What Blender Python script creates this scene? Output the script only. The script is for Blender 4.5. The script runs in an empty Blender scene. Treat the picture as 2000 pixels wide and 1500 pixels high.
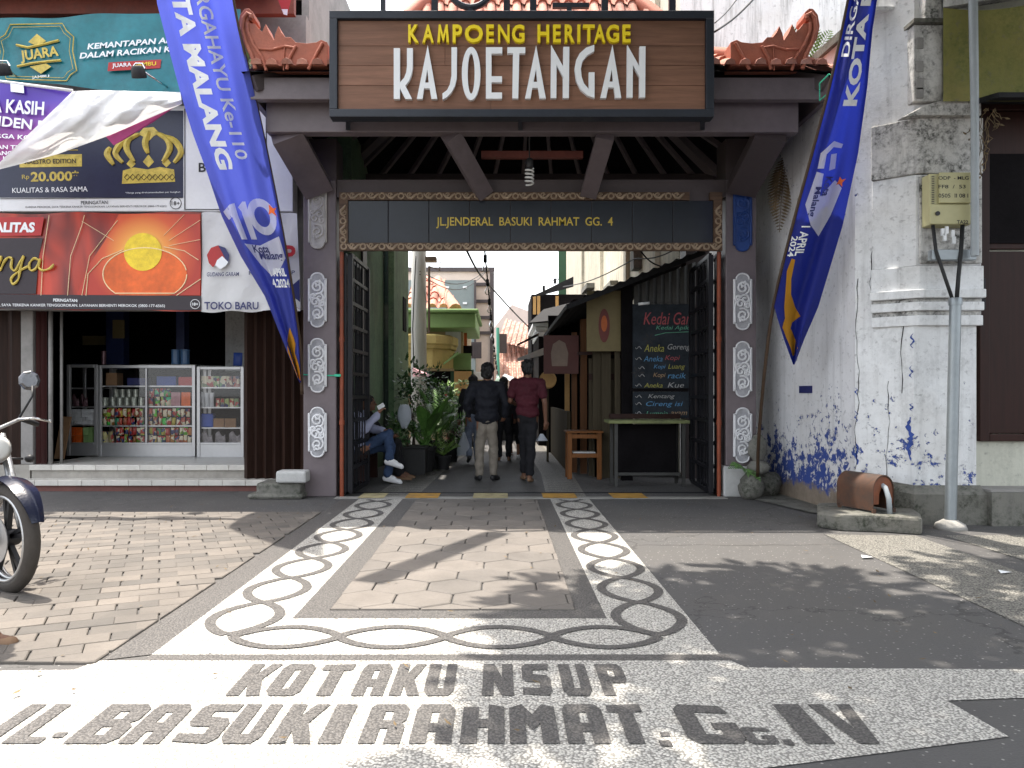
import bpy, bmesh, math, random
from mathutils import Vector, Matrix
from mathutils.geometry import tessellate_polygon
random.seed(7)
S = bpy.context.scene
COL = S.collection
# ------------------------------------------------------------------ camera, sky, sun, exposure
F, CX, CY, H = 1500.0, 977.0, 768.0, 1.3      # focal length in photo pixels, vanishing point, eye height
cam_d = bpy.data.cameras.new('camera'); cam = bpy.data.objects.new('camera', cam_d); COL.objects.link(cam)
cam.location = (0, 0, H); cam.rotation_euler = (math.pi/2, 0, 0)
cam_d.sensor_width = 36; cam_d.lens = 36*F/2000
cam_d.shift_x = (1000-CX)/2000; cam_d.shift_y = (CY-750)/2000
cam_d.clip_start = .05; cam_d.clip_end = 3000
S.camera = cam
SUN = Vector((-.20, .17, 1)).normalized()     # towards the sun
el = math.asin(SUN.z); az = math.atan2(SUN.x, SUN.y)
W = bpy.data.worlds.new('World'); S.world = W; W.use_nodes = True
nt = W.node_tree; bg = nt.nodes['Background']
sky = nt.nodes.new('ShaderNodeTexSky'); sky.sky_type = 'NISHITA'; sky.sun_disc = False
sky.sun_elevation = el; sky.sun_rotation = az; sky.dust_density = 6; sky.air_density = 1.2; sky.ozone_density = .6
mx = nt.nodes.new('ShaderNodeMix'); mx.data_type = 'RGBA'; mx.inputs[0].default_value = .55
mx.inputs[7].default_value = (7.6, 7.8, 8.0, 1)            # thin bright cloud over the whole sky
nt.links.new(sky.outputs[0], mx.inputs[6]); nt.links.new(mx.outputs[2], bg.inputs[0])
bg.inputs[1].default_value = .14
sd = bpy.data.lights.new('sun', 'SUN'); sd.energy = 3.3; sd.angle = math.radians(.6); sd.color = (1, .93, .83)
so = bpy.data.objects.new('sun', sd); COL.objects.link(so)
so.rotation_euler = SUN.to_track_quat('Z', 'Y').to_euler(); so.location = (-3, 3, 20)
S.view_settings.view_transform = 'Standard'; S.view_settings.look = 'None'
S.view_settings.exposure = 1.6; S.view_settings.gamma = 1
try:
    S.cycles.use_denoising = True; S.cycles.max_bounces = 8; S.cycles.transparent_max_bounces = 16
    S.cycles.caustics_reflective = False; S.cycles.caustics_refractive = False
except Exception: pass

# ------------------------------------------------------------------ helpers
def P(px, py, Y): return Vector(((px-CX)*Y/F, Y, H-(py-CY)*Y/F))        # photo pixel + distance -> place
def G(px, py):
    Y = H*F/(py-CY); return Vector(((px-CX)*Y/F, Y, 0))                   # photo pixel -> place on the ground
def xz(px, Y): return (px-CX)*Y/F
def zz(py, Y): return H-(py-CY)*Y/F

MATS = {}
def node(t, k, **kw):
    n = t.nodes.new(k)
    for a, v in kw.items(): setattr(n, a, v)
    return n
def mixc(t, fac, a, b, mode='MIX'):
    n = node(t, 'ShaderNodeMix', data_type='RGBA', blend_type=mode)
    for i, v in ((0, fac), (6, a), (7, b)):
        if hasattr(v, 'links'): t.links.new(v, n.inputs[i])
        elif isinstance(v, (int, float)): n.inputs[i].default_value = v if i == 0 else (v, v, v, 1)
        else: n.inputs[i].default_value = (*v[:3], 1)
    return n.outputs[2]
def math_(t, op, a, b=0.0, c=None):
    n = node(t, 'ShaderNodeMath', operation=op)
    for i, v in enumerate((a, b) if c is None else (a, b, c)):
        if hasattr(v, 'links'): t.links.new(v, n.inputs[i])
        else: n.inputs[i].default_value = v
    return n.outputs[0]
def coords(t, scale=(1, 1, 1)):
    tc = node(t, 'ShaderNodeTexCoord'); mp = node(t, 'ShaderNodeMapping')
    mp.inputs['Scale'].default_value = scale
    t.links.new(tc.outputs['Object'], mp.inputs[0]); return mp.outputs[0]
def noise(t, co, scale, detail=4, rough=.55, dist=0):
    n = node(t, 'ShaderNodeTexNoise'); t.links.new(co, n.inputs['Vector'])
    n.inputs['Scale'].default_value = scale; n.inputs['Detail'].default_value = detail
    n.inputs['Roughness'].default_value = rough; n.inputs['Distortion'].default_value = dist
    return n.outputs['Fac']
def vor(t, co, scale, out='Distance', feature='F1', rand=1):
    n = node(t, 'ShaderNodeTexVoronoi', feature=feature); t.links.new(co, n.inputs['Vector'])
    n.inputs['Scale'].default_value = scale; n.inputs['Randomness'].default_value = rand
    return n.outputs[out]
def step_(t, v, lo, hi):
    n = node(t, 'ShaderNodeMapRange', clamp=True); t.links.new(v, n.inputs[0])
    n.inputs[1].default_value = lo; n.inputs[2].default_value = hi; return n.outputs[0]
def sep(t, co):
    n = node(t, 'ShaderNodeSeparateXYZ'); t.links.new(co, n.inputs[0]); return n.outputs
def new_mat(name):
    m = bpy.data.materials.new(name); m.use_nodes = True; MATS[name] = m
    return m, m.node_tree, m.node_tree.nodes['Principled BSDF']
def setc(t, b, c, rough, bump=None, bs=.3, bd=.01):
    if hasattr(c, 'links'): t.links.new(c, b.inputs['Base Color'])
    else: b.inputs['Base Color'].default_value = (*c[:3], 1)
    if hasattr(rough, 'links'): t.links.new(rough, b.inputs['Roughness'])
    else: b.inputs['Roughness'].default_value = rough
    if bump is not None:
        n = node(t, 'ShaderNodeBump'); n.inputs['Strength'].default_value = bs; n.inputs['Distance'].default_value = bd
        t.links.new(bump, n.inputs['Height']); t.links.new(n.outputs[0], b.inputs['Normal'])
def M(name, c=None, rough=.6, metal=0, var=.18, scale=3, bs=.15, bscale=60, dirt=.0, dirtc=(.05, .045, .04), stretch=(1, 1, 1), isl=0, spec=.4):
    """a plain worn surface: base colour broken by two scales of noise, dirt blotches, fine relief"""
    if name in MATS: return MATS[name]
    m, t, b = new_mat(name)
    co = coords(t, stretch)
    n1 = noise(t, co, scale, 5); n2 = noise(t, co, scale*7, 3)
    f = math_(t, 'ADD', math_(t, 'MULTIPLY', n1, .65), math_(t, 'MULTIPLY', n2, .35))
    f = step_(t, f, .3, .7)
    lo = tuple(x*(1-var) for x in c); hi = tuple(min(1, x*(1+var)) for x in c)
    col = mixc(t, f, lo, hi)
    if isl:
        g = node(t, 'ShaderNodeNewGeometry')
        r = step_(t, g.outputs['Random Per Island'], 0, 1)
        col = mixc(t, 1, col, mixc(t, r, (1-isl,)*3, (1+isl, 1+isl*.95, 1+isl*.9)), 'MULTIPLY')
    if dirt:
        d = step_(t, noise(t, co, scale*.8, 8, .7), .5, .72)
        col = mixc(t, math_(t, 'MULTIPLY', d, dirt), col, dirtc)
    bump = noise(t, co, bscale, 3) if bs else None
    setc(t, b, col, rough, bump, bs)
    b.inputs['Metallic'].default_value = metal; b.inputs['Specular IOR Level'].default_value = spec
    return m

class MB:
    """collects simple shapes into one mesh"""
    def __init__(s): s.v = []; s.f = []; s.mi = []; s.cur = 0
    def add(s, vs, fs):
        o = len(s.v); s.v += [Vector(p) for p in vs]
        for f in fs: s.f.append([o+i for i in f]); s.mi.append(s.cur)
        return s
    def m(s, i): s.cur = i; return s
    def box(s, x0, x1, y0, y1, z0, z1):
        vs = [(x, y, z) for z in (z0, z1) for y in (y0, y1) for x in (x0, x1)]
        return s.add(vs, [(0, 2, 3, 1), (4, 5, 7, 6), (0, 1, 5, 4), (2, 6, 7, 3), (0, 4, 6, 2), (1, 3, 7, 5)])
    def bar(s, a, b, w, h, up=(0, 0, 1)):
        a, b = Vector(a), Vector(b); d = (b-a).normalized(); up = Vector(up)
        if abs(d.dot(up)) > .98: up = Vector((0, 1, 0))
        u = d.cross(up).normalized(); n = u.cross(d).normalized()
        vs = [p+u*(w/2*i)+n*(h/2*j) for p in (a, b) for i, j in ((-1, -1), (1, -1), (1, 1), (-1, 1))]
        return s.add(vs, [(0, 1, 2, 3), (7, 6, 5, 4), (0, 4, 5, 1), (1, 5, 6, 2), (2, 6, 7, 3), (3, 7, 4, 0)])
    def tube(s, pts, r, n=8, closed=False, cap=True):
        pts = [Vector(p) for p in pts]; k = len(pts)
        rs = r if isinstance(r, (list, tuple)) else [r]*k
        vs = []; prev = None
        for i, p in enumerate(pts):
            a = pts[i-1] if (i or closed) else pts[0]; b = pts[(i+1) % k] if (i < k-1 or closed) else pts[-1]
            d = (b-a)
            d = d.normalized() if d.length > 1e-9 else Vector((0, 0, 1))
            if prev is None:
                u = d.orthogonal().normalized()
            else:
                u = prev-d*prev.dot(d)
                u = u.normalized() if u.length > 1e-6 else d.orthogonal().normalized()
            prev = u; w = d.cross(u)
            vs += [p+(u*math.cos(2*math.pi*j/n)+w*math.sin(2*math.pi*j/n))*rs[i] for j in range(n)]
        fs = []
        for i in range(k if closed else k-1):
            i2 = (i+1) % k
            for j in range(n): fs.append((i*n+j, i*n+(j+1) % n, i2*n+(j+1) % n, i2*n+j))
        if cap and not closed: fs += [tuple(range(n-1, -1, -1)), tuple((k-1)*n+j for j in range(n))]
        return s.add(vs, fs)
    def lathe(s, prof, c=(0, 0, 0), n=20, axis=(0, 0, 1), sy=1.0):
        c = Vector(c); q = Vector((0, 0, 1)).rotation_difference(Vector(axis).normalized())
        vs = [c+q @ Vector((r*math.cos(2*math.pi*j/n), sy*r*math.sin(2*math.pi*j/n), z)) for r, z in prof for j in range(n)]
        k = len(prof)
        fs = [(i*n+j, i*n+(j+1) % n, (i+1)*n+(j+1) % n, (i+1)*n+j) for i in range(k-1) for j in range(n)]
        fs += [tuple(range(n-1, -1, -1)), tuple((k-1)*n+j for j in range(n))]
        return s.add(vs, fs)
    def grid(s, fn, nu, nv, flip=False):
        vs = [fn(i/nu, j/nv) for j in range(nv+1) for i in range(nu+1)]
        fs = []
        for j in range(nv):
            for i in range(nu):
                a = j*(nu+1)+i; q = (a, a+1, a+nu+2, a+nu+1)
                fs.append(q[::-1] if flip else q)
        return s.add(vs, fs)
    def poly(s, loops, O, U, V, depth=0.0):
        """outline + holes (2-D) -> flat or extruded; depth goes against U x V (back from the face)"""
        O, U, V = Vector(O), Vector(U), Vector(V); N = U.cross(V).normalized()
        pts = [p for l in loops for p in l]
        tri = tessellate_polygon([[Vector((p[0], p[1], 0)) for p in l] for l in loops])
        tris = []
        for a, b, c in tri:
            A, B, C = pts[a], pts[b], pts[c]
            cr = (B[0]-A[0])*(C[1]-A[1])-(B[1]-A[1])*(C[0]-A[0])
            if abs(cr) < 1e-12: continue
            tris.append((a, b, c) if cr > 0 else (a, c, b))
        f3 = [O+U*p[0]+V*p[1] for p in pts]
        if not depth: return s.add(f3, tris)
        n = len(pts); vs = f3+[p-N*depth for p in f3]
        fs = list(tris)+[(c+n, b+n, a+n) for a, b, c in tris]
        o = 0
        for li, l in enumerate(loops):
            k = len(l); area = sum(l[i][0]*l[(i+1) % k][1]-l[(i+1) % k][0]*l[i][1] for i in range(k))
            ccw = (area > 0) == (li == 0)
            for i in range(k):
                a, b = o+i, o+(i+1) % k
                fs.append((b, a, a+n, b+n) if ccw else (a, b, b+n, a+n))
            o += k
        return s.add(vs, fs)
    def text(s, txt, O, U, V, w=None, h=None, bold=0., shear=0., depth=0., align='C', fit=True):
        vs, fs = glyphs(txt, bold, shear)
        if not vs: return s
        x0 = min(v[0] for v in vs); x1 = max(v[0] for v in vs); y0 = min(v[1] for v in vs); y1 = max(v[1] for v in vs)
        sy = h/(y1-y0) if h else None; sx = w/(x1-x0) if w else sy
        if sy is None: sy = sx
        ox = {'C': -(x0+x1)/2, 'L': -x0, 'R': -x1}[align]; oy = -(y0+y1)/2
        O, U, V = Vector(O), Vector(U), Vector(V); N = U.cross(V).normalized()
        p3 = [O+U*((v[0]+ox)*sx)+V*((v[1]+oy)*sy) for v in vs]
        if not depth: return s.add(p3, fs)
        n = len(p3); edges = {}
        for f in fs:
            for i in range(len(f)):
                e = (f[i], f[(i+1) % len(f)]); edges[e] = 1
        sides = [(b, a, a+n, b+n) for a, b in edges if (b, a) not in edges]
        return s.add(p3+[p-N*depth for p in p3], list(fs)+[tuple(i+n for i in reversed(f)) for f in fs]+sides)
    def tpx(s, txt, x0, y0, x1, y1, Y, **k):
        """upright text filling a photo rectangle at distance Y (on a wall that faces the street)"""
        c = P((x0+x1)/2, (y0+y1)/2, Y)
        return s.text(txt, c, (1, 0, 0), (0, 0, 1), w=(x1-x0)*Y/F, h=(y1-y0)*Y/F, **k)
    def warp(s, fn): s.v = [Vector(fn(p)) for p in s.v]; return s
    def build(s, name, mats, parent=None, smooth=False, bevel=0, origin=None, segs=2, weld=False, auto=None):
        me = bpy.data.meshes.new(name)
        vs = s.v; O = Vector((0, 0, 0))
        if parent is None and origin != 'world':
            xs = [p.x for p in vs]; ys = [p.y for p in vs]; zs = [p.z for p in vs]
            O = Vector(((min(xs)+max(xs))/2, (min(ys)+max(ys))/2, min(zs))) if origin is None else Vector(origin)
        me.from_pydata([tuple(p-O) for p in vs], [], s.f)
        if not isinstance(mats, (list, tuple)): mats = [mats]
        for m in mats: me.materials.append(m)
        if len(mats) > 1: me.polygons.foreach_set('material_index', s.mi)
        if weld:
            b = bmesh.new(); b.from_mesh(me); bmesh.ops.remove_doubles(b, verts=b.verts, dist=1e-4); b.to_mesh(me); b.free()
        if smooth: me.polygons.foreach_set('use_smooth', [True]*len(me.polygons))
        me.update()
        if smooth and auto:
            me.set_sharp_from_angle(angle=math.radians(auto))
        o = bpy.data.objects.new(name, me); COL.objects.link(o); o.location = O
        if parent is not None:
            o.parent = parent; o.matrix_parent_inverse = world_of(parent).inverted()
        if bevel:
            bv = o.modifiers.new('bevel', 'BEVEL'); bv.width = bevel; bv.segments = segs; bv.limit_method = 'ANGLE'; bv.angle_limit = .6
        return o
def world_of(o):
    m = o.matrix_basis.copy()
    if o.parent is not None: m = world_of(o.parent) @ o.matrix_parent_inverse @ m
    return m
_gl = {}
def glyphs(txt, bold=0., shear=0.):
    k = (txt, bold, shear)
    if k in _gl: return _gl[k]
    c = bpy.data.curves.new('t', 'FONT'); c.body = txt; c.offset = bold; c.shear = shear; c.resolution_u = 3
    o = bpy.data.objects.new('t', c); COL.objects.link(o)
    bpy.context.view_layer.update()
    dg = bpy.context.evaluated_depsgraph_get()
    me = bpy.data.meshes.new_from_object(o.evaluated_get(dg))
    b = bmesh.new(); b.from_mesh(me); bmesh.ops.remove_doubles(b, verts=b.verts, dist=1e-5)
    for f in b.faces:
        if f.normal.z < 0: f.normal_flip()
    vs = [tuple(v.co) for v in b.verts]; fs = [tuple(v.index for v in f.verts) for f in b.faces]
    b.free(); bpy.data.meshes.remove(me); bpy.data.objects.remove(o); bpy.data.curves.remove(c)
    _gl[k] = (vs, fs); return _gl[k]

def tag(o, label=None, cat=None, group=None, kind=None):
    if label: o['label'] = label
    if cat: o['category'] = cat
    if group: o['group'] = group
    if kind: o['kind'] = kind
    return o
def thing(name, label, cat, loc=(0, 0, 0), group=None):
    o = bpy.data.objects.new(name, None); COL.objects.link(o); o.location = loc; o.empty_display_size = .2
    return tag(o, label, cat, group)
def struct(name, mb, m, **k): return tag(mb.build(name, m, origin='world', **k), kind='structure')
def copy_tree(o, parent=None):
    c = o.copy(); COL.objects.link(c)
    if parent is not None: c.parent = parent
    for ch in o.children: copy_tree(ch, c)
    return c
def spiral(c, r0, r1, a0, turns, U, V, n=18):
    c, U, V = Vector(c), Vector(U), Vector(V)
    return [c+(U*math.cos(a0+turns*2*math.pi*i/n)+V*math.sin(a0+turns*2*math.pi*i/n))*(r0+(r1-r0)*i/n) for i in range(n+1)]
def lerp(a, b, t): return a+(b-a)*t
def catmull(pts, t):
    n = len(pts)-1; s = min(max(t, 0), .99999)*n; i = int(s); w = s-i
    p0, p1, p2, p3 = pts[max(i-1, 0)], pts[i], pts[i+1], pts[min(i+2, n)]
    return tuple(.5*((2*p1[a])+(-p0[a]+p2[a])*w+(2*p0[a]-5*p1[a]+4*p2[a]-p3[a])*w*w+(-p0[a]+3*p1[a]-3*p2[a]+p3[a])*w**3) for a in range(len(p1)))
XU, ZU = Vector((1, 0, 0)), Vector((0, 0, 1))
def ell(cx, cy, rx, ry, n=28, a0=0, a1=2*math.pi):
    return [(cx+rx*math.cos(a0+(a1-a0)*i/n), cy+ry*math.sin(a0+(a1-a0)*i/n)) for i in range(n if a1-a0 > 6.2 else n+1)]

# ------------------------------------------------------------------ special materials
def mat_pebble(name, light, dark, cell=75, joint=.33, rough=.6):
    m, t, b = new_mat(name); co = coords(t)
    d = vor(t, co, cell); c = vor(t, co, cell, 'Color'); cs = sep(t, c)[0]
    stone = mixc(t, cs, tuple(x*.72 for x in light), tuple(min(1, x*1.12) for x in light))
    big = step_(t, noise(t, co, 1.1, 5), .35, .7)
    stone = mixc(t, math_(t, 'MULTIPLY', big, .22), stone, tuple(x*.55 for x in light))
    j = step_(t, d, joint, joint+.3)
    col = mixc(t, j, stone, dark)
    setc(t, b, col, rough, math_(t, 'SUBTRACT', 1, d), .5, .006); return m
mat_pebble('white_pebbles', (.62, .60, .55), (.20, .19, .175), 88, .36)
mat_pebble('grey_pebbles', (.30, .285, .25), (.07, .067, .06), 78, .34)
mat_pebble('dark_pebbles', (.125, .117, .11), (.055, .052, .05), 88, .36)
def mat_asphalt():
    m, t, b = new_mat('asphalt'); co = coords(t)
    sp = step_(t, vor(t, co, 38), .12, .26); fine = noise(t, co, 90, 3); big = noise(t, co, .7, 6)
    c = mixc(t, fine, (.052, .051, .053), (.10, .097, .096)); c = mixc(t, step_(t, big, .35, .7), c, (.085, .08, .075))
    rs = step_(t, sep(t, vor(t, co, 38, 'Color'))[0], .72, .74)
    c = mixc(t, math_(t, 'MULTIPLY', rs, math_(t, 'SUBTRACT', 1, sp)), c, (.30, .29, .27))
    wv = noise(t, co, 2.5, 5, .6); mpv = node(t, 'ShaderNodeVectorMath', operation='ADD'); t.links.new(co, mpv.inputs[0]); t.links.new(wv, mpv.inputs[1])
    ck = vor(t, mpv.outputs[0], .55, 'Distance', 'DISTANCE_TO_EDGE'); ck = step_(t, ck, .010, .004)
    c = mixc(t, math_(t, 'MULTIPLY', ck, .55), c, (.022, .021, .020))
    c = mixc(t, math_(t, 'MULTIPLY', step_(t, noise(t, co, .35, 4, .6), .52, .6), .45), c, (.045, .044, .046))
    c = mixc(t, math_(t, 'MULTIPLY', step_(t, noise(t, co, 1.9, 6, .7), .60, .68), .35), c, (.13, .12, .11))
    setc(t, b, c, .75, fine, .5, .006)
mat_asphalt()
def mat_paver(name, c, isl=.16):
    m, t, b = new_mat(name); co = coords(t); g = node(t, 'ShaderNodeNewGeometry').outputs['Random Per Island']
    n1 = noise(t, co, 2.2, 6, .6); n2 = noise(t, co, 45, 4, .7)
    col = mixc(t, step_(t, n1, .3, .7), tuple(x*.82 for x in c), tuple(x*1.15 for x in c))
    col = mixc(t, 1, col, mixc(t, g, (1-isl, 1-isl, 1-isl), (1+isl, 1+isl*.8, 1+isl*.6)), 'MULTIPLY')
    col = mixc(t, math_(t, 'MULTIPLY', step_(t, n2, .45, .75), .35), col, tuple(x*.6 for x in c))
    st = step_(t, noise(t, co, 1.3, 8, .7, .6), .56, .68)
    col = mixc(t, math_(t, 'MULTIPLY', st, .3), col, tuple(x*.45 for x in c))
    setc(t, b, col, .8, n2, .5, .006); return m
mat_paver('path_paver', (.148, .134, .121), .14); mat_paver('brick_paver', (.122, .111, .100), .26)
def mat_plaster(name, base, blue=None, z0=.0, z1=1.4, streak=.5, moss=.0, mossc=(.035, .038, .03), warm=(.42, .36, .28)):
    """old lime-washed wall: hairline grime, vertical rain streaks, flaked patches showing blue undercoat near the ground"""
    m, t, b = new_mat(name)
    tc = node(t, 'ShaderNodeNewGeometry').outputs['Position']
    mp = node(t, 'ShaderNodeMapping'); mp.inputs['Scale'].default_value = (1, 1, 1); t.links.new(tc, mp.inputs[0]); co = mp.outputs[0]
    ms = node(t, 'ShaderNodeMapping'); ms.inputs['Scale'].default_value = (3.2, 3.2, .28); t.links.new(tc, ms.inputs[0]); cs = ms.outputs[0]
    z = sep(t, tc)[2]
    n1 = noise(t, co, 1.4, 7, .62); n2 = noise(t, co, 16, 5, .65)
    c = mixc(t, step_(t, n1, .35, .7), base, tuple(x*.83 for x in base))
    c = mixc(t, math_(t, 'MULTIPLY', step_(t, noise(t, co, .9, 6), .5, .75), .35), c, warm)
    st = step_(t, noise(t, cs, 2.2, 7, .7), .50, .78)
    c = mixc(t, math_(t, 'MULTIPLY', st, streak), c, (.09, .085, .08))
    c = mixc(t, math_(t, 'MULTIPLY', step_(t, n2, .58, .70), .42), c, (.12, .11, .115))
    if moss:
        mo = step_(t, noise(t, co, 3.4, 9, .75), .43, .60); mo2 = step_(t, noise(t, co, 24, 4, .7), .35, .62)
        c = mixc(t, math_(t, 'MULTIPLY', math_(t, 'MULTIPLY', mo, mo2), moss), c, mossc)
    hgt = n2
    if blue:
        band = step_(t, z, z1, z0)
        fl = noise(t, co, 9, 8, .72, .25); big = noise(t, co, 1.1, 4)
        k = math_(t, 'ADD', fl, math_(t, 'ADD', math_(t, 'MULTIPLY', band, .23), math_(t, 'MULTIPLY', math_(t, 'SUBTRACT', big, .5), .35)))
        rim = step_(t, k, .668, .684); c = mixc(t, math_(t, 'MULTIPLY', rim, .7), c, (.40, .39, .37)); k = step_(t, k, .690, .708)
        c = mixc(t, k, c, blue); hgt = math_(t, 'SUBTRACT', n2, math_(t, 'MULTIPLY', k, .8))
        low = step_(t, math_(t, 'ADD', z, math_(t, 'MULTIPLY', noise(t, co, 5, 6, .7), .5)), .50, .42)
        c = mixc(t, low, c, mixc(t, noise(t, co, 8, 6, .7), (.10, .075, .055), (.33, .27, .21)))
    setc(t, b, c, .85, hgt, .45, .012); return m
mat_plaster('peeling_plaster', (.78, .78, .80), (.030, .062, .26), .2, 1.6, .42)
mat_plaster('white_plaster', (.82, .83, .84), (.035, .07, .27), -.2, 1.5, .36, .22)
mat_plaster('mossy_plaster', (.62, .61, .59), None, streak=.8, moss=1, mossc=(.028, .030, .026))
mat_plaster('mossy_stone', (.17, .165, .145), None, streak=.5, moss=1, mossc=(.03, .035, .022), warm=(.22, .18, .13))
mat_plaster('streaked_plaster', (.74, .74, .74), None, streak=.95)
mat_plaster('yellowed_plaster', (.58, .53, .42), None, streak=.9, moss=.3)
mat_plaster('green_plaster', (.17, .27, .145), None, streak=.7, moss=.5, mossc=(.02, .035, .025), warm=(.25, .21, .10))
mat_plaster('dark_green_plaster', (.022, .042, .032), None, streak=.6)
mat_plaster('mossy_tarp', (.21, .20, .055), None, streak=.25, moss=.75, mossc=(.09, .11, .025), warm=(.34, .23, .08))
mat_plaster('cream_plaster', (.55, .55, .47), None, streak=.25, moss=.15)
def mat_wood(name, c, rough=.55, plank=0, var=.3, axis=0):
    m, t, b = new_mat(name)
    sc = [9, 9, 9]; sc[axis] = .55
    co = coords(t, tuple(sc)); n = noise(t, co, 2.5, 6, .6, .6); f = noise(t, co, 18, 3)
    col = mixc(t, step_(t, n, .3, .72), tuple(x*(1-var) for x in c), tuple(x*(1+var*.6) for x in c))
    col = mixc(t, math_(t, 'MULTIPLY', step_(t, f, .45, .8), .35), col, tuple(x*.5 for x in c))
    if plank:
        g = node(t, 'ShaderNodeNewGeometry').outputs['Random Per Island']
        col = mixc(t, 1, col, mixc(t, g, (1-plank,)*3, (1+plank,)*3), 'MULTIPLY')
    setc(t, b, col, rough, n, .2, .004); b.inputs['Specular IOR Level'].default_value = .22; return m
mat_wood('sign_wood', (.235, .122, .080), .5, .14); mat_wood('carved_wood', (.11, .065, .04), .5, 0, .5); M('carved_highlight', (.29, .215, .145), .5, var=.35, scale=12, dirt=.3)
mat_wood('stool_wood', (.20, .075, .02), .5, .1, axis=2); mat_wood('post_wood', (.12, .05, .018), .6, .25, axis=2)
mat_wood('plank_wood', (.065, .052, .032), .7, .25, axis=2); mat_wood('dark_door_wood', (.026, .0075, .005), .5, .2, axis=2)
mat_wood('old_shutter', (.026, .012, .008), .6, .35, .5, axis=2)
def mat_rust(name='rusty_iron', c1=(.040, .028, .022), c2=(.095, .040, .020)):
    m, t, b = new_mat(name); co = coords(t)
    n = noise(t, co, 6, 9, .7, .3)
    col = mixc(t, step_(t, n, .35, .65), c1, c2); setc(t, b, col, .8, n, .4, .006); return m
mat_rust()
def mat_print(name, sat=.9, val=.55):
    """printed wrapper: each object gets a hue of its own, broken by blocks of print"""
    m, t, b = new_mat(name); oi = node(t, 'ShaderNodeObjectInfo').outputs['Random']; co = coords(t)
    def hsv(h, s_, v_):
        n = node(t, 'ShaderNodeCombineColor', mode='HSV')
        for i, v in enumerate((h, s_, v_)):
            if hasattr(v, 'links'): t.links.new(v, n.inputs[i])
            else: n.inputs[i].default_value = v
        return n.outputs[0]
    r2 = math_(t, 'FRACT', math_(t, 'MULTIPLY', oi, 17.3)); r3 = math_(t, 'FRACT', math_(t, 'MULTIPLY', oi, 91.7))
    hue = math_(t, 'MULTIPLY', math_(t, 'POWER', r2, 1.6), .42)
    base = hsv(hue, sat, math_(t, 'ADD', math_(t, 'MULTIPLY', r3, val*.7), val*.3))
    off = math_(t, 'MULTIPLY', oi, 40)
    mp = node(t, 'ShaderNodeVectorMath', operation='ADD'); t.links.new(co, mp.inputs[0]); t.links.new(off, mp.inputs[1])
    cell = sep(t, vor(t, mp.outputs[0], 17, 'Color'))
    c = mixc(t, step_(t, cell[0], .60, .62), base, (.62, .55, .40))
    c = mixc(t, step_(t, cell[1], .74, .76), c, (.35, .025, .02)); c = mixc(t, step_(t, cell[2], .86, .88), c, (.02, .03, .11))
    setc(t, b, c, .35); b.inputs['Specular IOR Level'].default_value = .5; return m
mat_print('printed_wrapper'); mat_print('printed_carton', .6, .5)
def mat_cloth(name, c, back=None, trans=.35, rough=.6):
    m, t, b = new_mat(name); setc(t, b, c, rough)
    tr = node(t, 'ShaderNodeBsdfTranslucent'); tr.inputs[0].default_value = (*[min(1, x*1.15) for x in c], 1)
    mxs = node(t, 'ShaderNodeMixShader'); mxs.inputs[0].default_value = trans
    co = coords(t); w = noise(t, co, 7, 3)
    bp = node(t, 'ShaderNodeBump'); bp.inputs['Strength'].default_value = .55; bp.inputs['Distance'].default_value = .03
    t.links.new(w, bp.inputs['Height']); t.links.new(bp.outputs[0], b.inputs['Normal'])
    t.links.new(b.outputs[0], mxs.inputs[1]); t.links.new(tr.outputs[0], mxs.inputs[2])
    t.links.new(mxs.outputs[0], t.nodes['Material Output'].inputs[0]); return m
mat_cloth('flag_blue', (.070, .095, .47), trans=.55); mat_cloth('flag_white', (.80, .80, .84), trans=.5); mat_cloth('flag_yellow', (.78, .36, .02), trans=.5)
mat_cloth('flag_shade_blue', (.012, .024, .26), trans=.4)  # the flag_blue cloth again, darkened to paint the shade on the right flag
mat_cloth('vinyl_white', (.78, .78, .78), trans=.25); mat_cloth('vinyl_purple', (.10, .03, .30), trans=.2)
mat_cloth('plastic_bag', (.6, .64, .70), trans=.5)
def mat_glass(name, tint=(1, 1, 1), gl=.12):
    m, t, b = new_mat(name); tr = node(t, 'ShaderNodeBsdfTransparent'); tr.inputs[0].default_value = (*tint, 1)
    g = node(t, 'ShaderNodeBsdfGlossy'); g.inputs['Roughness'].default_value = .03
    fr = node(t, 'ShaderNodeFresnel'); fr.inputs[0].default_value = 1.45
    mxs = node(t, 'ShaderNodeMixShader'); t.links.new(fr.outputs[0], mxs.inputs[0]); t.links.new(tr.outputs[0], mxs.inputs[1]); t.links.new(g.outputs[0], mxs.inputs[2])
    t.links.new(mxs.outputs[0], t.nodes['Material Output'].inputs[0]); return m
mat_glass('glass')
def mat_grad_red():
    """printed red banner: folds of red silk running into orange"""
    m, t, b = new_mat('banner_red'); co = coords(t, (1, 1, 1)); x = sep(t, co)
    n = noise(t, coords(t, (1.1, 1, .35)), 1.6, 2, .4, 1.6)
    c = mixc(t, step_(t, n, .32, .68), (.10, .006, .004), (.55, .045, .015)); setc(t, b, c, .35)
mat_grad_red()
M('mauve_paint', (.135, .110, .118), .5, var=.16, scale=2, dirt=.4, dirtc=(.075, .062, .06)); M('rafter_paint', (.17, .14, .14), .6); M('dark_mauve_paint', (.060, .046, .047), .55, var=.12, dirt=.3)
M('black_iron', (.010, .010, .013), .5, .1, .2, spec=.25); M('frame_black', (.020, .024, .034), .4, 0, .2); M('orange_paint', (.22, .050, .020), .55, var=.3, dirt=.45)
M('relief_recess_shade', (.33, .33, .35), .7, var=.3, scale=12); M('white_relief', (.68, .68, .70), .6, var=.10, scale=9, dirt=.25, dirtc=(.2, .2, .2), bs=.1); M('blue_relief', (.012, .045, .19), .5, var=.3)
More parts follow.
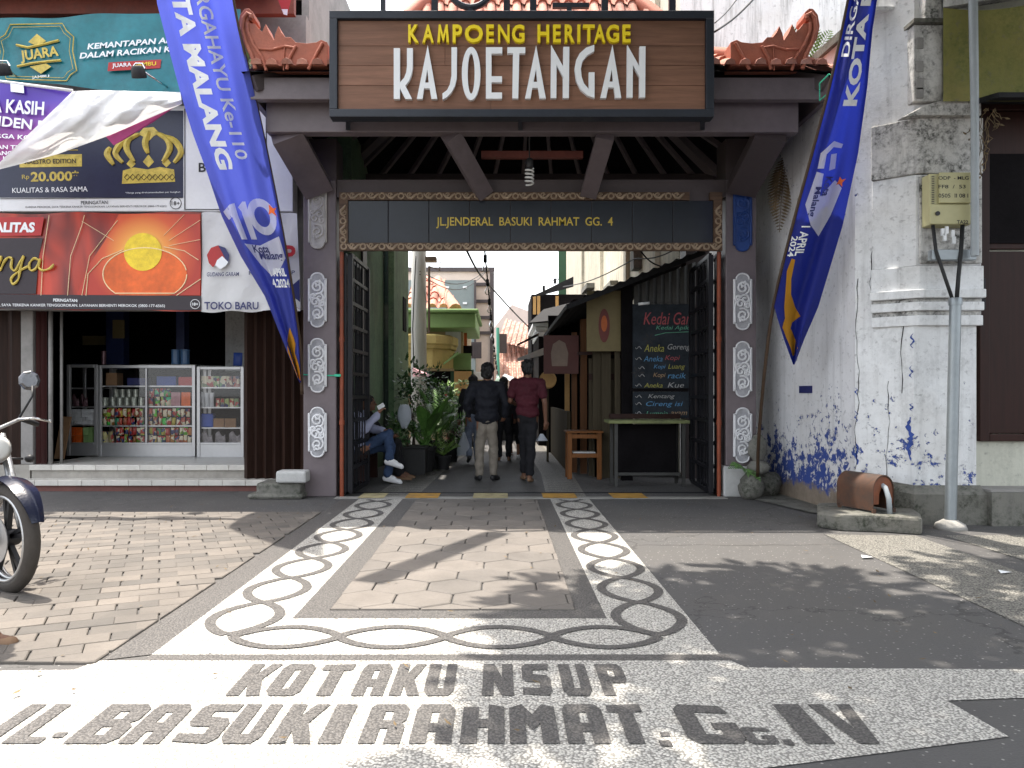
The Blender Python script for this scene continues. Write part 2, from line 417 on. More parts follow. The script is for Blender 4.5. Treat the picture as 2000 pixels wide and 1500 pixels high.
M('grey_relief', (.42, .40, .38), .6, var=.12, scale=9, dirt=.4)
M('terracotta', (.43, .185, .135), .8, var=.25, scale=6, isl=.35, dirt=.55, dirtc=(.50, .36, .32), bs=.3); M('terracotta_ornament', (.36, .115, .070), .7, var=.2, scale=5, dirt=.35, dirtc=(.08, .06, .06), bs=.3)
M('umbrella_pale', (.30, .42, .36), .7, var=.2); M('letter_white', (.80, .82, .84), .4, var=.03, bs=0); M('letter_yellow', (.86, .66, .02), .4, var=.04, bs=0); M('letter_gold', (.50, .36, .04), .4, var=.1, bs=0)
M('letter_black', (.015, .015, .018), .5, var=.1, bs=0); M('black_glossy_tile', (.012, .015, .022), .22, var=.25, scale=1.2, bs=.02, spec=.28)
M('tile_white', (.52, .50, .46), .35, var=.12, dirt=.25, isl=.08); M('step_red', (.15, .06, .05), .7, var=.25, dirt=.4); M('step_grey', (.30, .28, .25), .7, var=.2, dirt=.4)
M('aluminium', (.42, .42, .43), .38, .75, .08, bs=.03); M('galvanised', (.25, .275, .29), .42, .6, .12); M('grey_pvc', (.30, .33, .35), .4, 0, .1); M('chrome', (.7, .7, .7), .12, 1, .03, bs=0)
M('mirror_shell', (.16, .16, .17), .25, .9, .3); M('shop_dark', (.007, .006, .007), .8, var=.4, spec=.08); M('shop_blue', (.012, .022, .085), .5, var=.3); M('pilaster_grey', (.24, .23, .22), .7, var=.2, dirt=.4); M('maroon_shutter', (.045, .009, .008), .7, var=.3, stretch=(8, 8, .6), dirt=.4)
M('banner_teal', (.010, .165, .195), .3, var=.35, scale=1.2, bs=.9, bscale=6); M('banner_navy', (.022, .026, .055), .35, var=.15); M('banner_white', (.72, .73, .74), .45, var=.06); M('banner_black', (.022, .014, .020), .4, var=.2)
M('gold_print', (.55, .42, .08), .4, var=.4, scale=14, bs=0); M('orange_print', (.72, .13, .02), .4, var=.35, scale=2, bs=0); M('red_print', (.40, .02, .02), .4, var=.15, bs=0); M('yellow_print', (.85, .58, .03), .4, var=.3, scale=12, bs=0); M('glow_print', (.85, .30, .07), .4, var=.25, bs=0); M('cream_print', (.85, .70, .42), .4, var=.08, bs=0); M('navy_print', (.02, .025, .12), .4, var=.1, bs=0); M('magenta_print', (.35, .03, .16), .4, var=.2, bs=0)
M('purple_vinyl', (.085, .028, .33), .35, var=.3, scale=2); M('fold_white', (.76, .77, .80), .5, var=.05)
M('pvc_white', (.62, .63, .62), .5, var=.08, stretch=(6, 6, .3)); M('rust_beam', (.13, .035, .025), .7, var=.35, dirt=.3); M('red_brown_board', (.15, .035, .02), .7, var=.3, dirt=.4)
M('concrete', (.30, .29, .27), .85, var=.2, dirt=.35, bs=.4); M('concrete_block', (.46, .46, .45), .85, var=.15, dirt=.3, bs=.4); M('pole_concrete', (.52, .52, .50), .8, var=.12, dirt=.2, stretch=(4, 4, .5))
M('odp_cream', (.45, .42, .23), .5, var=.08, dirt=.15); M('black_rubber', (.014, .014, .015), .6, var=.2); M('tyre_rubber', (.055, .048, .042), .85, var=.25, bs=.4, bscale=120); M('soil', (.04, .03, .022), .95, var=.4)
M('leaf_green', (.085, .19, .042), .45, var=.45, scale=7, isl=.35, bs=.1); M('leaf_light', (.13, .23, .05), .45, var=.4, scale=7, isl=.35, bs=.1); M('leaf_dark', (.045, .11, .034), .4, var=.45, scale=7, isl=.35, bs=.1); M('leaf_dry', (.13, .09, .045), .8, var=.4, isl=.3); M('bark', (.10, .08, .06), .9, var=.35, bs=.6)
M('pot_black', (.014, .014, .015), .6, var=.3); M('pot_terra', (.20, .07, .04), .8, var=.25); M('pot_green', (.05, .09, .04), .6, var=.3)
M('skin', (.24, .115, .070), .55, var=.10, bs=.05); M('skin_dark', (.15, .070, .042), .55, var=.10, bs=.05); M('hair', (.010, .009, .009), .5, var=.4, scale=40, bs=.5, bscale=150)
M('jacket_navy', (.007, .008, .014), .8, var=.3, scale=6, bs=.3, bscale=14); M('khaki', (.20, .175, .145), .85, var=.18, scale=6, bs=.3, bscale=12); M('maroon_shirt', (.060, .006, .014), .8, var=.25, bs=.3, bscale=14); M('black_cloth', (.007, .007, .010), .85, var=.3, bs=.3, bscale=14); M('jeans', (.030, .055, .120), .85, var=.3, scale=8, bs=.3, bscale=14); M('jeans_light', (.16, .19, .26), .85, var=.3, scale=8, bs=.3); M('shoe_white', (.72, .72, .74), .5, var=.05); M('shoe_black', (.02, .02, .022), .5); M('sandal', (.20, .12, .07), .7); M('shirt_stripe', (.34, .36, .50), .8, var=.2)
M('bike_navy', (.008, .010, .024), .25, 0, .1); M('bike_silver', (.42, .42, .42), .35, .8, .08); M('bike_dark', (.02, .02, .022), .5, .2); M('bike_white', (.6, .6, .6), .3); M('bike_blue', (.05, .12, .25), .3)
M('chalkboard', (.026, .032, .040), .8, var=.4, scale=4, spec=.15)
for nm, c in (('chalk_red', (.36, .08, .09)), ('chalk_green', (.12, .36, .24)), ('chalk_yellow', (.36, .34, .08)), ('chalk_blue', (.10, .26, .46)), ('chalk_white', (.36, .36, .36)), ('chalk_orange', (.36, .24, .14))): M(nm, c, .9, var=.3, scale=30, bs=0)
M('corrugated_dark', (.018, .018, .02), .7, 0, .3, spec=.15); M('corrugated_grey', (.05, .05, .048), .6, .3, .25, dirt=.5); M('bamboo_pole', (.055, .032, .018), .55, var=.3); M('zinc', (.5, .5, .5), .4, .5, .15)
M('counter_lime', (.17, .19, .08), .7, var=.3, dirt=.6); M('sign_cream', (.17, .135, .06), .6, var=.15); M('sign_redoval', (.13, .02, .015), .5); M('sign_maroon', (.075, .02, .016), .6); M('sign_panel', (.18, .13, .10), .6)
M('house_yellow', (.50, .40, .15), .7, var=.15, dirt=.2); M('house_cream', (.42, .33, .19), .7, var=.12); M('house_green', (.20, .33, .12), .6, var=.15); M('house_dkgreen', (.03, .085, .045), .6, var=.2); M('house_grey', (.22, .26, .26), .7, var=.1); M('house_pink', (.62, .50, .43), .75, var=.1); M('trim_dark', (.075, .06, .062), .6); M('house_orange', (.45, .10, .015), .5, var=.2); M('teal_paint', (.10, .36, .26), .6); M('board_tan', (.46, .27, .10), .7, var=.15); M('far_roof', (.50, .30, .24), .8, var=.3, scale=4, isl=.3); M('awning_pink', (.42, .22, .24), .6, var=.3)
M('flake_blue', (.035, .07, .27), .85, var=.4, scale=14); M('bulb_glass', (.62, .62, .60), .15, var=.05, bs=0); M('tie_green', (.03, .42, .25), .5); M('yellow_paint', (.46, .25, .045), .8, var=.3, scale=6, dirt=.7, dirtc=(.12, .10, .08)); M('cream_paint', (.42, .36, .20), .8, var=.3, scale=6, dirt=.7, dirtc=(.12, .10, .08)); M('moss_green', (.04, .055, .02), .95, var=.5)
M('carton_tan', (.26, .15, .08), .8, var=.15); M('carton_blue', (.02, .06, .30), .5); M('carton_white', (.55, .56, .58), .6, var=.1); M('bag_grey', (.22, .20, .21), .5, var=.4, scale=12); M('foil_dark', (.10, .05, .06), .3, .3, .5, scale=16); M('tin_print', (.30, .32, .28), .3, .5, .6, scale=22)
# ================================================================== THE SETTING: ground
def clip2(poly, a, b, c):                       # keep a*x+b*y<=c
    out = []
    for i in range(len(poly)):
        p, q = poly[i], poly[(i+1) % len(poly)]; dp = a*p[0]+b*p[1]-c; dq = a*q[0]+b*q[1]-c
        if dp <= 0: out.append(p)
        if dp*dq < 0: t = dp/(dp-dq); out.append((p[0]+(q[0]-p[0])*t, p[1]+(q[1]-p[1])*t))
    return out
def slab(mb, poly, z, g=.005, e=.006):
    """one paving unit: a low frustum whose top is a little smaller than its foot"""
    n = len(poly); cx = sum(p[0] for p in poly)/n; cy = sum(p[1] for p in poly)/n
    def shr(d):
        r = []
        for x, y in poly:
            l = math.hypot(x-cx, y-cy); k = max(0, 1-d/l) if l > 0 else 1; r.append((cx+(x-cx)*k, cy+(y-cy)*k))
        return r
    dz = random.uniform(-.0015, .0015); a = shr(g); b = shr(g+e); tx, ty = random.uniform(-.006, .006), random.uniform(-.006, .006)
    vs = [(x, y, .0005) for x, y in a]+[(x, y, z-.004) for x, y in a]+[(x, y, z+dz+(x-cx)*tx+(y-cy)*ty) for x, y in b]
    fs = [(i, (i+1) % n, n+(i+1) % n, n+i) for i in range(n)]+[(n+i, n+(i+1) % n, 2*n+(i+1) % n, 2*n+i) for i in range(n)]+[tuple(2*n+i for i in range(n))]
    mb.add(vs, fs)
def sheet(name, polys, z, m):
    b = MB()
    for i, p in enumerate(polys): b.poly([p], (0, 0, z), (1, 0, 0), (0, 1, 0))
    return struct(name, b, MATS[m])
g = MB(); g.add([(-600, -300, 0), (600, -300, 0), (600, 1500, 0), (-600, 1500, 0)], [(0, 1, 2, 3)])
struct('ground', g, MATS['asphalt'])
# brick-like pavers in front of the shop
b = MB(); ang = math.radians(24); ca, sa = math.cos(ang), math.sin(ang)
bw, bh = .235, .155
for i in range(-60, 60):
    for j in range(-60, 90):
        x0 = i*bw+(j % 2)*bw/2; y0 = j*bh
        q = [(x0, y0), (x0+bw, y0), (x0+bw, y0+bh), (x0, y0+bh)]
        jx, jy = random.uniform(-.006, .006), random.uniform(-.006, .006); q = [(-5+(x+jx)*ca-(y+jy)*sa, 6+(x+jx)*sa+(y+jy)*ca+.05*math.sin(x*.9)) for x, y in q]
        if max(p[0] for p in q) < -9.5 or min(p[0] for p in q) > -1.94 or min(p[1] for p in q) > 8.32 or max(p[1] for p in q) < 3.4: continue
        for h_ in ((1, 0, -1.94), (0, 1, 8.32), (-.025, -1, -3.62)):
            q = clip2(q, *h_)
            if len(q) < 3: break
        if len(q) > 2 and abs(sum(q[k][0]*q[(k+1) % len(q)][1]-q[(k+1) % len(q)][0]*q[k][1] for k in range(len(q))))/2 > .003: slab(b, q, .016, random.uniform(.002, .0045), .006)
struct('brick_paving', b, MATS['brick_paver'])
# hexagonal pavers of the path
b = MB(); hw = .36; hs = hw/math.sqrt(3)
for j in range(0, 24):
    for i in range(-1, 6):
        cx, cy = -1.02+hw*(i+.5*(j % 2)), 4.5+j*1.5*hs
        q = [(cx+hs*math.sin(math.radians(60*k)), cy+hs*math.cos(math.radians(60*k))) for k in range(6)][::-1]
        for h_ in ((1, 0, .45), (-1, 0, 1.02), (0, 1, 9.36), (0, -1, -4.58)):
            q = clip2(q, *h_)
            if len(q) < 3: break
        if len(q) > 2 and abs(sum(q[k][0]*q[(k+1) % len(q)][1]-q[(k+1) % len(q)][0]*q[k][1] for k in range(len(q))))/2 > .002: slab(b, q, .014, .0065, .008)
struct('hexagon_paving', b, MATS['path_paver'])
R4 = lambda x0, x1, y0, y1: [(x0, y0), (x1, y0), (x1, y1), (x0, y1)]
sheet('white_pebble_path', [R4(-1.73, -1.195, 3.81, 9.42), R4(.613, 1.09, 3.81, 9.42), R4(-1.195, .613, 3.81, 4.42),
      [(-7, .9), (-3, 1.7), (.93, 2.66), (1.92, 2.9), (1.885, 3.24), (2.7, 3.31), (2.7, 3.6), (1.16, 3.63), (1.12, 3.725), (-1.95, 3.725), (-2.0, 3.6), (-7, 3.44)]], .004, 'white_pebbles')
sheet('dark_pebble_edging', [R4(-1.195, -1.02, 4.42, 9.36), R4(.45, .613, 4.42, 9.36), R4(-1.02, .45, 4.42, 4.58),
      [(-1.94, 3.725), (-1.73, 3.81), (-1.73, 9.3), (-1.94, 9.3)], R4(-1.73, 1.13, 3.725, 3.81)], .0045, 'dark_pebbles')
def strand(mb, path, amp, n, per, z, w=.048, sgn=1, ph=0):
    """one ribbon of the plaited band laid along a straight line"""
    a, c = path; d = (c-a); L = d.length; d = d/L; s = Vector((-d.y, d.x, 0))
    k = int(L/.02); c_ = []
    for i in range(k+1):
        t = L*i/k; w_ = math.sin(math.pi*t/per+ph); c_.append(a+d*t+s*(sgn*amp*math.copysign(abs(w_)**.72, w_)))
    vs = []
    for i, p in enumerate(c_):
        q = (c_[min(i+1, k)]-c_[max(i-1, 0)]).normalized(); nrm = Vector((-q.y, q.x, 0))
        vs += [p+nrm*w/2+Vector((0, 0, z)), p-nrm*w/2+Vector((0, 0, z))]
    mb.add(vs, [(2*i+1, 2*i+3, 2*i+2, 2*i) for i in range(k)])
b = MB()
for sg, z in ((1, .0078), (-1, .0083)):
    strand(b, (Vector((-1.47, 4.12, 0)), Vector((-1.47, 9.35, 0))), .185, 8, .635, z, sgn=sg, w=.060)
    strand(b, (Vector((.855, 4.12, 0)), Vector((.855, 9.35, 0))), .185, 8, .635, z, sgn=sg, w=.060)
    strand(b, (Vector((-1.42, 4.08, 0)), Vector((.84, 4.08, 0))), .17, 4, .565, z+.0012, sgn=sg, w=.056)
struct('plaited_band_inlay', b, MATS['dark_pebbles'])
# block lettering of the pavement (outline + holes in a unit box)
BL = {
 'K': [[(0, 0), (.4, 0), (.4, .3), (.62, 0), (1.02, 0), (.70, .5), (1, 1), (.64, 1), (.4, .66), (.4, 1), (0, 1)]],
 'O': [[(.18, 0), (.85, 0), (1, .12), (1, .88), (.82, 1), (.15, 1), (0, .86), (0, .15)], [(.4, .2), (.4, .8), (.6, .8), (.6, .2)]],
 'T': [[(.28, 0), (.72, 0), (.72, .78), (1, .80), (1, 1), (0, .97), (0, .78), (.28, .78)]],
 'A': [[(0, 0), (.4, 0), (.4, .28), (.6, .28), (.6, 0), (1, 0), (1, .86), (.84, 1), (.1, 1), (0, .85)], [(.4, .5), (.4, .78), (.6, .78), (.6, .5)]],
 'U': [[(.16, 0), (.84, .0), (1, .15), (1, 1), (.64, 1), (.64, .22), (.42, .22), (.42, 1), (0, 1), (0, .16)]],
 'N': [[(0, 0), (.36, 0), (.36, .45), (.62, 0), (1, 0), (1, 1), (.64, 1), (.64, .55), (.38, 1), (0, 1)]],
 'S': [[(0, .05), (.85, 0), (1, .14), (1, .5), (.88, .62), (.4, .66), (.4, .8), (.95, .8), (1, 1), (.12, 1), (0, .88), (0, .52), (.12, .42), (.6, .40), (.6, .22), (0, .24)]],
 'P': [[(0, 0), (.4, 0), (.4, .38), (.9, .38), (1, .5), (1, .88), (.85, 1), (0, 1)], [(.4, .58), (.4, .8), (.62, .8), (.62, .58)]],
 'J': [[(.1, 0), (.8, 0), (1, .16), (1, 1), (.6, 1), (.6, .22), (.1, .22)]],
 'L': [[(0, 0), (1, 0), (1, .14), (.45, .16), (.45, 1), (0, 1)]],
 'B': [[(0, 0), (.85, 0), (1, .13), (1, .42), (.88, .5), (1, .58), (1, .88), (.85, 1), (0, 1)], [(.4, .2), (.4, .4), (.62, .4), (.62, .2)], [(.4, .6), (.4, .8), (.62, .8), (.62, .6)]],
 'I': [[(0, 0), (1, 0), (1, 1), (0, 1)]],
 'R': [[(0, 0), (.4, 0), (.4, .36), (.6, .36), (.6, 0), (1, 0), (1, .42), (.9, .5), (1, .58), (1, .88), (.85, 1), (.1, 1), (0, .9)], [(.4, .56), (.4, .8), (.62, .8), (.62, .56)]],
 'H': [[(0, 0), (.38, 0), (.38, .38), (.62, .38), (.62, 0), (1, 0), (1, .92), (.62, 1), (.62, .6), (.38, .6), (.38, .92), (0, .92)]],
 'M': [[(0, 0), (.34, 0), (.34, .5), (.5, .3), (.66, .5), (.66, 0), (1, 0), (1, .93), (.72, 1), (.5, .72), (.28, 1), (0, .9)]],
 'G': [[(.15, 0), (.9, 0), (1, .12), (1, .5), (.55, .5), (.55, .34), (.66, .34), (.66, .2), (.36, .22), (.36, .78), (1, .74), (.9, .95), (.14, 1), (0, .86), (0, .15)]],
 'V': [[(.3, 0), (.72, 0), (1, 1), (.68, 1), (.52, .35), (.36, 1), (0, 1)]],
}
b = MB(); k = 0
def block(ch, px0, px1, py0, py1, py_mid):
    global k; k += 1
    Ym = H*F/(py_mid-CY); x0, x1 = xz(px0, Ym), xz(px1, Ym); yt = H*F/(py0-CY); yb = H*F/(py1-CY)
    b.poly([[(p[0]*(x1-x0), p[1]*(yt-yb)) for p in l] for l in BL[ch]], (x0, yb, .0082), (1, 0, 0), (0, 1, 0))
for ch, a, c in (('K', 468, 530), ('O', 537, 602), ('T', 618, 680), ('A', 700, 759), ('K', 770, 826), ('U', 833, 889), ('N', 943, 1002), ('S', 1020, 1075), ('U', 1095, 1150), ('P', 1170, 1224)):
    block(ch, a, c, 1300, 1362, 1330)
for ch, a, c in (('J', -40, 38), ('L', 58, 128), ('B', 172, 264), ('A', 272, 348), ('S', 368, 448), ('U', 454, 528), ('K', 548, 626), ('I', 640, 682), ('R', 714, 792), ('A', 808, 886), ('H', 902, 985), ('M', 995, 1087), ('A', 1102, 1182), ('T', 1194, 1264), ('G', 1328, 1436), ('I', 1540, 1594), ('V', 1612, 1700)):
    block(ch, a, c, 1379, 1456, 1416)
block('G', 1452, 1512, 1424, 1457, 1440)
for a, c, t, u in ((106, 128, 1434, 1444), (1290, 1308, 1434, 1442), (1288, 1312, 1450, 1461), (1530, 1549, 1448, 1459)):
    block('I', a, c, t, u, (t+u)/2)
struct('pavement_lettering', b, MATS['dark_pebbles'])
sheet('right_pavement', [[(2.80, -1), (3.74, -1), (3.78, 7.0), (2.98, 7.05)], [(4.2, -1), (6.5, -1), (6.5, 7.1), (4.05, 7.0)]], .004, 'grey_pebbles')
# alley floor: asphalt between two pebble strips that follow the walls
b = MB(); ys = [9.62, 11, 12.4, 14, 16.7, 20, 26]
xl = [-1.05, -1.0, -.96, -.86, -.68, -.55, -.45]
def strip(xs0, xs1): return [[(xs0[i], ys[i]), (xs1[i], ys[i]), (xs1[i+1], ys[i+1]), (xs0[i+1], ys[i+1])] for i in range(len(ys)-1)]
xr = [.58, .62, .66, .64, .60, .58, .6]
sheet('alley_pebble_strips', strip([x-.55 for x in xl], xl)+strip(xr, [x+.5 for x in xr]), .004, 'grey_pebbles')
b = MB()
for i in range(60):
    Y = 9.75+i*.22; j = max(q for q in range(len(ys)) if ys[q] <= Y) if Y < 26 else len(ys)-1; t = (Y-ys[j])/(ys[min(j+1, len(ys)-1)]-ys[j] or 1)
    if j+1 >= len(ys): break
    x = lerp(xl[j], xl[j+1], t); b.add([(x-.5, Y, .008), (x-.06, Y+.10, .008), (x-.06, Y+.145, .008), (x-.5, Y+.045, .008)], [(0, 1, 2, 3)])
    x = lerp(xr[j], xr[j+1], t); b.add([(x+.05, Y+.1, .008), (x+.45, Y, .008), (x+.45, Y+.045, .008), (x+.05, Y+.145, .008)], [(0, 1, 2, 3)])
struct('alley_inlay', b, MATS['dark_pebbles'])
b = MB(); b.box(-2.05, 2.8, 9.44, 9.62, 0, .006); struct('threshold_strip', b, MATS['concrete'])
b = MB(); b.box(-2.05, 2.8, 9.98, 10.03, 0, .012); struct('gate_rail', b, MATS['black_iron'])
for nm, rng in (('yellow_paint', ((793, 857), (1060, 1126), (1195, 1262))), ('cream_paint', ((924, 992), (702, 752)))):
    sheet('threshold_'+nm, [R4(xz(a, 9.6), xz(c, 9.6), 9.46, 9.92) for a, c in rng], .0105, nm)

# ================================================================== THE GATE
YP = 9.65
PL, PR = (-2.475, -2.06), (2.835, 3.22)
gate = thing('entrance_gate', 'mauve roofed gateway with carved white pillar panels and red tiled roof over the alley mouth', 'gate', (.38, YP, 0))
for (x0, x1), z0 in ((PL, 0), (PR, .385)):
    b = MB(); b.box(x0, x1, YP, YP+.42, z0, 3.98); b.build('pillar', MATS['mauve_paint'], gate, bevel=.012)
b = MB(); b.box(PR[0]-.03, PR[1]+.02, YP-.03, YP+.44, 0, .385); b.build('pillar_base', MATS['concrete_block'], gate, bevel=.015)
# carved relief panel: rounded plate, raised rim, two scrolls
def carved_panel(cx, zc, w, h, m):
    b = MB(); y = YP-.002
    r = w/2*.92; hh = h/2-r*.62
    out = [(-w/2, -hh), (w/2, -hh)] ; top = []
    out = [(-w/2, -hh*.96), (-r*.82, -hh*.96)]+ell(0, -hh, r*.78, r*.60, 10, math.pi, 2*math.pi)+[(r*.82, -hh*.96), (w/2, -hh*.96), (w/2, hh*.96), (r*.82, hh*.96)]+ell(0, hh, r*.78, r*.60, 10, 0, math.pi)+[(-r*.82, hh*.96), (-w/2, hh*.96)]
    b.poly([out], (cx, y-.028, zc), XU, ZU, .03)
    t = w*.06; yy = y-.036; b.cur = 1
    b.tube([(cx+p[0]*.97, y-.028, zc+p[1]*.985) for p in out], t*.8, 5, closed=True)
    def sp(x, z, r0, r1, a, n): b.tube(spiral((cx+x, yy, zc+z), r0, r1, a, n, XU, ZU), t, 5)
    q = h/4
    sp(0, q*.95, w*.40, w*.06, -1.2, 1.7); sp(0, -q*.95, w*.40, w*.06, 2.0, -1.7)
    sp(w*.12, q*.15, w*.27, w*.05, 2.4, -1.3); sp(-w*.12, -q*.15, w*.27, w*.05, -.7, 1.3)
    sp(-w*.26, q*.25, w*.15, w*.03, 0, 1.2); sp(w*.26, -q*.25, w*.15, w*.03, 3.1, 1.2)
    sp(0, q*1.25, w*.18, w*.03, 1, -1.2); sp(0, -q*1.25, w*.18, w*.03, 4, -1.2)
    b.tube([(cx-w*.44, yy, zc-hh*.9), (cx-w*.44, yy, zc-q*.3), (cx-w*.36, yy, zc), (cx-w*.44, yy, zc+q*.3), (cx-w*.44, yy, zc+hh*.9)], t*.8, 5)
    b.tube([(cx+w*.44, yy, zc-hh*.9), (cx+w*.44, yy, zc-q*.3), (cx+w*.36, yy, zc), (cx+w*.44, yy, zc+q*.3), (cx+w*.44, yy, zc+hh*.9)], t*.8, 5)
    return b.build('carved_panel', [MATS['relief_recess_shade' if m == 'white_relief' else m], MATS[m]], gate, smooth=True, auto=40)  # white panels: plate coloured darker, painting the shade behind the scrolls
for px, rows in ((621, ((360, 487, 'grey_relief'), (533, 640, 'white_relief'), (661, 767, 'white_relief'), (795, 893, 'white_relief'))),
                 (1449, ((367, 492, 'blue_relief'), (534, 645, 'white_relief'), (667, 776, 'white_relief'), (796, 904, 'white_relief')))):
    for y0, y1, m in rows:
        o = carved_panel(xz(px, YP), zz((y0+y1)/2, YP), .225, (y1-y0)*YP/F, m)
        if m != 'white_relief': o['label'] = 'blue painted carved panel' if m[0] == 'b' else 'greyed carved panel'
# hinge tubes, gate leaves folded inwards
for px in (667, 1405):
    x = xz(px, YP); b = MB(); b.tube([(x, YP+.02, .0), (x, YP+.02, 3.08)], .026, 10)
    for z in (.9, 1.95): b.lathe([(.034, 0), (.034, .06)], (x, YP+.02, z), 10)
    b.build('hinge_post', MATS['orange_paint'], gate, smooth=True, auto=40)
def leaf(xa, ya, xb, yb, z0=.05, z1=3.05):
    a, c = Vector((xa, ya, 0)), Vector((xb, yb, 0)); d = (c-a)
    b = MB()
    for t in (0, 1): b.bar(a+d*t+ZU*z0, a+d*t+ZU*z1, .06, .06)
    n = 10; zs = [z0+(z1-z0)*i/n for i in range(n+1)]
    for i, z in enumerate(zs): b.bar(a+ZU*z, c+ZU*z, .035, .05 if i in (0, n) else .045)
    for i in range(1, 6): b.bar(a+d*i/6+ZU*z0, a+d*i/6+ZU*z1, .016, .016)
    return b.build('gate_leaf', MATS['black_iron'], gate)
leaf(-1.895, 9.72, -1.87, 10.82); leaf(-1.97, 9.72, -1.97, 10.8); leaf(2.66, 9.72, 2.74, 11.0); leaf(2.76, 9.72, 2.84, 10.95)
# lintel: tiled name panel in a carved wooden frame
Yl = 9.6
x0, x1, zt, zb = xz(663, Yl), xz(1410, Yl), zz(376, Yl), zz(490, Yl)
b = MB(); b.box(x0+.04, x1-.04, Yl+.03, Yl+.2, zb+.05, zt-.05)
nt_ = 9; xs = [x0+.1+(x1-x0-.2)*i/nt_ for i in range(nt_+1)]
pn = MB()
for i in range(nt_): pn.box(xs[i]+.004, xs[i+1]-.004, Yl+.008, Yl+.034, zb+.1, zt-.1)
b.build('lintel', MATS['dark_mauve_paint'], gate); npan = pn.build('name_panel', MATS['black_glossy_tile'], gate, bevel=.004)
b = MB(); b.tpx('JL.JENDERAL  BASUKI  RAHMAT  GG.  4', 852, 424, 1197, 446, Yl+.001, bold=.012); b.build('lettering', MATS['letter_gold'], npan)
b = MB(); w = .098
b.box(x0, x1, Yl-.02, Yl+.03, zb, zb+w); b.box(x0, xz(1346, Yl), Yl-.02, Yl+.03, zt-w, zt); b.box(xz(1386, Yl), x1, Yl-.02, Yl+.03, zt-w, zt)
b.box(x0, x0+w*1.1, Yl-.02, Yl+.03, zb+w, zt-w); b.box(x1-w*1.1, x1, Yl-.02, Yl+.03, zb+w, zt-w)
def scrolls(p, d, n, stepm):
    for i in range(n):
        c = p+d*(i*stepm)
        b.tube(spiral(c, .034, .034, 0, 1, d, Vector((0, 0, 1)) if abs(d.x) > .5 else XU, 12)[:-1], .012, 5, closed=True)
        e = Vector((0, 0, 1)) if abs(d.x) > .5 else XU
        b.tube([c+d*.045+e*.03, c+d*.09-e*.02, c+d*.13-e*.028, c+d*.17+e*.01, c+d*.2+e*.03], [.008, .018, .021, .017, .008], 6)
        b.tube(spiral(c+d*.10+e*.012, .03, .008, 0, 1.2, d, e, 10), .009, 5)
n = int((x1-x0-.1)/.238)
b.cur = 1
scrolls(Vector((x0+.06, Yl-.024, zb+w/2)), XU, n+1, .238); scrolls(Vector((x0+.06, Yl-.024, zt-w/2)), XU, n-1, .238)
scrolls(Vector((x0+.05, Yl-.024, zb+.13)), ZU, 2, .238); scrolls(Vector((x1-.05, Yl-.024, zb+.13)), ZU, 2, .238)
b.build('carved_frame', [MATS['carved_wood'], MATS['carved_highlight']], gate)  # scrolls coloured lighter than the frame, painting highlights on the carving
# eave beams, fascia and braces
Yb, Yf = 8.62, 8.42
b = MB(); b.box(-2.63, 3.35, Yb, Yb+.16, zz(258, Yb), zz(196, Yb)+.06); b.build('beam', MATS['mauve_paint'], gate, bevel=.01)
b = MB(); b.box(-2.74, 3.62, Yf, Yf+.10, zz(194, Yf), zz(151, Yf)); b.build('fascia', MATS['mauve_paint'], gate, bevel=.008)
for xx in (-2.74, 3.56):
    b = MB(); b.box(xx, xx+.06, Yf+.101, 12.2, 4.52, 4.76); b.build('side_fascia', MATS['mauve_paint'], gate)
for xx in (-2.6, 3.2):
    b = MB(); b.box(xx, xx+.14, Yb+.162, 12.1, 4.24, 4.5); b.build('side_beam', MATS['dark_mauve_paint'], gate)
b = MB(); b.box(-2.7, 3.5, 12.1, 12.22, 4.2, 4.76); b.build('rear_beam', MATS['dark_mauve_paint'], gate)
for x in (-2.45, 2.83):
    b = MB(); b.box(x, x+.36, 11.7, 12.05, 0, 4.2); b.build('rear_post', MATS['dark_mauve_paint'], gate)
for p, q, w, m in (((622, 372), (560, 262), .36, 'mauve_paint'), ((945, 377), (880, 262), .2, 'mauve_paint'), ((1150, 377), (1183, 262), .2, 'mauve_paint'), ((1447, 372), (1505, 262), .36, 'dark_mauve_paint')):
    b = MB(); b.bar(P(*p, 9.58), P(q[0], q[1], Yb+.08), w, .16, up=(0, 1, 0)); b.build('brace', MATS[m], gate)
b = MB(); b.box(-2.05, 2.83, 9.64, 9.9, 3.76, 3.98); b.build('cross_beam', MATS['dark_mauve_paint'], gate)
for y in (9.66,):
    for (x0, x1) in (PL, PR):
        b = MB(); b.box(x0, x1, y, y+.4, 3.982, 4.5); b.build('post_head', MATS['dark_mauve_paint'], gate)
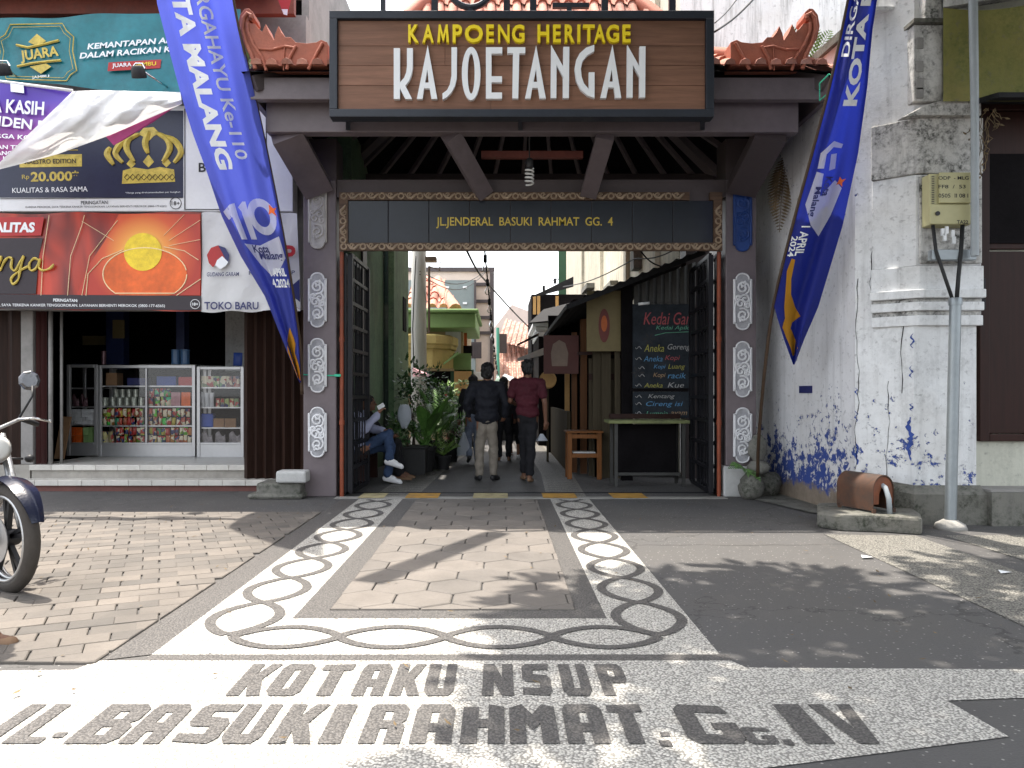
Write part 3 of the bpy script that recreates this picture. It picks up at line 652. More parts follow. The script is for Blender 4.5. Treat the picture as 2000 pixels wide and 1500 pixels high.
# hipped tile roof: barrel tiles in courses on four slopes
def tiled(mb, a, b_, c, d, col=.20, row=.30, r=.075, drop=.05):
    """a->b_ eave, d->c ridge; barrel tiles, each course lapping the one below"""
    a, b_, c, d = map(Vector, (a, b_, c, d)); L = (b_-a).length; u = (b_-a).normalized(); mid = (d+c)/2-(a+b_)/2
    s = mid-u*mid.dot(u); SL = s.length; s.normalize(); nrm = u.cross(s).normalized(); nr = max(1, int(SL/row))
    if nrm.z < 0: nrm = -nrm
    for j in range(nr):
        t0, t1 = j/nr, (j+1.15)/nr
        l0 = (lerp(a, d, (j+.5)/nr)-a).dot(u); r0 = (lerp(b_, c, (j+.5)/nr)-a).dot(u)
        k = int(math.ceil(l0/col))
        while k*col < r0:
            p0 = a+u*(k*col)+s*(SL*t0)+nrm*(.03+random.uniform(0, .008)); p1 = a+u*(k*col)+s*(SL*min(1, t1))+nrm*.008
            vs = []
            for p, rr in ((p0, r), (p1, r*.86)):
                for i in range(5):
                    an = math.pi*i/4; vs.append(p+u*(math.cos(an)*rr)+nrm*(math.sin(an)*rr))
            for p in (p0, p1):
                for i in range(3): vs.append(p+u*(r+(col-2*r+.03)*i/2)-nrm*(.016 if i == 1 else 0))
            mb.add(vs, [(i, i+1, 6+i, 5+i) for i in range(4)]+[(4, 3, 2, 1, 0)]+[(10, 11, 14, 13), (11, 12, 15, 14)])
            k += 1
E = dict(x0=-2.8, x1=3.66, y0=8.3, y1=12.4, z=4.82); RZ, RX0, RX1, RY = 7.0, -.5, 1.3, 10.35
A_, B_, C_, D_ = (E['x0'], E['y0'], E['z']), (E['x1'], E['y0'], E['z']), (E['x1'], E['y1'], E['z']), (E['x0'], E['y1'], E['z'])
R0, R1 = (RX0, RY, RZ), (RX1, RY, RZ)
M0, M1, M2, M3 = (-1.6, 9.3, 5.35), (2.45, 9.3, 5.35), (2.45, 11.4, 5.35), (-1.6, 11.4, 5.35)   # break line between the shallow skirt and the steep crown
b = MB(); tiled(b, A_, B_, M1, M0, col=.165, row=.24, r=.062); tiled(b, B_, C_, M2, M1, row=.35); tiled(b, C_, D_, M3, M2, row=.35); tiled(b, D_, A_, M0, M3, row=.35)
tiled(b, M0, M1, R1, R0, col=.165, row=.26, r=.062); tiled(b, M1, M2, R1, R1, row=.35); tiled(b, M2, M3, R0, R1, row=.35); tiled(b, M3, M0, R0, R0, row=.35)
b.build('roof', MATS['terracotta'], gate, smooth=True, auto=50)
b = MB()   # boarding under the tiles
q = [Vector(p)-ZU*.045 for p in (A_, B_, C_, D_, M0, M1, M2, M3, R0, R1)]
b.add(q, [(0, 4, 5, 1), (1, 5, 6, 2), (2, 6, 7, 3), (3, 7, 4, 0), (4, 8, 9, 5), (5, 9, 6), (6, 9, 8, 7), (7, 8, 4)]); b.build('roof_boarding', MATS['shop_dark'], gate)
b = MB()
for p, mm, r in ((A_, M0, R0), (B_, M1, R1), (C_, M2, R1), (D_, M3, R0)): b.tube([lerp(Vector(p), Vector(mm), t)+ZU*.05 for t in (.25, .6, 1)]+[lerp(Vector(mm), Vector(r), t)+ZU*.05 for t in (.5, 1)], .10, 8)
b.tube([Vector(R0)+ZU*.06, Vector(R1)+ZU*.06], .12, 8); b.build('ridge', MATS['terracotta_ornament'], gate, smooth=True)
b = MB()
for x in [i*.42-2.3 for i in range(14)]:
    tx = max(RX0, min(RX1, x*.45+.25)); b.bar((x, 8.55, 4.66), (tx, 10.25, 5.9), .05, .09)
for p, r in ((A_, R0), (B_, R1)): b.bar(Vector(p)-ZU*.14+Vector((.1 if p[0] < 0 else -.1, .1, 0)), Vector(r)-ZU*1.15, .12, .16)
b.build('rafters', MATS['dark_mauve_paint'], gate)
for i in range(13):
    x = -2.4+i*.46; tx = max(RX0, min(RX1, x*.35+.28)); b = MB(); b.bar((x, 12.25, 4.72), (tx, 10.45, 5.78), .05, .08); b.build('rear_rafter', MATS['rafter_paint'], gate)
for s_, r in ((-2.7, R0), (3.56, R1)):
    for y in (9.2, 10.2, 11.3): b = MB(); b.bar((s_, y, 4.72), (r[0], 10.35, 5.75), .05, .08); b.build('side_rafter', MATS['rafter_paint'], gate)
for p, r in ((C_, R1), (D_, R0)): b = MB(); b.bar(Vector(p)-ZU*.12+Vector((-.1 if p[0] > 0 else .1, -.1, 0)), Vector(r)-ZU*1.15, .14, .16); b.build('hip_rafter', MATS['rafter_paint'], gate)
b = MB(); b.box(xz(940, 9.3), xz(1138, 9.3), 9.25, 9.33, zz(310, 9.3), zz(297, 9.3)); b.build('tie_bar', MATS['rust_beam'], gate)
# horned terracotta ornaments on the two front corners
ORN = [(640, 130), (520, 130), (497, 128), (494, 112), (483, 97), (471, 76), (466, 52), (470, 30), (479, 19), (487, 18), (495, 25), (497, 36), (492, 42), (486, 40), (489, 47), (499, 48), (505, 56), (513, 64), (520, 48), (526, 64), (536, 80), (539, 66), (545, 52), (550, 64), (558, 74), (569, 74), (578, 84), (600, 86), (618, 84), (628, 79), (640, 84)]
Yo = 8.34
for mir in (0, 1):
    pts = [((2066-x if mir else x), y) for x, y in ORN]
    if not mir: pts = pts[::-1]
    c0 = P(2066-560 if mir else 560, 130, Yo); b = MB()
    l = [((x-CX)*Yo/F-c0.x, H-(y-CY)*Yo/F-c0.z) for x, y in pts]
    b.poly([l], (c0.x, Yo-.02, c0.z), XU, ZU, .24)
    sx = -1 if mir else 1
    q = lambda x, y: P(2066-x if mir else x, y, Yo-.03)
    b.tube([q(x, y) for x, y in ((499, 135), (492, 108), (480, 84), (473, 58), (475, 36), (483, 26), (490, 30), (489, 36))], .024, 8)
    b.tube([q(x, y) for x, y in ((520, 138), (512, 112), (495, 88), (484, 62), (483, 44))], .018, 6)
    b.tube([q(x, y) for x, y in ((505, 95), (530, 97), (556, 90), (575, 93))], .014, 6)
    b.tube([q(x, y) for x, y in ((560, 136), (566, 112), (578, 90))], .020, 6); b.tube([q(x, y) for x, y in ((602, 136), (618, 106), (630, 84))], .020, 6)
    b.tube([q(x, y) for x, y in ((556, 92), (554, 118), (554, 138))], .008, 5)
    b.build('roof_ornament', MATS['terracotta_ornament'], gate, bevel=.012)
# ------------------------------------------------------------------ big wooden signboard hung on the eave
Ys = 8.16
sign = thing('signboard', 'long brown plank signboard with black frame, yellow and white raised letters, over the gate', 'sign', (xz(1019, Ys), Ys+.1, zz(228, Ys)))
sx0, sx1, sz0, sz1 = xz(643, Ys), xz(1395, Ys), zz(228, Ys), zz(20, Ys)
b = MB(); w = .085
b.box(sx0, sx1, Ys, Ys+.16, sz0, sz0+w); b.box(sx0, sx1, Ys, Ys+.16, sz1-w, sz1); b.box(sx0, sx0+w, Ys, Ys+.16, sz0+w, sz1-w); b.box(sx1-w, sx1, Ys, Ys+.16, sz0+w, sz1-w)
b.box(sx0+.01, sx1-.01, Ys+.14, Ys+.165, sz0+.01, sz1-.01)
b.build('frame', MATS['frame_black'], sign, bevel=.006)
b = MB(); zs = [zz(213, Ys), zz(164, Ys), zz(125, Ys), zz(86, Ys), zz(36, Ys)]
for i in range(4):
    cuts = [sx0+w, lerp(sx0, sx1, (.42, .64, .3, .55)[i]), sx1-w]
    for a, c in zip(cuts, cuts[1:]): b.box(a+.001, c-.001, Ys+.045, Ys+.08, zs[i]+.002, zs[i+1]-.002)
b.build('plank_panel', MATS['sign_wood'], sign, bevel=.003)
b = MB()
for ch, x0, x1 in zip('KAMPOENGHERITAGE', (143, 250, 362, 477, 568, 730, 818, 922, 1115, 1232, 1320, 1415, 1457, 1540, 1632, 1755), (222, 335, 450, 548, 705, 788, 905, 1018, 1203, 1290, 1393, 1437, 1545, 1625, 1728, 1815)):
    b = MB()
    if ch == 'M':
        lw, lh = (x1-x0)/3.846*Ys/F, 135/3.846*Ys/F; c = P(760+x0/3.846, 30+203/3.846, Ys)
        b.poly([[(x*lw, y*lh) for x, y in ((0, 0), (.21, 0), (.27, .58), (.44, .10), (.56, .10), (.73, .58), (.79, 0), (1, 0), (.88, 1), (.72, 1), (.5, .40), (.28, 1), (.12, 1))]], c, XU, ZU, .045)
    else: b.tpx(ch, 760+x0/3.846, 30+68/3.846, 760+x1/3.846, 30+203/3.846, Ys, bold={'I': .01, 'M': .002, 'N': .018}.get(ch, .028), depth=.045)
    b.build('small_letter', MATS['letter_yellow'], sign)
LT = [  # traced in an enlargement of the board
 [[(35, 628), (35, 247), (81, 247), (81, 505), (112, 470), (128, 430), (134, 385), (134, 247), (178, 247), (178, 390), (170, 440), (152, 488), (122, 528), (172, 628), (122, 628), (81, 548), (81, 628)]],
 [[(208, 628), (290, 225), (362, 628), (318, 628), (304, 548), (262, 548), (250, 628)], [(270, 505), (297, 505), (287, 405)]],
 [[(468, 240), (510, 240), (508, 470), (494, 530), (468, 580), (430, 618), (402, 633), (400, 588), (435, 562), (456, 520), (468, 455)]],
 [[(616+70*math.cos(a), 437+200*math.sin(a)) for a in [i*math.pi/16 for i in range(32)]], [(616+26*math.cos(a), 437+152*math.sin(a)) for a in [i*math.pi/12 for i in range(24)]]],
 [[(727, 627), (727, 240), (850, 240), (850, 288), (769, 288), (769, 458), (848, 458), (848, 503), (769, 503), (769, 580), (848, 580), (848, 627)]],
 [[(925, 625), (930, 285), (888, 285), (888, 240), (1023, 240), (1023, 285), (978, 285), (970, 625)]],
 [[(1020, 625), (1104, 225), (1177, 625), (1132, 625), (1118, 545), (1076, 545), (1062, 625)], [(1085, 500), (1113, 500), (1103, 405)]],
 [[(1214, 622), (1217, 222), (1307, 385), (1309, 237), (1354, 237), (1350, 622), (1305, 622), (1306, 460), (1258, 372), (1256, 622)]],
 [[(1541, 222), (1541, 270), (1490, 298), (1452, 345), (1440, 402), (1446, 460), (1462, 510), (1500, 555), (1500, 428), (1543, 428), (1543, 622), (1490, 602), (1440, 560), (1405, 490), (1393, 400), (1405, 335), (1432, 285), (1480, 243)]],
 [[(1586, 622), (1678, 222), (1744, 622), (1700, 622), (1688, 543), (1645, 543), (1630, 622)], [(1655, 498), (1682, 498), (1673, 405)]],
 [[(1786, 618), (1789, 222), (1880, 385), (1882, 233), (1926, 233), (1923, 618), (1880, 618), (1880, 460), (1831, 372), (1829, 618)]],
]
c0 = P(760, 30, Ys)
for loops in LT:
    b = MB()
    lo = []
    for i, l in enumerate(loops):
        q = [(x/3.846*Ys/F, -y/3.846*Ys/F) for x, y in l]
        ar = sum(q[j][0]*q[(j+1) % len(q)][1]-q[(j+1) % len(q)][0]*q[j][1] for j in range(len(q)))
        if (ar > 0) != (i == 0): q = q[::-1]
        lo.append(q)
    b.poly(lo, (c0.x, Ys-.004, c0.z), XU, ZU, .05)
    b.build('large_letter', MATS['letter_white'], sign)
for px in (680, 1016, 1372): b = MB(); b.bar(P(px, 232, Ys+.12), P(px, 250, Yb-.02), .05, .05); b.bar(P(px, 224, Ys+.14), P(px, 238, Yb+.02), .04, .04); b.build('hanger', MATS['frame_black'], sign)
for px in (848, 990, 1042, 1183, 1316): b = MB(); b.bar((xz(px, Ys), Ys+.08, sz1), (xz(px, Ys), Ys+.08, sz1+.85), .07, .05); b.build('top_post', MATS['frame_black'], sign)
b = MB()
b.tube([(xz(918, Ys)+.23*math.cos(a), Ys+.08, sz1+.30+.23*math.sin(a)) for a in [i*math.pi/14 for i in range(28)]], .035, 8, closed=True)
b.bar((xz(918, Ys), Ys+.08, sz1), (xz(918, Ys), Ys+.08, sz1+.09), .05, .05); b.build('ring', MATS['frame_black'], sign); b = MB()
b.bar((xz(1080, Ys), Ys+.08, sz1+.085), (xz(1152, Ys), Ys+.08, sz1+.085), .05, .05); b.bar((xz(1113, Ys), Ys+.08, sz1), (xz(1113, Ys), Ys+.08, sz1+.06), .05, .05); b.build('crossbar', MATS['frame_black'], sign); b = MB()
b.bar((xz(848, Ys), Ys+.08, sz1+.85), (xz(1316, Ys), Ys+.08, sz1+.85), .07, .05)
b.build('top_rail', MATS['frame_black'], sign)
# spiral lamp under the roof
lx, lz, ly = xz(1034, 9.0), zz(312, 9.0), 9.0
lamp = thing('ceiling_lamp', 'white spiral energy saving bulb hanging under the gate roof', 'lamp', (lx, ly, lz-.3))
b = MB(); b.tube([(lx, ly, lz+1.2), (lx, ly, lz+.02)], .008, 6); b.lathe([(.02, .02), (.045, 0), (.045, -.09), (.035, -.1)], (lx, ly, lz), 12); b.build('socket', MATS['black_rubber'], lamp, smooth=True)
b = MB(); b.tube([(lx+.045*math.cos(a), ly+.045*math.sin(a), lz-.1-.011*a/1.6) for a in [i*.35 for i in range(80)]], .012, 6); b.build('spiral_tube', MATS['bulb_glass'], lamp, smooth=True)
# ================================================================== THE SHOP ON THE LEFT
def tline(mb, txt, xa, ya, xb, yb, hpx, Y, **k):
    """a line of text whose middle runs from one photo pixel to another at distance Y"""
    a, c = P(xa, ya, Y), P(xb, yb, Y); d = c-a; L = d.length; u = d/L; v = Vector((-u.z, 0, u.x))
    return mb.text(txt, (a+c)/2, u, v, w=L, h=hpx*Y/F, **k)
def pxpoly(mb, pts, Y, depth=0., holes=()):
    def cv(l, want):
        q = [((x-CX)*Y/F, H-(y-CY)*Y/F) for x, y in l]
        ar = sum(q[j][0]*q[(j+1) % len(q)][1]-q[(j+1) % len(q)][0]*q[j][1] for j in range(len(q)))
        return q if (ar > 0) == want else q[::-1]
    return mb.poly([cv(pts, True)]+[cv(h_, False) for h_ in holes], (0, Y, 0), XU, ZU, depth)
def pxline(mb, pts, Y, w, closed=False):
    return mb.tube([P(x, y, Y) for x, y in pts], w*Y/F/2, 5, closed=closed)
shop = thing('shop_building', 'dark open fronted shop with tiled steps and folding iron shutters behind cigarette banners', 'shop', (-5, 10.6, 0))
b = MB(); b.box(-9, -2.62, 10.36, 10.52, 2.42, 6.4); b.build('upper_wall', MATS['pilaster_grey'], shop)
b = MB(); b.box(-9, -2.62, 9.75, 9.85, 6.12, 6.42); b.build('eave_board', MATS['red_brown_board'], shop)
b = MB(); b.add([(-9.2, 9.40, 6.33), (-2.9, 9.40, 6.33), (-2.9, 13.5, 8.2), (-9.2, 13.5, 8.2), (-9.2, 9.40, 6.39), (-2.9, 9.40, 6.39), (-2.9, 13.5, 8.26), (-9.2, 13.5, 8.26)], [(3, 2, 1, 0), (4, 5, 6, 7), (0, 1, 5, 4), (1, 2, 6, 5), (2, 3, 7, 6), (3, 0, 4, 7)]); b.build('roof', MATS['rusty_iron'], shop)
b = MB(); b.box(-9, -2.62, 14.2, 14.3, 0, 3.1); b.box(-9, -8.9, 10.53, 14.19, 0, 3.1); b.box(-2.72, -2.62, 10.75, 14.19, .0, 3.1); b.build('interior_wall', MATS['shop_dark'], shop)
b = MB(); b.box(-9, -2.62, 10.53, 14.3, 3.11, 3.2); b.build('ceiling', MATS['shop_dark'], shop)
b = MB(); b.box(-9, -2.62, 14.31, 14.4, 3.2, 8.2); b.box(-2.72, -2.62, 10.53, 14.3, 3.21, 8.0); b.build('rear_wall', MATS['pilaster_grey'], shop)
# tiled platform and lower step
b = MB(); b.box(-6.35, -3.3, 10.41, 14.15, 0.02, .255); b.build('step_riser', MATS['step_grey'], shop)
b = MB()
for i in range(11):
    x = -6.37+i*.30
    b.box(x+.0015, min(x+.30, -3.28)-.0015, 10.38, 10.80, .257, .33)
    if x+.3 > -3.28: break
b.box(-6.35, -3.3, 10.803, 14.1, .257, .328); b.build('platform_tiles', MATS['tile_white'], shop, bevel=.006)
b = MB(); b.box(-6.42, -2.52, 10.18, 10.40, 0, .075); b.build('lower_riser', MATS['step_red'], shop)
b = MB()
for i in range(13):
    x = -6.46+i*.31; b.box(x+.0015, min(x+.31, -2.5)-.0015, 10.14, 10.40, .077, .15)
b.build('lower_step', MATS['tile_white'], shop, bevel=.006)
# shutters and pilasters
def zigzag(x0, x1, y, z0, z1, n, amp):
    b = MB(); vs = []
    for i in range(n+1):
        x = lerp(x0, x1, i/n); yy = y-(amp if i % 2 else 0); vs += [(x, yy, z0), (x, yy, z1), (x, yy+.02, z0), (x, yy+.02, z1)]
    fs = []
    for i in range(n):
        a = 4*i; fs += [(a, a+4, a+5, a+1), (a+2, a+3, a+7, a+6), (a+1, a+5, a+7, a+3)]
    return b.add(vs, fs)
zigzag(-3.46, -2.64, 10.38, .152, 2.42, 13, .075).build('folding_shutter', MATS['old_shutter'], shop)
zigzag(-9, xz(40, 10.45), 10.45, .331, 2.42, 28, .05).build('folding_shutter', MATS['old_shutter'], shop)
b = MB(); b.box(-9, -6.37, 10.40, 10.9, 0, .33); b.build('shutter_sill', MATS['step_grey'], shop)
b = MB(); b.box(xz(42, 10.45), xz(66, 10.45), 10.43, 10.75, .331, 2.42); b.build('pilaster', MATS['pilaster_grey'], shop, bevel=.01)
zigzag(xz(68, 10.5), xz(94, 10.5), 10.52, .331, 2.42, 5, .05).build('folding_shutter', MATS['maroon_shutter'], shop)
b = MB(); b.tube([(xz(99, 10.5), 10.5, .331), (xz(99, 10.5), 10.5, 2.42)], .03, 8); b.tube([(xz(112, 10.5), 10.6, .331), (xz(112, 10.5), 10.6, 2.42)], .02, 8); b.build('shutter_track', MATS['pilaster_grey'], shop, smooth=True)
for px, w in ((224, 34), (352, 16)):
    b = MB(); b.box(xz(px-w/2, 12.6), xz(px+w/2, 12.6), 12.6, 12.8, .33, 3.1); b.build('inner_post', MATS['shop_blue'], shop)
# small things on the back wall
for (a, c, t, u), m, nm in (((221, 244, 625, 661), 'carton_tan', 'calendar'), ((162, 207, 656, 674), 'carton_white', 'cardboard_sign')):
    b = MB(); y = 12.59 if nm == 'calendar' else 13.2; b.box(xz(a, y), xz(c, y), y-.02, y-.003, zz(u, y), zz(t, y)); tag(b.build(nm, MATS['sign_cream']), 'small faded paper sheet pinned to the blue post inside the shop' if nm == 'calendar' else 'pale cardboard notice hanging in the dark inside the shop', 'notice')
    if nm == 'cardboard_sign': pass
# ------------------------------------------------------------------ glass counters
def counter(x0p, x1p, ytop, ybot, shelves, mull, label, Y=11.7, dep=.5):
    x0, x1 = xz(x0p, Y), xz(x1p, Y); zt, zb = zz(ytop, Y), zz(ybot, Y)
    t = thing('glass_counter', label, 'display case', ((x0+x1)/2, Y+dep/2, zb), 'glass shop counters')
    b = MB(); w = .05; pz = zz(866, Y)
    for x in (x0, x1-w): b.box(x, x+w, Y, Y+.05, zb, zt); b.box(x, x+w, Y+dep-.05, Y+dep, zb, zt)
    b.box(x0+w, x1-w, Y, Y+.05, zt-.045, zt); b.box(x0+w, x1-w, Y+.0, Y+.05, pz-.02, pz+.012)
    for m_ in mull: b.box(xz(m_, Y)-.014, xz(m_, Y)+.014, Y+.003, Y+.04, pz+.012, zt-.045)
    b.build('frame', MATS['aluminium'], t, bevel=.004)
    b = MB(); b.box(x0+w, x1-w, Y+.012, Y+.03, zb, pz-.02); b.build('kick_panel', MATS['aluminium'], t)
    b = MB(); b.box(x0+.01, x1-.01, Y+dep-.02, Y+dep, zb, zt-.05); b.build('back_panel', MATS['shop_dark'], t)
    for s_ in shelves+[866]:
        b = MB(); z = zz(s_, Y); b.box(x0+w*.4, x1-w*.4, Y+.055, Y+dep-.021, z-.02, z); b.build('shelf', MATS['aluminium'] if s_ != 866 else MATS['shop_dark'], t)
    b = MB(); b.box(x0+w, x1-w, Y+.022, Y+.026, pz+.012, zt-.045); b.build('front_glass', MATS['glass'], t)
    b = MB(); b.box(x0, x1, Y, Y+dep, zt+.001, zt+.012); b.build('top_glass', MATS['glass'], t)
counter(130, 190, 712, 890, [757, 794, 829], [], 'narrow glass counter with aluminium frame, end piece beside the cardboard strip')
counter(191, 381, 713, 892, [753, 793, 831], [285], 'widest glass counter with two panes full of colourful snack packets')
counter(384, 476, 716, 896, [756, 795, 835], [], 'glass counter holding white packs and grey bags beside the iron shutter')
YG = 11.78
def proto(nm, kind, w, h, mat):
    b = MB()
    if kind == 'packet':
        def f(u, v):
            x = (u-.5)*w; z = v*h; e = (1-(2*u-1)**4)*(1-abs(2*v-1)**3); return (x, -.022*e, z)
        b.grid(f, 6, 8); b.grid(lambda u, v: (f(u, v)[0], -f(u, v)[1], f(u, v)[2]), 6, 8, True)
        return b, True
    if kind == 'tin': b.lathe([(w/2, 0), (w/2, h*.04), (w*.47, h*.08), (w*.47, h*.9), (w/2, h*.94), (w/2, h)], n=14); return b, False
    if kind == 'bag':
        random.seed(int(w*1000)); b.grid(lambda u, v: ((u-.5)*w*(1-.2*v), -.05*math.sin(math.pi*u)*(1-v)+.015*math.sin(9*u+5*v), h*v*(.8+.2*math.sin(6*u))), 8, 6); b.grid(lambda u, v: ((u-.5)*w*(1-.2*v), .05*math.sin(math.pi*u)*(1-v), h*v*(.8+.2*math.sin(6*u))), 8, 6, True); return b, True
    b.box(-w/2, w/2, -.035, .035, 0, h); return b, False
_pr = {}
def goods(nm, kind, x0, x1, yb, hpx, wpx, mat, label, cat, group=None, rows=1, dy=0., jit=.15):
    w, h = wpx*YG/F, hpx*YG/F
    for r in range(rows):
        x = x0
        while x+wpx*.8 <= x1:
            key = (nm, kind, wpx, hpx, mat)
            if key not in _pr:
                b, sm = proto(nm, kind, w*.94, h*.97, mat); o = b.build(nm, MATS[mat], smooth=sm, origin=(0, 0, 0)); _pr[key] = o
            else:
                o = _pr[key].copy(); COL.objects.link(o)
            o.location = (xz(x+wpx/2, YG), YG+dy+random.uniform(0, .03), zz(yb, YG)+.001+r*h)
            o.rotation_euler = (random.uniform(-.04, .04), random.uniform(-.5, .5)*jit if kind == 'packet' else 0, random.uniform(-jit, jit)*2); sc_ = random.uniform(.84, 1.08) if kind in ('packet', 'bag') else 1; o.scale = (sc_, 1, random.uniform(.86, 1.04) if kind == 'packet' else 1)
            tag(o, label, cat, group); x += wpx
        dy += 0
G1 = 'snack packets in the glass counters'
goods('snack_packet', 'packet', 199, 283, 831, 17, 8, 'printed_wrapper', 'small printed snack packet on the third shelf of the widest counter, left pane', 'snack', G1, 2)
goods('snack_packet', 'packet', 289, 373, 831, 17, 9, 'printed_wrapper', 'small printed snack packet on the third shelf of the widest counter, right pane', 'snack', G1, 2)
goods('snack_packet', 'packet', 226, 283, 866, 16, 8, 'printed_wrapper', 'printed snack packet on the bottom shelf of the widest counter, left pane', 'snack', G1, 2)
goods('snack_packet', 'packet', 289, 373, 866, 16, 8.5, 'printed_wrapper', 'printed snack packet on the bottom shelf of the widest counter, right pane', 'snack', G1, 2)
goods('snack_jar', 'tin', 199, 222, 866, 24, 12, 'printed_carton', 'squat snack jar on the bottom shelf of the widest counter beside packets', 'jar', 'snack jars on the bottom shelf')
goods('milk_tin', 'tin', 199, 282, 793, 17, 14, 'tin_print', 'printed tin standing in the front row on the second shelf of the widest counter', 'tin', 'tins on the second shelf')
goods('stacked_tin', 'tin', 220, 276, 776, 16, 13, 'tin_print', 'printed tin stacked on other tins on the second shelf of the widest counter', 'tin', 'tins stacked on the second shelf')
goods('snack_packet', 'packet', 289, 334, 793, 18, 11, 'printed_wrapper', 'snack packet beside the two square boxes on the second shelf', 'snack', G1, 2)
for px, m, l in ((343, 'awning_pink', 'flat pink square box upright on the second shelf of the widest counter'), (363, 'orange_print', 'flat orange square box upright on the second shelf of the widest counter')):
    b = MB(); b.box(xz(px-9, YG), xz(px+9, YG), YG, YG+.05, zz(793, YG)+.001, zz(766, YG)); tag(b.build('snack_box', MATS[m], bevel=.004), l, 'box')
for (a, c, t), m, l in (((200, 222, 728), 'carton_tan', 'brown carton in the top left corner of the widest counter'), ((300, 338, 735), 'carton_blue', 'dim blue carton on the top shelf of the widest counter'), ((343, 370, 736), 'red_print', 'dim red carton on the top shelf of the widest counter'), ((242, 278, 738), 'navy_print', 'dim navy carton on the top shelf behind the mullion')):
    b = MB(); b.box(xz(a, YG), xz(c, YG), YG+.1, YG+.3, zz(753, YG)+.001, zz(t, YG)); tag(b.build('carton', MATS[m], bevel=.004), l, 'box')
goods('foil_bag', 'bag', 137, 184, 794, 26, 17, 'foil_dark', 'crumpled dark foil bag on the second shelf of the narrow counter', 'bag', 'foil bags in the narrow counter')
goods('white_carton', 'box', 136, 185, 829, 7.5, 12, 'carton_white', 'flat white and blue carton in a stack on the third shelf of the narrow counter', 'box', 'white cartons in the narrow counter', 4)
goods('soap_box', 'box', 136, 162, 866, 16, 12.5, 'orange_print', 'orange and white box at the bottom of the narrow counter', 'box', 'orange boxes in the narrow counter', 2)
goods('tea_box', 'box', 163, 185, 866, 16, 10, 'house_green', 'green box at the bottom of the narrow counter', 'box', 'green boxes in the narrow counter', 2)
goods('small_box', 'box', 391, 472, 756, 22, 13, 'printed_carton', 'printed small box on the top shelf of the counter by the shutter', 'box', 'boxes on the top shelf by the shutter')
goods('white_pack', 'packet', 391, 421, 795, 30, 9, 'carton_white', 'upright white pack on the second shelf of the counter by the shutter', 'pack', 'white packs by the shutter')
goods('medicine_box', 'box', 422, 474, 795, 17, 9, 'printed_carton', 'small bright box beside white packs in the counter by the shutter', 'box', 'small bright boxes by the shutter')
b = MB(); b.box(xz(391, YG), xz(416, YG), YG, YG+.12, zz(835, YG)+.001, zz(808, YG)); tag(b.build('blue_pack', MATS['carton_blue'], bevel=.02), 'blue wrapped pack on the third shelf of the counter by the shutter', 'pack')
goods('brown_carton', 'box', 417, 474, 835, 18, 22, 'carton_tan', 'brown carton on the third shelf of the counter by the shutter', 'box', 'brown cartons by the shutter')
goods('grey_bag', 'bag', 390, 474, 866, 24, 27, 'bag_grey', 'crumpled grey plastic bag at the bottom of the counter by the shutter', 'bag', 'grey bags by the shutter')
YG = 11.9
goods('bottle', 'tin', 333, 372, 712, 30, 19, 'bike_blue', 'dim blue bottle standing on the widest glass counter', 'bottle', 'bottles on the counter')
goods('bottle', 'tin', 196, 206, 713, 28, 10, 'foil_dark', 'single dark bottle standing on the widest glass counter near its end', 'bottle')
goods('blue_packet', 'packet', 452, 476, 716, 28, 22, 'carton_blue', 'blue packet standing on the counter by the shutter', 'packet', None)
b = MB(); b.bar((xz(108, 11.2), 11.3, .335), (xz(111, 11.2), 11.45, .95), .16, .02); tag(b.build('cardboard_strip', MATS['carton_tan']), 'brown cardboard strip leaning beside the narrow glass counter', 'cardboard')
b = MB(); b.box(-3.0, -2.45, 9.42, 9.84, 0, .20); b.box(-3.1, -2.42, 9.38, 9.82, 0, .07)
tag(b.build('stone_plinth', MATS['mossy_stone'], bevel=.04), 'mossy rough stone plinth at the foot of the gate pillar by the shop', 'plinth')
b = MB(); b.box(-2.74, -2.37, 9.36, 9.60, .201, .35); tag(b.build('concrete_block', MATS['concrete_block'], bevel=.03, segs=3), 'pale concrete block lying on the mossy plinth', 'block')

# ------------------------------------------------------------------ advert banners
# light box with the navy poster
YA = 9.95
lb = thing('light_box_sign', 'wide white light box with a navy crown poster above the shop front', 'sign', (xz(250, YA), YA+.1, zz(413, YA)))
b = MB(); b.box(xz(-80, YA), xz(572, YA), YA, YA+.22, zz(413, YA), zz(206, YA)); b.build('box', MATS['banner_white'], lb, bevel=.01)
b = MB(); pxpoly(b, [(-80, 386), (358, 386), (358, 216), (-80, 216)], YA-.003); post = b.build('poster', MATS['banner_navy'], lb)
b = MB(); pxline(b, [(361, 409), (520, 409), (520, 213), (361, 213)], YA-.004, 2.5, True); pxline(b, [(0, 388), (357, 386)], YA-.006, 1.2)
b.tpx('B', 388, 318, 402, 336, YA-.004, bold=.02); tline(b, 'PERINGATAN:', 158, 396, 212, 395, 7, YA-.004, bold=.01)
tline(b, 'KARENA MEROKOK, SAYA TERKENA KANKER TENGGOROKAN. LAYANAN BERHENTI MEROKOK (0800-177-6565)', 50, 405, 325, 403, 5, YA-.004)
pxline(b, ell(343, 397, 11, 11, 20), YA-.004, 1.4, True); b.tpx('18+', 335, 393, 351, 401, YA-.004, bold=.015)
b.build('print', MATS['letter_black'], lb)
b = MB(); yy = YA-.007
pxpoly(b, [(38, 327), (160, 325), (160, 301), (38, 303)], yy)
b.tpx('MIUM', 98, 276, 152, 288, yy, bold=.02); tline(b, 'PRE', 60, 283, 95, 282, 12, yy, bold=.02)
tline(b, '20.000*', 60, 345, 154, 343, 20, yy, bold=.03); tline(b, 'Rp', 43, 347, 57, 346, 11, yy)
pxline(b, [(96, 294), (152, 293)], yy, 1.5)
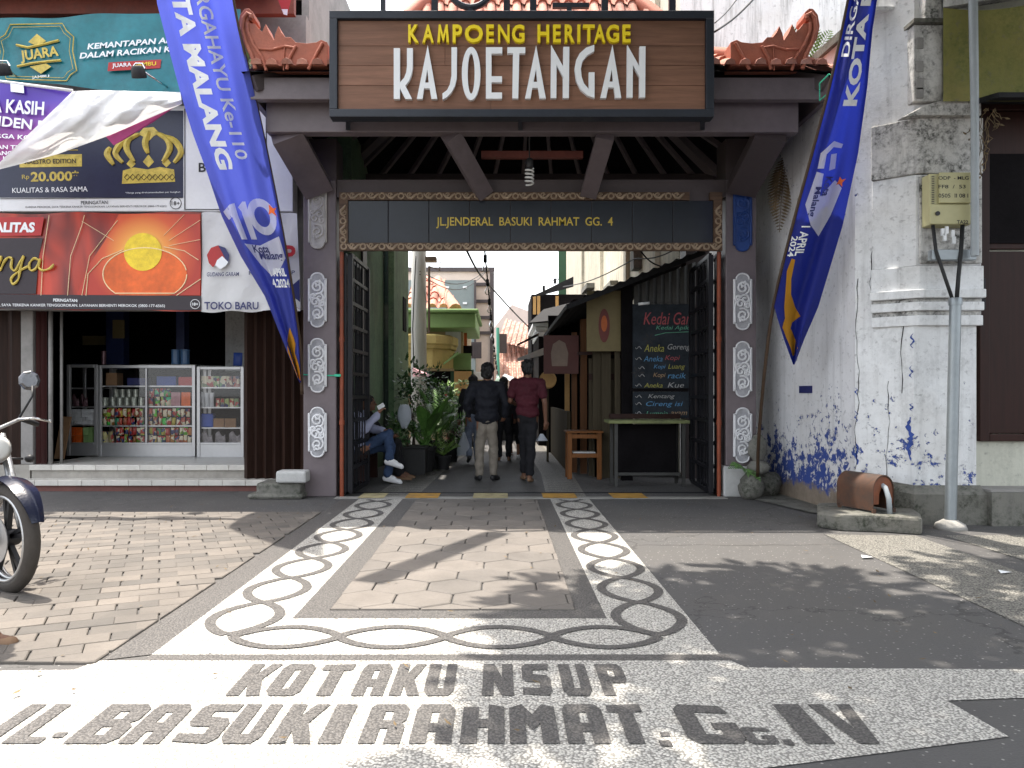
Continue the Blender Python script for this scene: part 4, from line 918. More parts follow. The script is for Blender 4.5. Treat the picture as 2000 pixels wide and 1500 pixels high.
pxpoly(b, [(238, 359), (342, 355), (340, 331), (312, 326), (288, 331), (262, 327), (240, 333)], yy)
for x, y, r in ((256, 320, 9), (290, 316, 11), (325, 318, 9)): pxpoly(b, [(x-r, y), (x, y+r), (x+r, y), (x, y-r*1.3)], yy)
for pts in (((240, 318), (226, 300), (240, 278), (262, 268)), ((262, 316), (248, 292), (252, 272), (272, 262)), ((289, 300), (284, 280), (290, 256)), ((318, 316), (332, 292), (326, 272), (306, 260)), ((340, 318), (354, 298), (342, 276), (320, 266)), ((222, 322), (210, 302), (216, 288))):
    sm = [catmull(pts, i/12) for i in range(13)]; b.tube([P(x, y, yy) for x, y in sm], [.022+.022*math.sin(i*.26) for i in range(13)], 6)
pxpoly(b, [(270, 262), (280, 250), (300, 248), (312, 260), (300, 266), (290, 276), (282, 268)], yy)
b.build('gold_print', MATS['gold_print'], post)
b = MB(); tline(b, 'MAESTRO EDITION', 48, 316, 148, 314, 9, yy-.006, bold=.012)
for i in range(9): pxline(b, [(243+i*11, 346), (248+i*11, 340), (253+i*11, 346), (248+i*11, 352), (243+i*11, 346)], yy-.004, 1.2)
b.build('dark_print', MATS['letter_black'], post)
b = MB(); tline(b, 'KUALITAS & RASA SAMA', 24, 372, 171, 369, 10, yy, bold=.006); tline(b, '*Harga yang direkomendasikan per bungkus', 245, 377, 352, 375, 4, yy)
b.build('white_print', MATS['letter_white'], post)
# white sheet-metal cladding above the light box
b = MB(); vs = []
x0, x1 = xz(498, 10.2), xz(577, 10.2)
for i in range(17):
    x = lerp(x0, x1, i/16); vs += [(x, 10.2-(.02 if i % 4 in (1, 2) else 0), zz(411, 10.2)), (x, 10.2-(.02 if i % 4 in (1, 2) else 0), zz(150, 10.2))]
b.add(vs, [(2*i, 2*i+2, 2*i+3, 2*i+1) for i in range(16)]); b.box(x0, x1, 10.22, 10.3, zz(411, 10.2), zz(150, 10.2))
tag(b.build('sheet_cladding', MATS['pvc_white']), 'white ribbed metal sheet between the light box and the gate pillar', 'cladding')
# teal banner
def banner_quad(tl, tr, br, bl, Y, amp=.02, fx=7, fz=4, nu=40, nv=14):
    b = MB(); A, B_, C_, D_ = [P(p[0], p[1], Y) for p in (tl, tr, br, bl)]
    def f(u, v):
        p = lerp(lerp(A, B_, u), lerp(D_, C_, u), v)
        p = p.copy(); p.y += amp*math.sin(fx*u*math.pi+2.3*v)*math.sin(fz*v*math.pi*.5+u*5)
        p.z += .012*math.sin(u*math.pi*5)*(1 if v < .5 else -1)*abs(2*v-1); return p
    b.grid(f, nu, nv, True); return b
YT = 9.6
tb = banner_quad((-80, 40), (470, 18), (470, 196), (-80, 150), YT).build('teal_banner', MATS['banner_teal'], smooth=True)
tag(tb, 'teal cigarette banner with gold emblem, topmost on the shop front', 'banner')
yy = YT-.03
b = MB(); tline(b, 'KEMANTAPAN AROMA', 170, 91, 382, 74, 11.5, yy, bold=.028, shear=.2); tline(b, 'DALAM RACIKAN KRETEK', 155, 109, 392, 91, 11.5, yy, bold=.028, shear=.2); tline(b, 'JAMBU', 62, 152, 96, 149, 7, yy, bold=.02)
b.build('white_print', MATS['letter_white'], tb)
b = MB(); pxpoly(b, [(210, 139), (313, 133), (315, 116), (212, 122)], yy); b.build('red_print', MATS['red_print'], tb)
b = MB(); tline(b, 'JUARA', 219, 129, 257, 127, 10, yy-.006, bold=.015); b.build('label_print', MATS['letter_white'], tb)
b = MB(); tline(b, 'JAMBU', 263, 127, 305, 125, 10, yy-.006, bold=.015); b.build('label_print', MATS['yellow_print'], tb)
b = MB(); fr = [(20, 48), (122, 46), (130, 60), (144, 72), (142, 100), (150, 138), (138, 146), (130, 158), (12, 154), (8, 138), (-4, 128), (0, 100), (-6, 78), (10, 68)]
pxline(b, fr, yy, 2.2, True); pxline(b, [(75+(x-75)*.9, 100+(y-100)*.9) for x, y in fr], yy, 1.2, True)
pxpoly(b, [(55, 82), (72, 66), (90, 80), (72, 90)], yy); pxpoly(b, [(58, 130), (90, 124), (100, 130), (80, 144)], yy)
pxline(b, [(32, 88), (55, 93), (88, 86), (115, 79)], yy, 5); pxline(b, [(34, 130), (62, 124), (95, 120), (119, 118)], yy, 5)
tline(b, 'JUARA', 40, 112, 114, 102, 26, yy, bold=.03)
b.build('gold_print', MATS['gold_print'], tb)
# red banner with the sun, and its white right-hand field
YR = 9.92
rb = banner_quad((-90, 417), (393, 415), (393, 607), (-90, 602), YR, .012).build('red_banner', MATS['banner_red'], smooth=True)
tag(rb, 'red and black cigarette banner with a glowing sun, lowest over the shop opening', 'banner')
m, t, bs_ = new_mat('sun_glow'); tc = node(t, 'ShaderNodeTexCoord').outputs['UV']
yy = YR-.018
def radial(nm, cx, cy, ry, cols):
    m, t, b_ = new_mat(nm); co = node(t, 'ShaderNodeTexCoord').outputs['Object']; mp = node(t, 'ShaderNodeMapping', vector_type='POINT')
    return m
MATS.pop('sun_glow'); bpy.data.materials.remove(m)
m, t, b_ = new_mat('sun_glow'); pos = node(t, 'ShaderNodeNewGeometry').outputs['Position']
vd = node(t, 'ShaderNodeVectorMath', operation='DISTANCE'); t.links.new(pos, vd.inputs[0]); vd.inputs[1].default_value = P(279, 495, yy)
cr = node(t, 'ShaderNodeValToRGB'); t.links.new(math_(t, 'DIVIDE', vd.outputs['Value'], .72), cr.inputs[0])
E_ = cr.color_ramp.elements; E_[0].position = .25; E_[0].color = (.85, .50, .10, 1); E_[1].position = 1; E_[1].color = (.42, .03, .012, 1)
for p_, c_ in ((.42, (.80, .30, .05, 1)), (.7, (.62, .09, .02, 1))): e = E_.new(p_); e.color = c_
setc(t, b_, cr.outputs[0], .4)
b = MB(); pxpoly(b, [(150, 576), (172, 520), (205, 470), (232, 418), (391, 418), (391, 577)], yy+.006); b.build('glow_print', m, rb)
b = MB(); pxpoly(b, [(x, min(y, 577)) for x, y in ell(283, 536, 82, 52, 40)], yy+.002); b.build('orange_print', MATS['orange_print'], rb)
b = MB(); pxline(b, [(x, y) for x, y in ell(283, 536, 82, 52, 40) if y < 578], yy, 2.2); pxline(b, [(168, 577), (172, 535), (200, 505), (240, 488)], yy, 1.6); pxline(b, [(320, 482), (360, 490), (388, 508)], yy, 1.4); pxline(b, [(345, 577), (392, 545)], yy, 1.6)
for q in ((330, 470, 391, 430), (330, 480, 391, 468), (222, 470, 160, 432), (320, 460, 360, 419)): pxline(b, [(q[0], q[1]), (q[2], q[3])], yy, 1)
for q in (((80, 577), (84, 500), (96, 420)), ((132, 577), (138, 500), (160, 440), (165, 420)), ((160, 577), (175, 500), (230, 430))): pxline(b, q, yy, 1.3)
b.build('cream_print', MATS['cream_print'], rb)
b = MB(); pxpoly(b, ell(279, 492, 37, 37, 36), yy-.004); b.build('sun_print', MATS['yellow_print'], rb)
b = MB(); pxpoly(b, [(-90, 602), (393, 606), (393, 578), (-90, 574)], yy); pxpoly(b, [(-90, 574), (70, 574), (76, 500), (84, 465), (-90, 465)], yy+.004); b.build('black_print', MATS['banner_black'], rb)
b = MB(); pxpoly(b, [(-60, 462), (80, 460), (86, 424), (-60, 424)], yy-.002); b.build('tag_print', MATS['red_print'], rb)
b = MB(); b.tpx('KUALITAS', -44, 434, 68, 454, yy-.006, bold=.045, shear=.1); tline(b, 'PERINGATAN:', 104, 586, 152, 587, 6, yy-.006, bold=.02)
tline(b, 'KARENA MEROKOK, SAYA TERKENA KANKER TENGGOROKAN. LAYANAN BERHENTI MEROKOK (0800-177-6565)', -70, 596, 322, 598, 7, yy-.006, bold=.005)
pxline(b, ell(381, 594, 9, 9, 18), yy-.006, 1.2, True); b.tpx('18+', 375, 591, 387, 597, yy-.006, bold=.015)
b.build('white_print', MATS['letter_white'], rb)
b = MB()
def script(pts, w0=4.6):
    n = len(pts); sm = []
    for i in range(n-1):
        p0, p1, p2, p3 = pts[max(i-1, 0)], pts[i], pts[i+1], pts[min(i+2, n-1)]
        for k in range(6):
            t = k/6; sm.append(tuple(.5*((2*p1[a])+(-p0[a]+p2[a])*t+(2*p0[a]-5*p1[a]+4*p2[a]-p3[a])*t*t+(-p0[a]+3*p1[a]-3*p2[a]+p3[a])*t**3) for a in (0, 1)))
    sm.append(pts[-1]); b.tube([P(x, y, yy-.012) for x, y in sm], [w0*YR/F/2*(.65+.5*abs(math.sin(i*.35))) for i in range(len(sm))], 6)
script([(-22, 528), (-8, 505), (2, 502), (-2, 518), (0, 528), (8, 512), (16, 503), (24, 505)]); script([(24, 505), (22, 522), (30, 528), (42, 506), (46, 502), (40, 524), (36, 545), (26, 555), (22, 545), (34, 532), (56, 520)]); script([(76, 508), (66, 505), (57, 516), (60, 528), (70, 524), (78, 506), (76, 522), (84, 528), (98, 524), (105, 516)])
b.build('script_print', MATS['gold_print'], rb)
wb = banner_quad((394, 415), (580, 417), (587, 607), (394, 609), YR+.01, .02, 4, 3).build('white_banner', MATS['vinyl_white'], smooth=True)
tag(wb, 'white shop name banner with red and navy corner marks beside the gate pillar', 'banner')
yy = YR-.022
b = MB(); tline(b, 'TOKO BARU', 399, 597, 505, 597, 15, yy, bold=.02); tline(b, 'GUDANG GARAM', 404, 536, 467, 535, 8, yy, bold=.008, shear=.15); tline(b, 'PARTNERSHIP', 486, 533, 576, 532, 7.5, yy, bold=.01)
pxpoly(b, [(426, 479), (440, 484), (448, 498), (446, 514), (436, 522), (426, 512)], yy); pxpoly(b, [(572, 556), (585, 545), (586, 590), (556, 566)], yy); b.build('navy_print', MATS['navy_print'], wb)
b = MB(); pxpoly(b, [(426, 479), (412, 484), (404, 498), (408, 514), (416, 522), (428, 508), (440, 506), (434, 494)], yy-.004); b.tpx('P', 554, 479, 577, 516, yy, bold=.03); b.tpx('GG', 500, 479, 546, 516, yy, bold=.03); pxpoly(b, [(553, 588), (560, 586), (584, 603), (566, 606)], yy); b.build('red_print', MATS['red_print'], wb)
b = MB(); pxpoly(b, [(424, 508), (434, 500), (446, 512), (440, 520), (430, 526), (420, 518)], yy-.008); pxline(b, [(556, 583), (586, 607)], yy-.006, 3); b.build('white_print', MATS['letter_white'], wb)
# purple banner blown over so that its white back shows
YV = 8.7
def crv(pts):
    return [P(x, y, Y_) for x, y, Y_ in pts]
pb = thing('purple_banner', 'torn purple banner strung across the shop front, blown over to show its white back', 'banner', P(60, 330, YV))
b = MB(); A, B_, C_, D_ = P(-120, 140, YV), P(146, 178, YV), P(96, 288, YV-.05), P(-120, 352, YV)
b.grid(lambda u, v: lerp(lerp(A, B_, u), lerp(D_, C_, u), v)+Vector((0, .02*math.sin(9*u+4*v), 0)), 24, 12, True)
m, t, b_ = new_mat('purple_print'); z = sep(t, node(t, 'ShaderNodeNewGeometry').outputs['Position'])[2]
setc(t, b_, mixc(t, step_(t, z, P(0, 290, YV).z, P(0, 195, YV).z), (.28, .035, .21), (.075, .025, .36)), .35)
front = b.build('printed_front', m, pb, smooth=True)
b = MB(); yy = YV-.04
tline(b, 'TERIMA KASIH', -92, 200, 86, 212, 27, yy, bold=.025); tline(b, 'PRESIDEN RI J', -66, 232, 112, 252, 26, yy, bold=.025); tline(b, 'WARGA KOTA', -40, 262, 84, 271, 9, yy, bold=.02)
tline(b, 'PELAYANAN TERBAIK', -70, 285, 80, 289, 8, yy, bold=.02); tline(b, 'PEMBANGUNAN', -40, 299, 66, 299, 8, yy, bold=.02); tline(b, 'KOTA', 6, 309, 42, 309, 8, yy, bold=.02); pxpoly(b, [(20, 162), (46, 166), (47, 182), (21, 179)], yy)
b.build('white_print', MATS['letter_white'], front)
b = MB()
top = [(142, 178), (200, 176), (260, 178), (352, 180)]; bot = [(-20, 336), (110, 302), (215, 264), (356, 203)]
def f(u, v):
    i = min(2, int(u*3)); w = u*3-i
    tp = (lerp(top[i][0], top[i+1][0], w), lerp(top[i][1], top[i+1][1], w)); bt = (lerp(bot[i][0], bot[i+1][0], w), lerp(bot[i][1], bot[i+1][1], w))
    return P(lerp(tp[0], bt[0], v), lerp(tp[1], bt[1], v), YV-.06-.16*math.sin(math.pi*min(1, v*1.02))*(1-.5*u)+.03*math.sin(14*u+3*v)+.02*math.sin(23*u-8*v)+.005*math.sin(37*u+11*v)+.006*abs(math.sin(9*u-13*v)))
b.grid(f, 80, 36, True); b.tube([P(-120, 143, YV-.02), P(0, 159, YV-.02), P(142, 177, YV-.03)], .016, 6)
b.build('white_back', MATS['vinyl_white'], pb, smooth=True)
b = MB(); b.add([P(206, 266, YV-.02), P(345, 206, YV-.02), P(300, 238, YV), P(238, 276, YV+.02), P(222, 284, YV)], [(0, 4, 3, 2, 1)]); b.build('torn_edge', MATS['magenta_print'], pb)
# spotlights on arms
for k, (hx, hy, ex, ey, lab) in enumerate(((270, 139, 352, 186, 'black spotlight on a silver arm before the red label of the teal banner'), (6, 134, 44, 158, 'black spotlight on a silver arm at the left edge of the teal banner'))):
    t = thing('spotlight', lab, 'lamp', P(hx, hy, 9.1), 'spotlights over the shop front')
    b = MB(); b.tube([P(hx, hy-6, 9.08), P(ex, ey, 9.85)], .012, 6); b.build('arm', MATS['chrome'], t, smooth=True)
    b = MB(); c = P(hx, hy, 9.05); b.lathe([(.05, .06), (.075, .03), (.085, -.06), (.08, -.075)], c, 14, axis=(0, -.5, 1)); b.build('lamp_head', MATS['black_rubber'], t, smooth=True, auto=40)
    b = MB(); b.tube([c+Vector((-.06, 0, .05)), c+Vector((-.03, 0, .09)), c+Vector((.05, 0, .09)), c+Vector((.08, 0, .03))], .01, 6); b.build('bracket', MATS['chrome'], t)
# house behind the corner of the gate roof
Yh = 13.2
h_ = thing('white_house', 'white house wall with a dark open upper room behind the gate roof ornament', 'house', (xz(560, Yh), Yh, 0))
b = MB(); b.box(xz(440, Yh), xz(524, Yh), Yh, Yh+.2, 0, zz(-2, Yh)); b.box(xz(640, Yh), xz(672, Yh), Yh, Yh+.2, 0, zz(18, Yh)); b.box(xz(524, Yh), xz(640, Yh), Yh, Yh+.2, 0, zz(125, Yh)); b.box(xz(440, Yh), xz(672, Yh), Yh+3, Yh+3.1, 0, 7.6); b.build('wall', MATS['white_plaster'], h_)
b = MB(); b.box(xz(524, Yh)+.01, xz(640, Yh)-.01, Yh+1.2, Yh+1.3, zz(125, Yh), zz(-20, Yh)); b.box(xz(520, Yh), xz(660, Yh), Yh+.1, Yh+2.9, zz(-40, Yh), zz(-32, Yh)); b.build('dark_room', MATS['shop_dark'], h_)
b = MB(); b.bar(P(470, 14, Yh-.02), P(524, 14, Yh-.02), .05, .05); b.build('ledge', MATS['pilaster_grey'], h_)
for i, (a, c, w) in enumerate(((556, 16, 13),)):
    b = MB(); b.add([P(a-w, c-16, 9.0), P(a+w, c-18, 9.0), P(a+5, c+14, 9.02), P(a-2, c+12, 9.02)], [(3, 2, 1, 0)]); b.m(1); b.add([P(a-2, c+12, 9.018), P(a+5, c+14, 9.018), P(a+6, c+2, 9.0), P(a-6, c+2, 9.0)], [(0, 1, 2, 3)])
    tag(b.build('pennant', [MATS['red_print'], MATS['letter_white']]), 'red and white paper pennant dangling above the gate roof ornament', 'pennant')
# ================================================================== THE WHITE BUILDING ON THE RIGHT
rbld = thing('white_building', 'old white plastered building with blue flaking paint, chamfered corner pilaster and mossy mouldings', 'building', (5, 8.2, 0))
A0, A1, A2, A3 = Vector((3.52, 10.6, 0)), Vector((3.72, 8.05, 0)), Vector((4.14, 7.68, 0)), Vector((4.76, 7.68, 0))
def wallq(mb, a, c, z0, z1, n=1):
    mb.add([a+ZU*z0, c+ZU*z0, c+ZU*z1, a+ZU*z1], [(0, 1, 2, 3)])
b = MB(); top = 5.12
b.add([A0, A1, A1+ZU*top, A0+ZU*top, A0+Vector((.3, .3, 0)), A0+Vector((.3, .3, top)), A1+Vector((.3, .2, top))], [(0, 1, 2, 3), (3, 2, 6, 5), (4, 0, 3, 5)])
b.build('side_wall', MATS['peeling_plaster'], rbld)
b = MB(); b.bar(A0+ZU*(top+.04)+Vector((.1, 0, 0)), A1+ZU*(top+.04)+Vector((.1, 0, 0)), .3, .09); b.build('coping', MATS['mossy_stone'], rbld)
b = MB(); zt = 7.6
b.add([A1+ZU*.36, A2+ZU*.36, A3+ZU*.36, A1+ZU*zt, A2+ZU*zt, A3+ZU*zt, A3+Vector((0, .4, .36)), A3+Vector((0, .4, zt))], [(0, 1, 4, 3), (1, 2, 5, 4), (2, 6, 7, 5)])
b.build('corner_pilaster', MATS['white_plaster'], rbld)
b = MB(); b.box(4.762, 9, 7.86, 8.2, .35, 4.12); b.box(4.762, 9, 8.0, 8.2, 4.13, 7.6); b.build('front_wall', MATS['cream_plaster'], rbld)
def moulding(z0, z1, out, m, nm='moulding', x1=4.80):
    b = MB(); d = (A2-A1).normalized(); nn = Vector((d.y, -d.x, 0)); s = A1+d*.17
    p0 = s+nn*out; p1 = Vector((A2.x+out*.42, A2.y-out, 0)); p2 = Vector((x1, A2.y-out, 0)); q = [s, A2, Vector((x1, A2.y, 0))]
    vs = [p+ZU*z for z in (z0, z1) for p in (p0, p1, p2)]+[p+ZU*z for z in (z0, z1) for p in q]
    b.add(vs, [(0, 1, 4, 3), (1, 2, 5, 4), (3, 4, 10, 9), (4, 5, 11, 10), (1, 0, 6, 7), (2, 1, 7, 8), (2, 8, 11, 5), (0, 3, 9, 6)])
    return b.build(nm, MATS[m], rbld, bevel=.008)
zq = lambda y: zz(y, 7.66)
moulding(zq(636), zq(616), .05, 'white_plaster'); moulding(zq(607), zq(590), .07, 'white_plaster'); moulding(zq(583), zq(566), .10, 'white_plaster'); moulding(zq(616), zq(607), .02, 'mossy_plaster'); moulding(zq(590), zq(583), .03, 'mossy_plaster')
moulding(zq(566), zq(520), .06, 'white_plaster')
moulding(zq(340), zq(232), .05, 'mossy_plaster', 'mossy_bracket'); moulding(zq(519), zq(341), .02, 'white_plaster', 'plain_band')
b = MB(); b.box(xz(1798, 7.62), 4.79, 7.63, 7.659, zq(515), zq(345)); b.build('mossy_patch', MATS['mossy_plaster'], rbld, bevel=.01)
b = MB(); y = 7.66; b.poly([[(xz(1752, y), zz(236, y)), (xz(1782, y), zz(232, y)), (xz(1905, y), zz(232, y)), (xz(1905, y), zz(200, y)), (xz(1850, y), zz(198, y)), (xz(1796, y), zz(212, y))]], (0, y-.10, 0), XU, ZU, .12); b.build('mossy_bracket', MATS['mossy_plaster'], rbld, bevel=.01)
y = 7.6
b = MB(); b.box(xz(1785, y), xz(1842, y), y, y+.3, zz(198, y), zz(48, y)); b.box(xz(1805, y), xz(1838, y), y-.02, y+.3, zz(47, y), 7.4)
b.build('upper_column', MATS['mossy_plaster'], rbld, bevel=.012)
b = MB(); b.box(xz(1780, y), xz(1844, y), y-.05, y+.3, zz(48, y)+.003, zz(40, y)); b.build('ledge', MATS['mossy_stone'], rbld)
for yy_ in (85, 130, 165, 182):
    b = MB(); b.box(xz(1789, y), xz(1803, y), y-.012, y+.0, zz(yy_+11, y), zz(yy_-11, y)); b.build('weep_hole', MATS['pilaster_grey'], rbld, bevel=.01)
b = MB(); b.add([P(1690, -60, 7.9), P(1738, -60, 7.9), P(1738, 24, 7.9), P(1690, 28, 7.9)], [(0, 3, 2, 1)]); b.box(xz(1660, 7.9), xz(1745, 7.9), 7.8, 7.95, zz(28, 7.9), zz(22, 7.9)); b.build('upper_ledge', MATS['white_plaster'], rbld)
def patch(pts, m, nm, dep=.006):
    b = MB(); b.add(pts, [tuple(range(len(pts)))]); return b.build(nm, MATS[m], rbld)
rnd = random.Random(31); cn = (A2-A1).normalized(); co_ = Vector((cn.y, -cn.x, 0))*.004
for s_, z0, z1, w in ((.93, .62, 1.06, .035), (.96, 1.12, 1.2, .014), (.95, 1.45, 1.58, .012), (.03, .55, .80, .02), (.02, 1.0, 1.12, .012), (.02, 1.28, 1.36, .012), (.97, 1.75, 1.9, .012)):
    L_, R_ = [], []
    for i in range(19):
        t = i/18; k_ = math.sin(math.pi*min(.98, t+.02))**.6; c = lerp(A1, A2, s_)+co_+ZU*lerp(z0, z1, t)+cn*.012*math.sin(t*11+s_*9); L_.append(c-cn*w*k_*rnd.uniform(.15, 1.3)); R_.append(c+cn*w*k_*rnd.uniform(.1, 1.1))
    patch(L_[::-1]+R_, 'flake_blue', 'flaked_patch')
b = MB()   # hairline cracks on the chamfer and side wall
for (s0, z0, n_, dz) in ((.0, .5, 22, .11), (.55, .45, 10, .12), (.30, 2.3, 9, .10), (.8, 1.3, 8, .12)):
    p = lerp(A1, A2, s0)+co_+ZU*z0; pts = [p]
    for i in range(n_): pts.append(pts[-1]+ZU*dz*rnd.uniform(.5, 1.2)+cn*rnd.uniform(-.02, .02))
    b.tube(pts, [.0035*rnd.uniform(.3, 1.2) for _ in pts], 4)
b.build('cracks', MATS['shop_dark'], rbld)
# mossy plinth
b = MB(); b.add([A1+Vector((-.02, -.02, 0)), A2+Vector((-.05, -.09, 0)), Vector((4.8, 7.56, 0)), A1+Vector((-.02, -.02, .36)), A2+Vector((-.05, -.09, .30)), Vector((4.8, 7.56, .30)), A1+ZU*.44, A2+ZU*.38, Vector((4.8, 7.68, .38))], [(0, 1, 4, 3), (1, 2, 5, 4), (3, 4, 7, 6), (4, 5, 8, 7)])
b.box(4.803, 9, 7.5, 7.86, 0, .33); b.build('plinth', MATS['mossy_stone'], rbld)
b = MB(); b.box(4.803, 9, 7.52, 7.858, .332, .352); b.build('plinth_top', MATS['pilaster_grey'], rbld)
# brown window shutters
y = 7.80; wx0 = xz(1914, y)
b = MB(); b.box(wx0, wx0+.10, y, y+.06, zz(862, y), zz(190, y)); b.box(wx0+.1, 7.4, y, y+.06, zz(862, y), zz(848, y)); b.box(wx0+.1, 7.4, y, y+.06, zz(215, y), zz(190, y)); win = b.build('window_frame', MATS['dark_door_wood'], rbld, bevel=.006)
b = MB()
for i in range(4): b.box(wx0+.102+i*.62, wx0+.72+i*.62-.006, y+.02, y+.058, zz(847, y), zz(490, y)); b.box(wx0+.102+i*.62, wx0+.72+i*.62-.006, y+.02, y+.058, zz(486, y), zz(216, y))
b.build('window_shutter', MATS['dark_door_wood'], rbld, bevel=.008)
b = MB(); b.box(wx0+.10, wx0+.6, y+.003, y+.018, zz(475, y), zz(300, y)); b.build('dark_pane', MATS['shop_dark'], rbld)
b = MB(); b.box(wx0-.03, wx0+.03, y-.05, y+.001, zz(605, y), zz(545, y)); b.build('shutter_hinge', MATS['black_iron'], rbld, bevel=.006)
b = MB(); b.add([P(1890, 198, 7.70), P(1950, 180, 7.3), P(2300, 180, 7.3), P(2300, 205, 7.86), P(1890, 205, 7.86), P(1890, 210, 7.70), P(1950, 190, 7.3), P(2300, 190, 7.3)], [(0, 1, 2, 3, 4), (0, 5, 6, 1), (1, 6, 7, 2), (5, 4, 3, 7, 6)]); b.build('window_hood', MATS['corrugated_dark'], rbld)
b = MB(); b.grid(lambda u, v: P(lerp(1842, 2300, u), lerp(198, 15-40*u*u+6*math.sin(9*u), v), 7.50+.05*math.sin(7*u+2*v)+.04*math.sin(5*v)), 20, 8)
tag(b.build('mossy_tarpaulin', MATS['mossy_tarp'], smooth=True), 'yellow green mouldy tarpaulin hanging above the brown window', 'tarpaulin')
b = MB(); b.add([P(1842, 14, 7.5), P(2300, -60, 7.2), P(2300, -400, 7.6), P(1842, -300, 7.9), P(1842, 22, 7.62), P(2300, -45, 7.62)], [(0, 1, 2, 3), (0, 4, 5, 1)]); b.build('upper_eave', MATS['mossy_plaster'], rbld)
# taller building behind with black rain streaks
tb_ = thing('streaked_building', 'tall white building behind the gate with black rain streaks and yellowed alley side', 'building', (6, 20, 0))
b = MB(); b.add([(2.95, 12.6, 0), (9, 12.6, 0), (9, 12.6, 9), (2.95, 12.6, 9)], [(0, 1, 2, 3)]); b.build('front_wall', MATS['streaked_plaster'], tb_)
b = MB(); b.add([(2.95, 36, 0), (2.95, 12.6, 0), (2.95, 12.6, 9), (2.95, 36, 9)], [(0, 1, 2, 3)])
for Y in (14.2, 17.5, 22, 27): b.box(2.86, 2.949, Y, Y+.35, 0, 8.8)
b.build('side_wall', MATS['yellowed_plaster'], tb_)
b = MB(); b.box(2.75, 2.948, 19.2, 20.6, 4.0, 4.12); b.box(2.78, 2.948, 16.0, 16.4, 3.9, 4.3); b.box(2.7, 2.948, 24, 25.6, 4.6, 4.75); b.build('ledge', MATS['mossy_stone'], tb_)
# blue sticker plate, number plate box, pipes
b = MB(); a, c = lerp(A0, A1, .50), lerp(A0, A1, .62); nn = Vector((-(A1-A0).normalized().y*-1, 0, 0)); b.bar(lerp(A0, A1, .52)+ZU*1.345+Vector((-.01, 0, 0)), lerp(A0, A1, .64)+ZU*1.345+Vector((-.01, 0, 0)), .012, .085); tag(b.build('blue_plate', MATS['navy_print']), 'small blue plate fixed low on the flaking white side wall', 'plate')
pip = thing('cable_pole', 'galvanised steel pole standing against the white pilaster with two black cables entering its top', 'pole', G(1853, 1040))
gp = Vector((xz(1856, 7.35), 7.35, 0))
b = MB(); b.tube([gp, Vector((xz(1866, 7.42), 7.42, zz(588, 7.42)))], .052, 14); b.lathe([(.06, 0), (.06, .06), (.054, .07)], (xz(1866, 7.42), 7.42, zz(596, 7.42)), 14); b.build('pole', MATS['galvanised'], pip, smooth=True, auto=40)
b = MB(); b.lathe([(.15, 0), (.13, .05), (.08, .08), (.065, .09)], gp, 16); b.build('concrete_foot', MATS['concrete'], pip, smooth=True)
b = MB()
b.tube([P(1822, 440, 7.5), P(1828, 490, 7.48), P(1845, 540, 7.45), P(1862, 590, 7.42)], .017, 8); b.tube([P(1880, 440, 7.5), P(1877, 490, 7.48), P(1872, 540, 7.45), P(1868, 590, 7.42)], .020, 8); b.build('cable', MATS['black_rubber'], pip, smooth=True)
b = MB(); x = xz(1904, 7.4); b.tube([(x, 7.4, zz(500, 7.4)), (x, 7.4, zz(230, 7.4)), (x-.035, 7.4, 6.2)], [.036, .036, .046], 14)
tag(b.build('grey_conduit', MATS['grey_pvc'], smooth=True, auto=40), 'pale grey vertical conduit pipe running up beside the cream junction box', 'pipe')
yb_ = 7.5
ob = thing('junction_box', 'cream plastic junction box with black stencilled codes on the mossy pilaster', 'junction box', P(1855, 442, yb_))
b = MB(); b.box(xz(1815, yb_), xz(1895, yb_), yb_, yb_+.14, zz(440, yb_), zz(339, yb_)); b.build('box', MATS['odp_cream'], ob, bevel=.012)
b = MB(); b.box(xz(1832, yb_), xz(1896, yb_), yb_-.03, yb_-.001, zz(398, yb_), zz(338, yb_)); b.build('lid', MATS['odp_cream'], ob, bevel=.008)
b = MB(); b.box(xz(1814, yb_), xz(1896, yb_), yb_-.026, yb_-.001, zz(439, yb_), zz(401, yb_)); b.build('lower_cover', MATS['odp_cream'], ob, bevel=.008)
b = MB(); yq = yb_-.032; b.tpx('ODP  - MLG', 1833, 344, 1892, 351, yq, bold=.01); b.tpx('FF8  /  53', 1833, 361, 1886, 368, yq, bold=.01); b.tpx('0505  II 08 I', 1833, 378, 1891, 386, yq, bold=.01); b.tpx('TA22', 1869, 430, 1891, 437, yq+.004, bold=.02)
b.lathe([(.022, 0), (.022, .01)], P(1831, 417, yb_-.028), 14, axis=(0, -1, 0))
for i in range(16): b.box(xz(1823, yq), xz(1828, yq), yb_-.006, yb_-.0005, zz(396-i*3.5, yq), zz(396-i*3.5, yq)+.006)
b.build('black_print', MATS['letter_black'], ob)
b = MB(); b.box(xz(1818, yb_), xz(1905, yb_), yb_-.02, yb_+.06, zz(508, yb_), zz(488, yb_)); tag(b.build('steel_bracket', MATS['galvanised'], bevel=.004), 'grey steel channel bracket across the pilaster under the junction box', 'bracket')
b = MB()
for x, y_ in ((1842, 452), (1850, 448), (1862, 455), (1864, 468), (1846, 462)): b.box(xz(x-3, yb_), xz(x+3, yb_), yb_, yb_+.02, zz(y_+8, yb_), zz(y_-6, yb_))
tag(b.build('cable_clips', MATS['letter_white']), 'bunch of small white cable clips under the cream junction box', 'clips', kind='stuff')
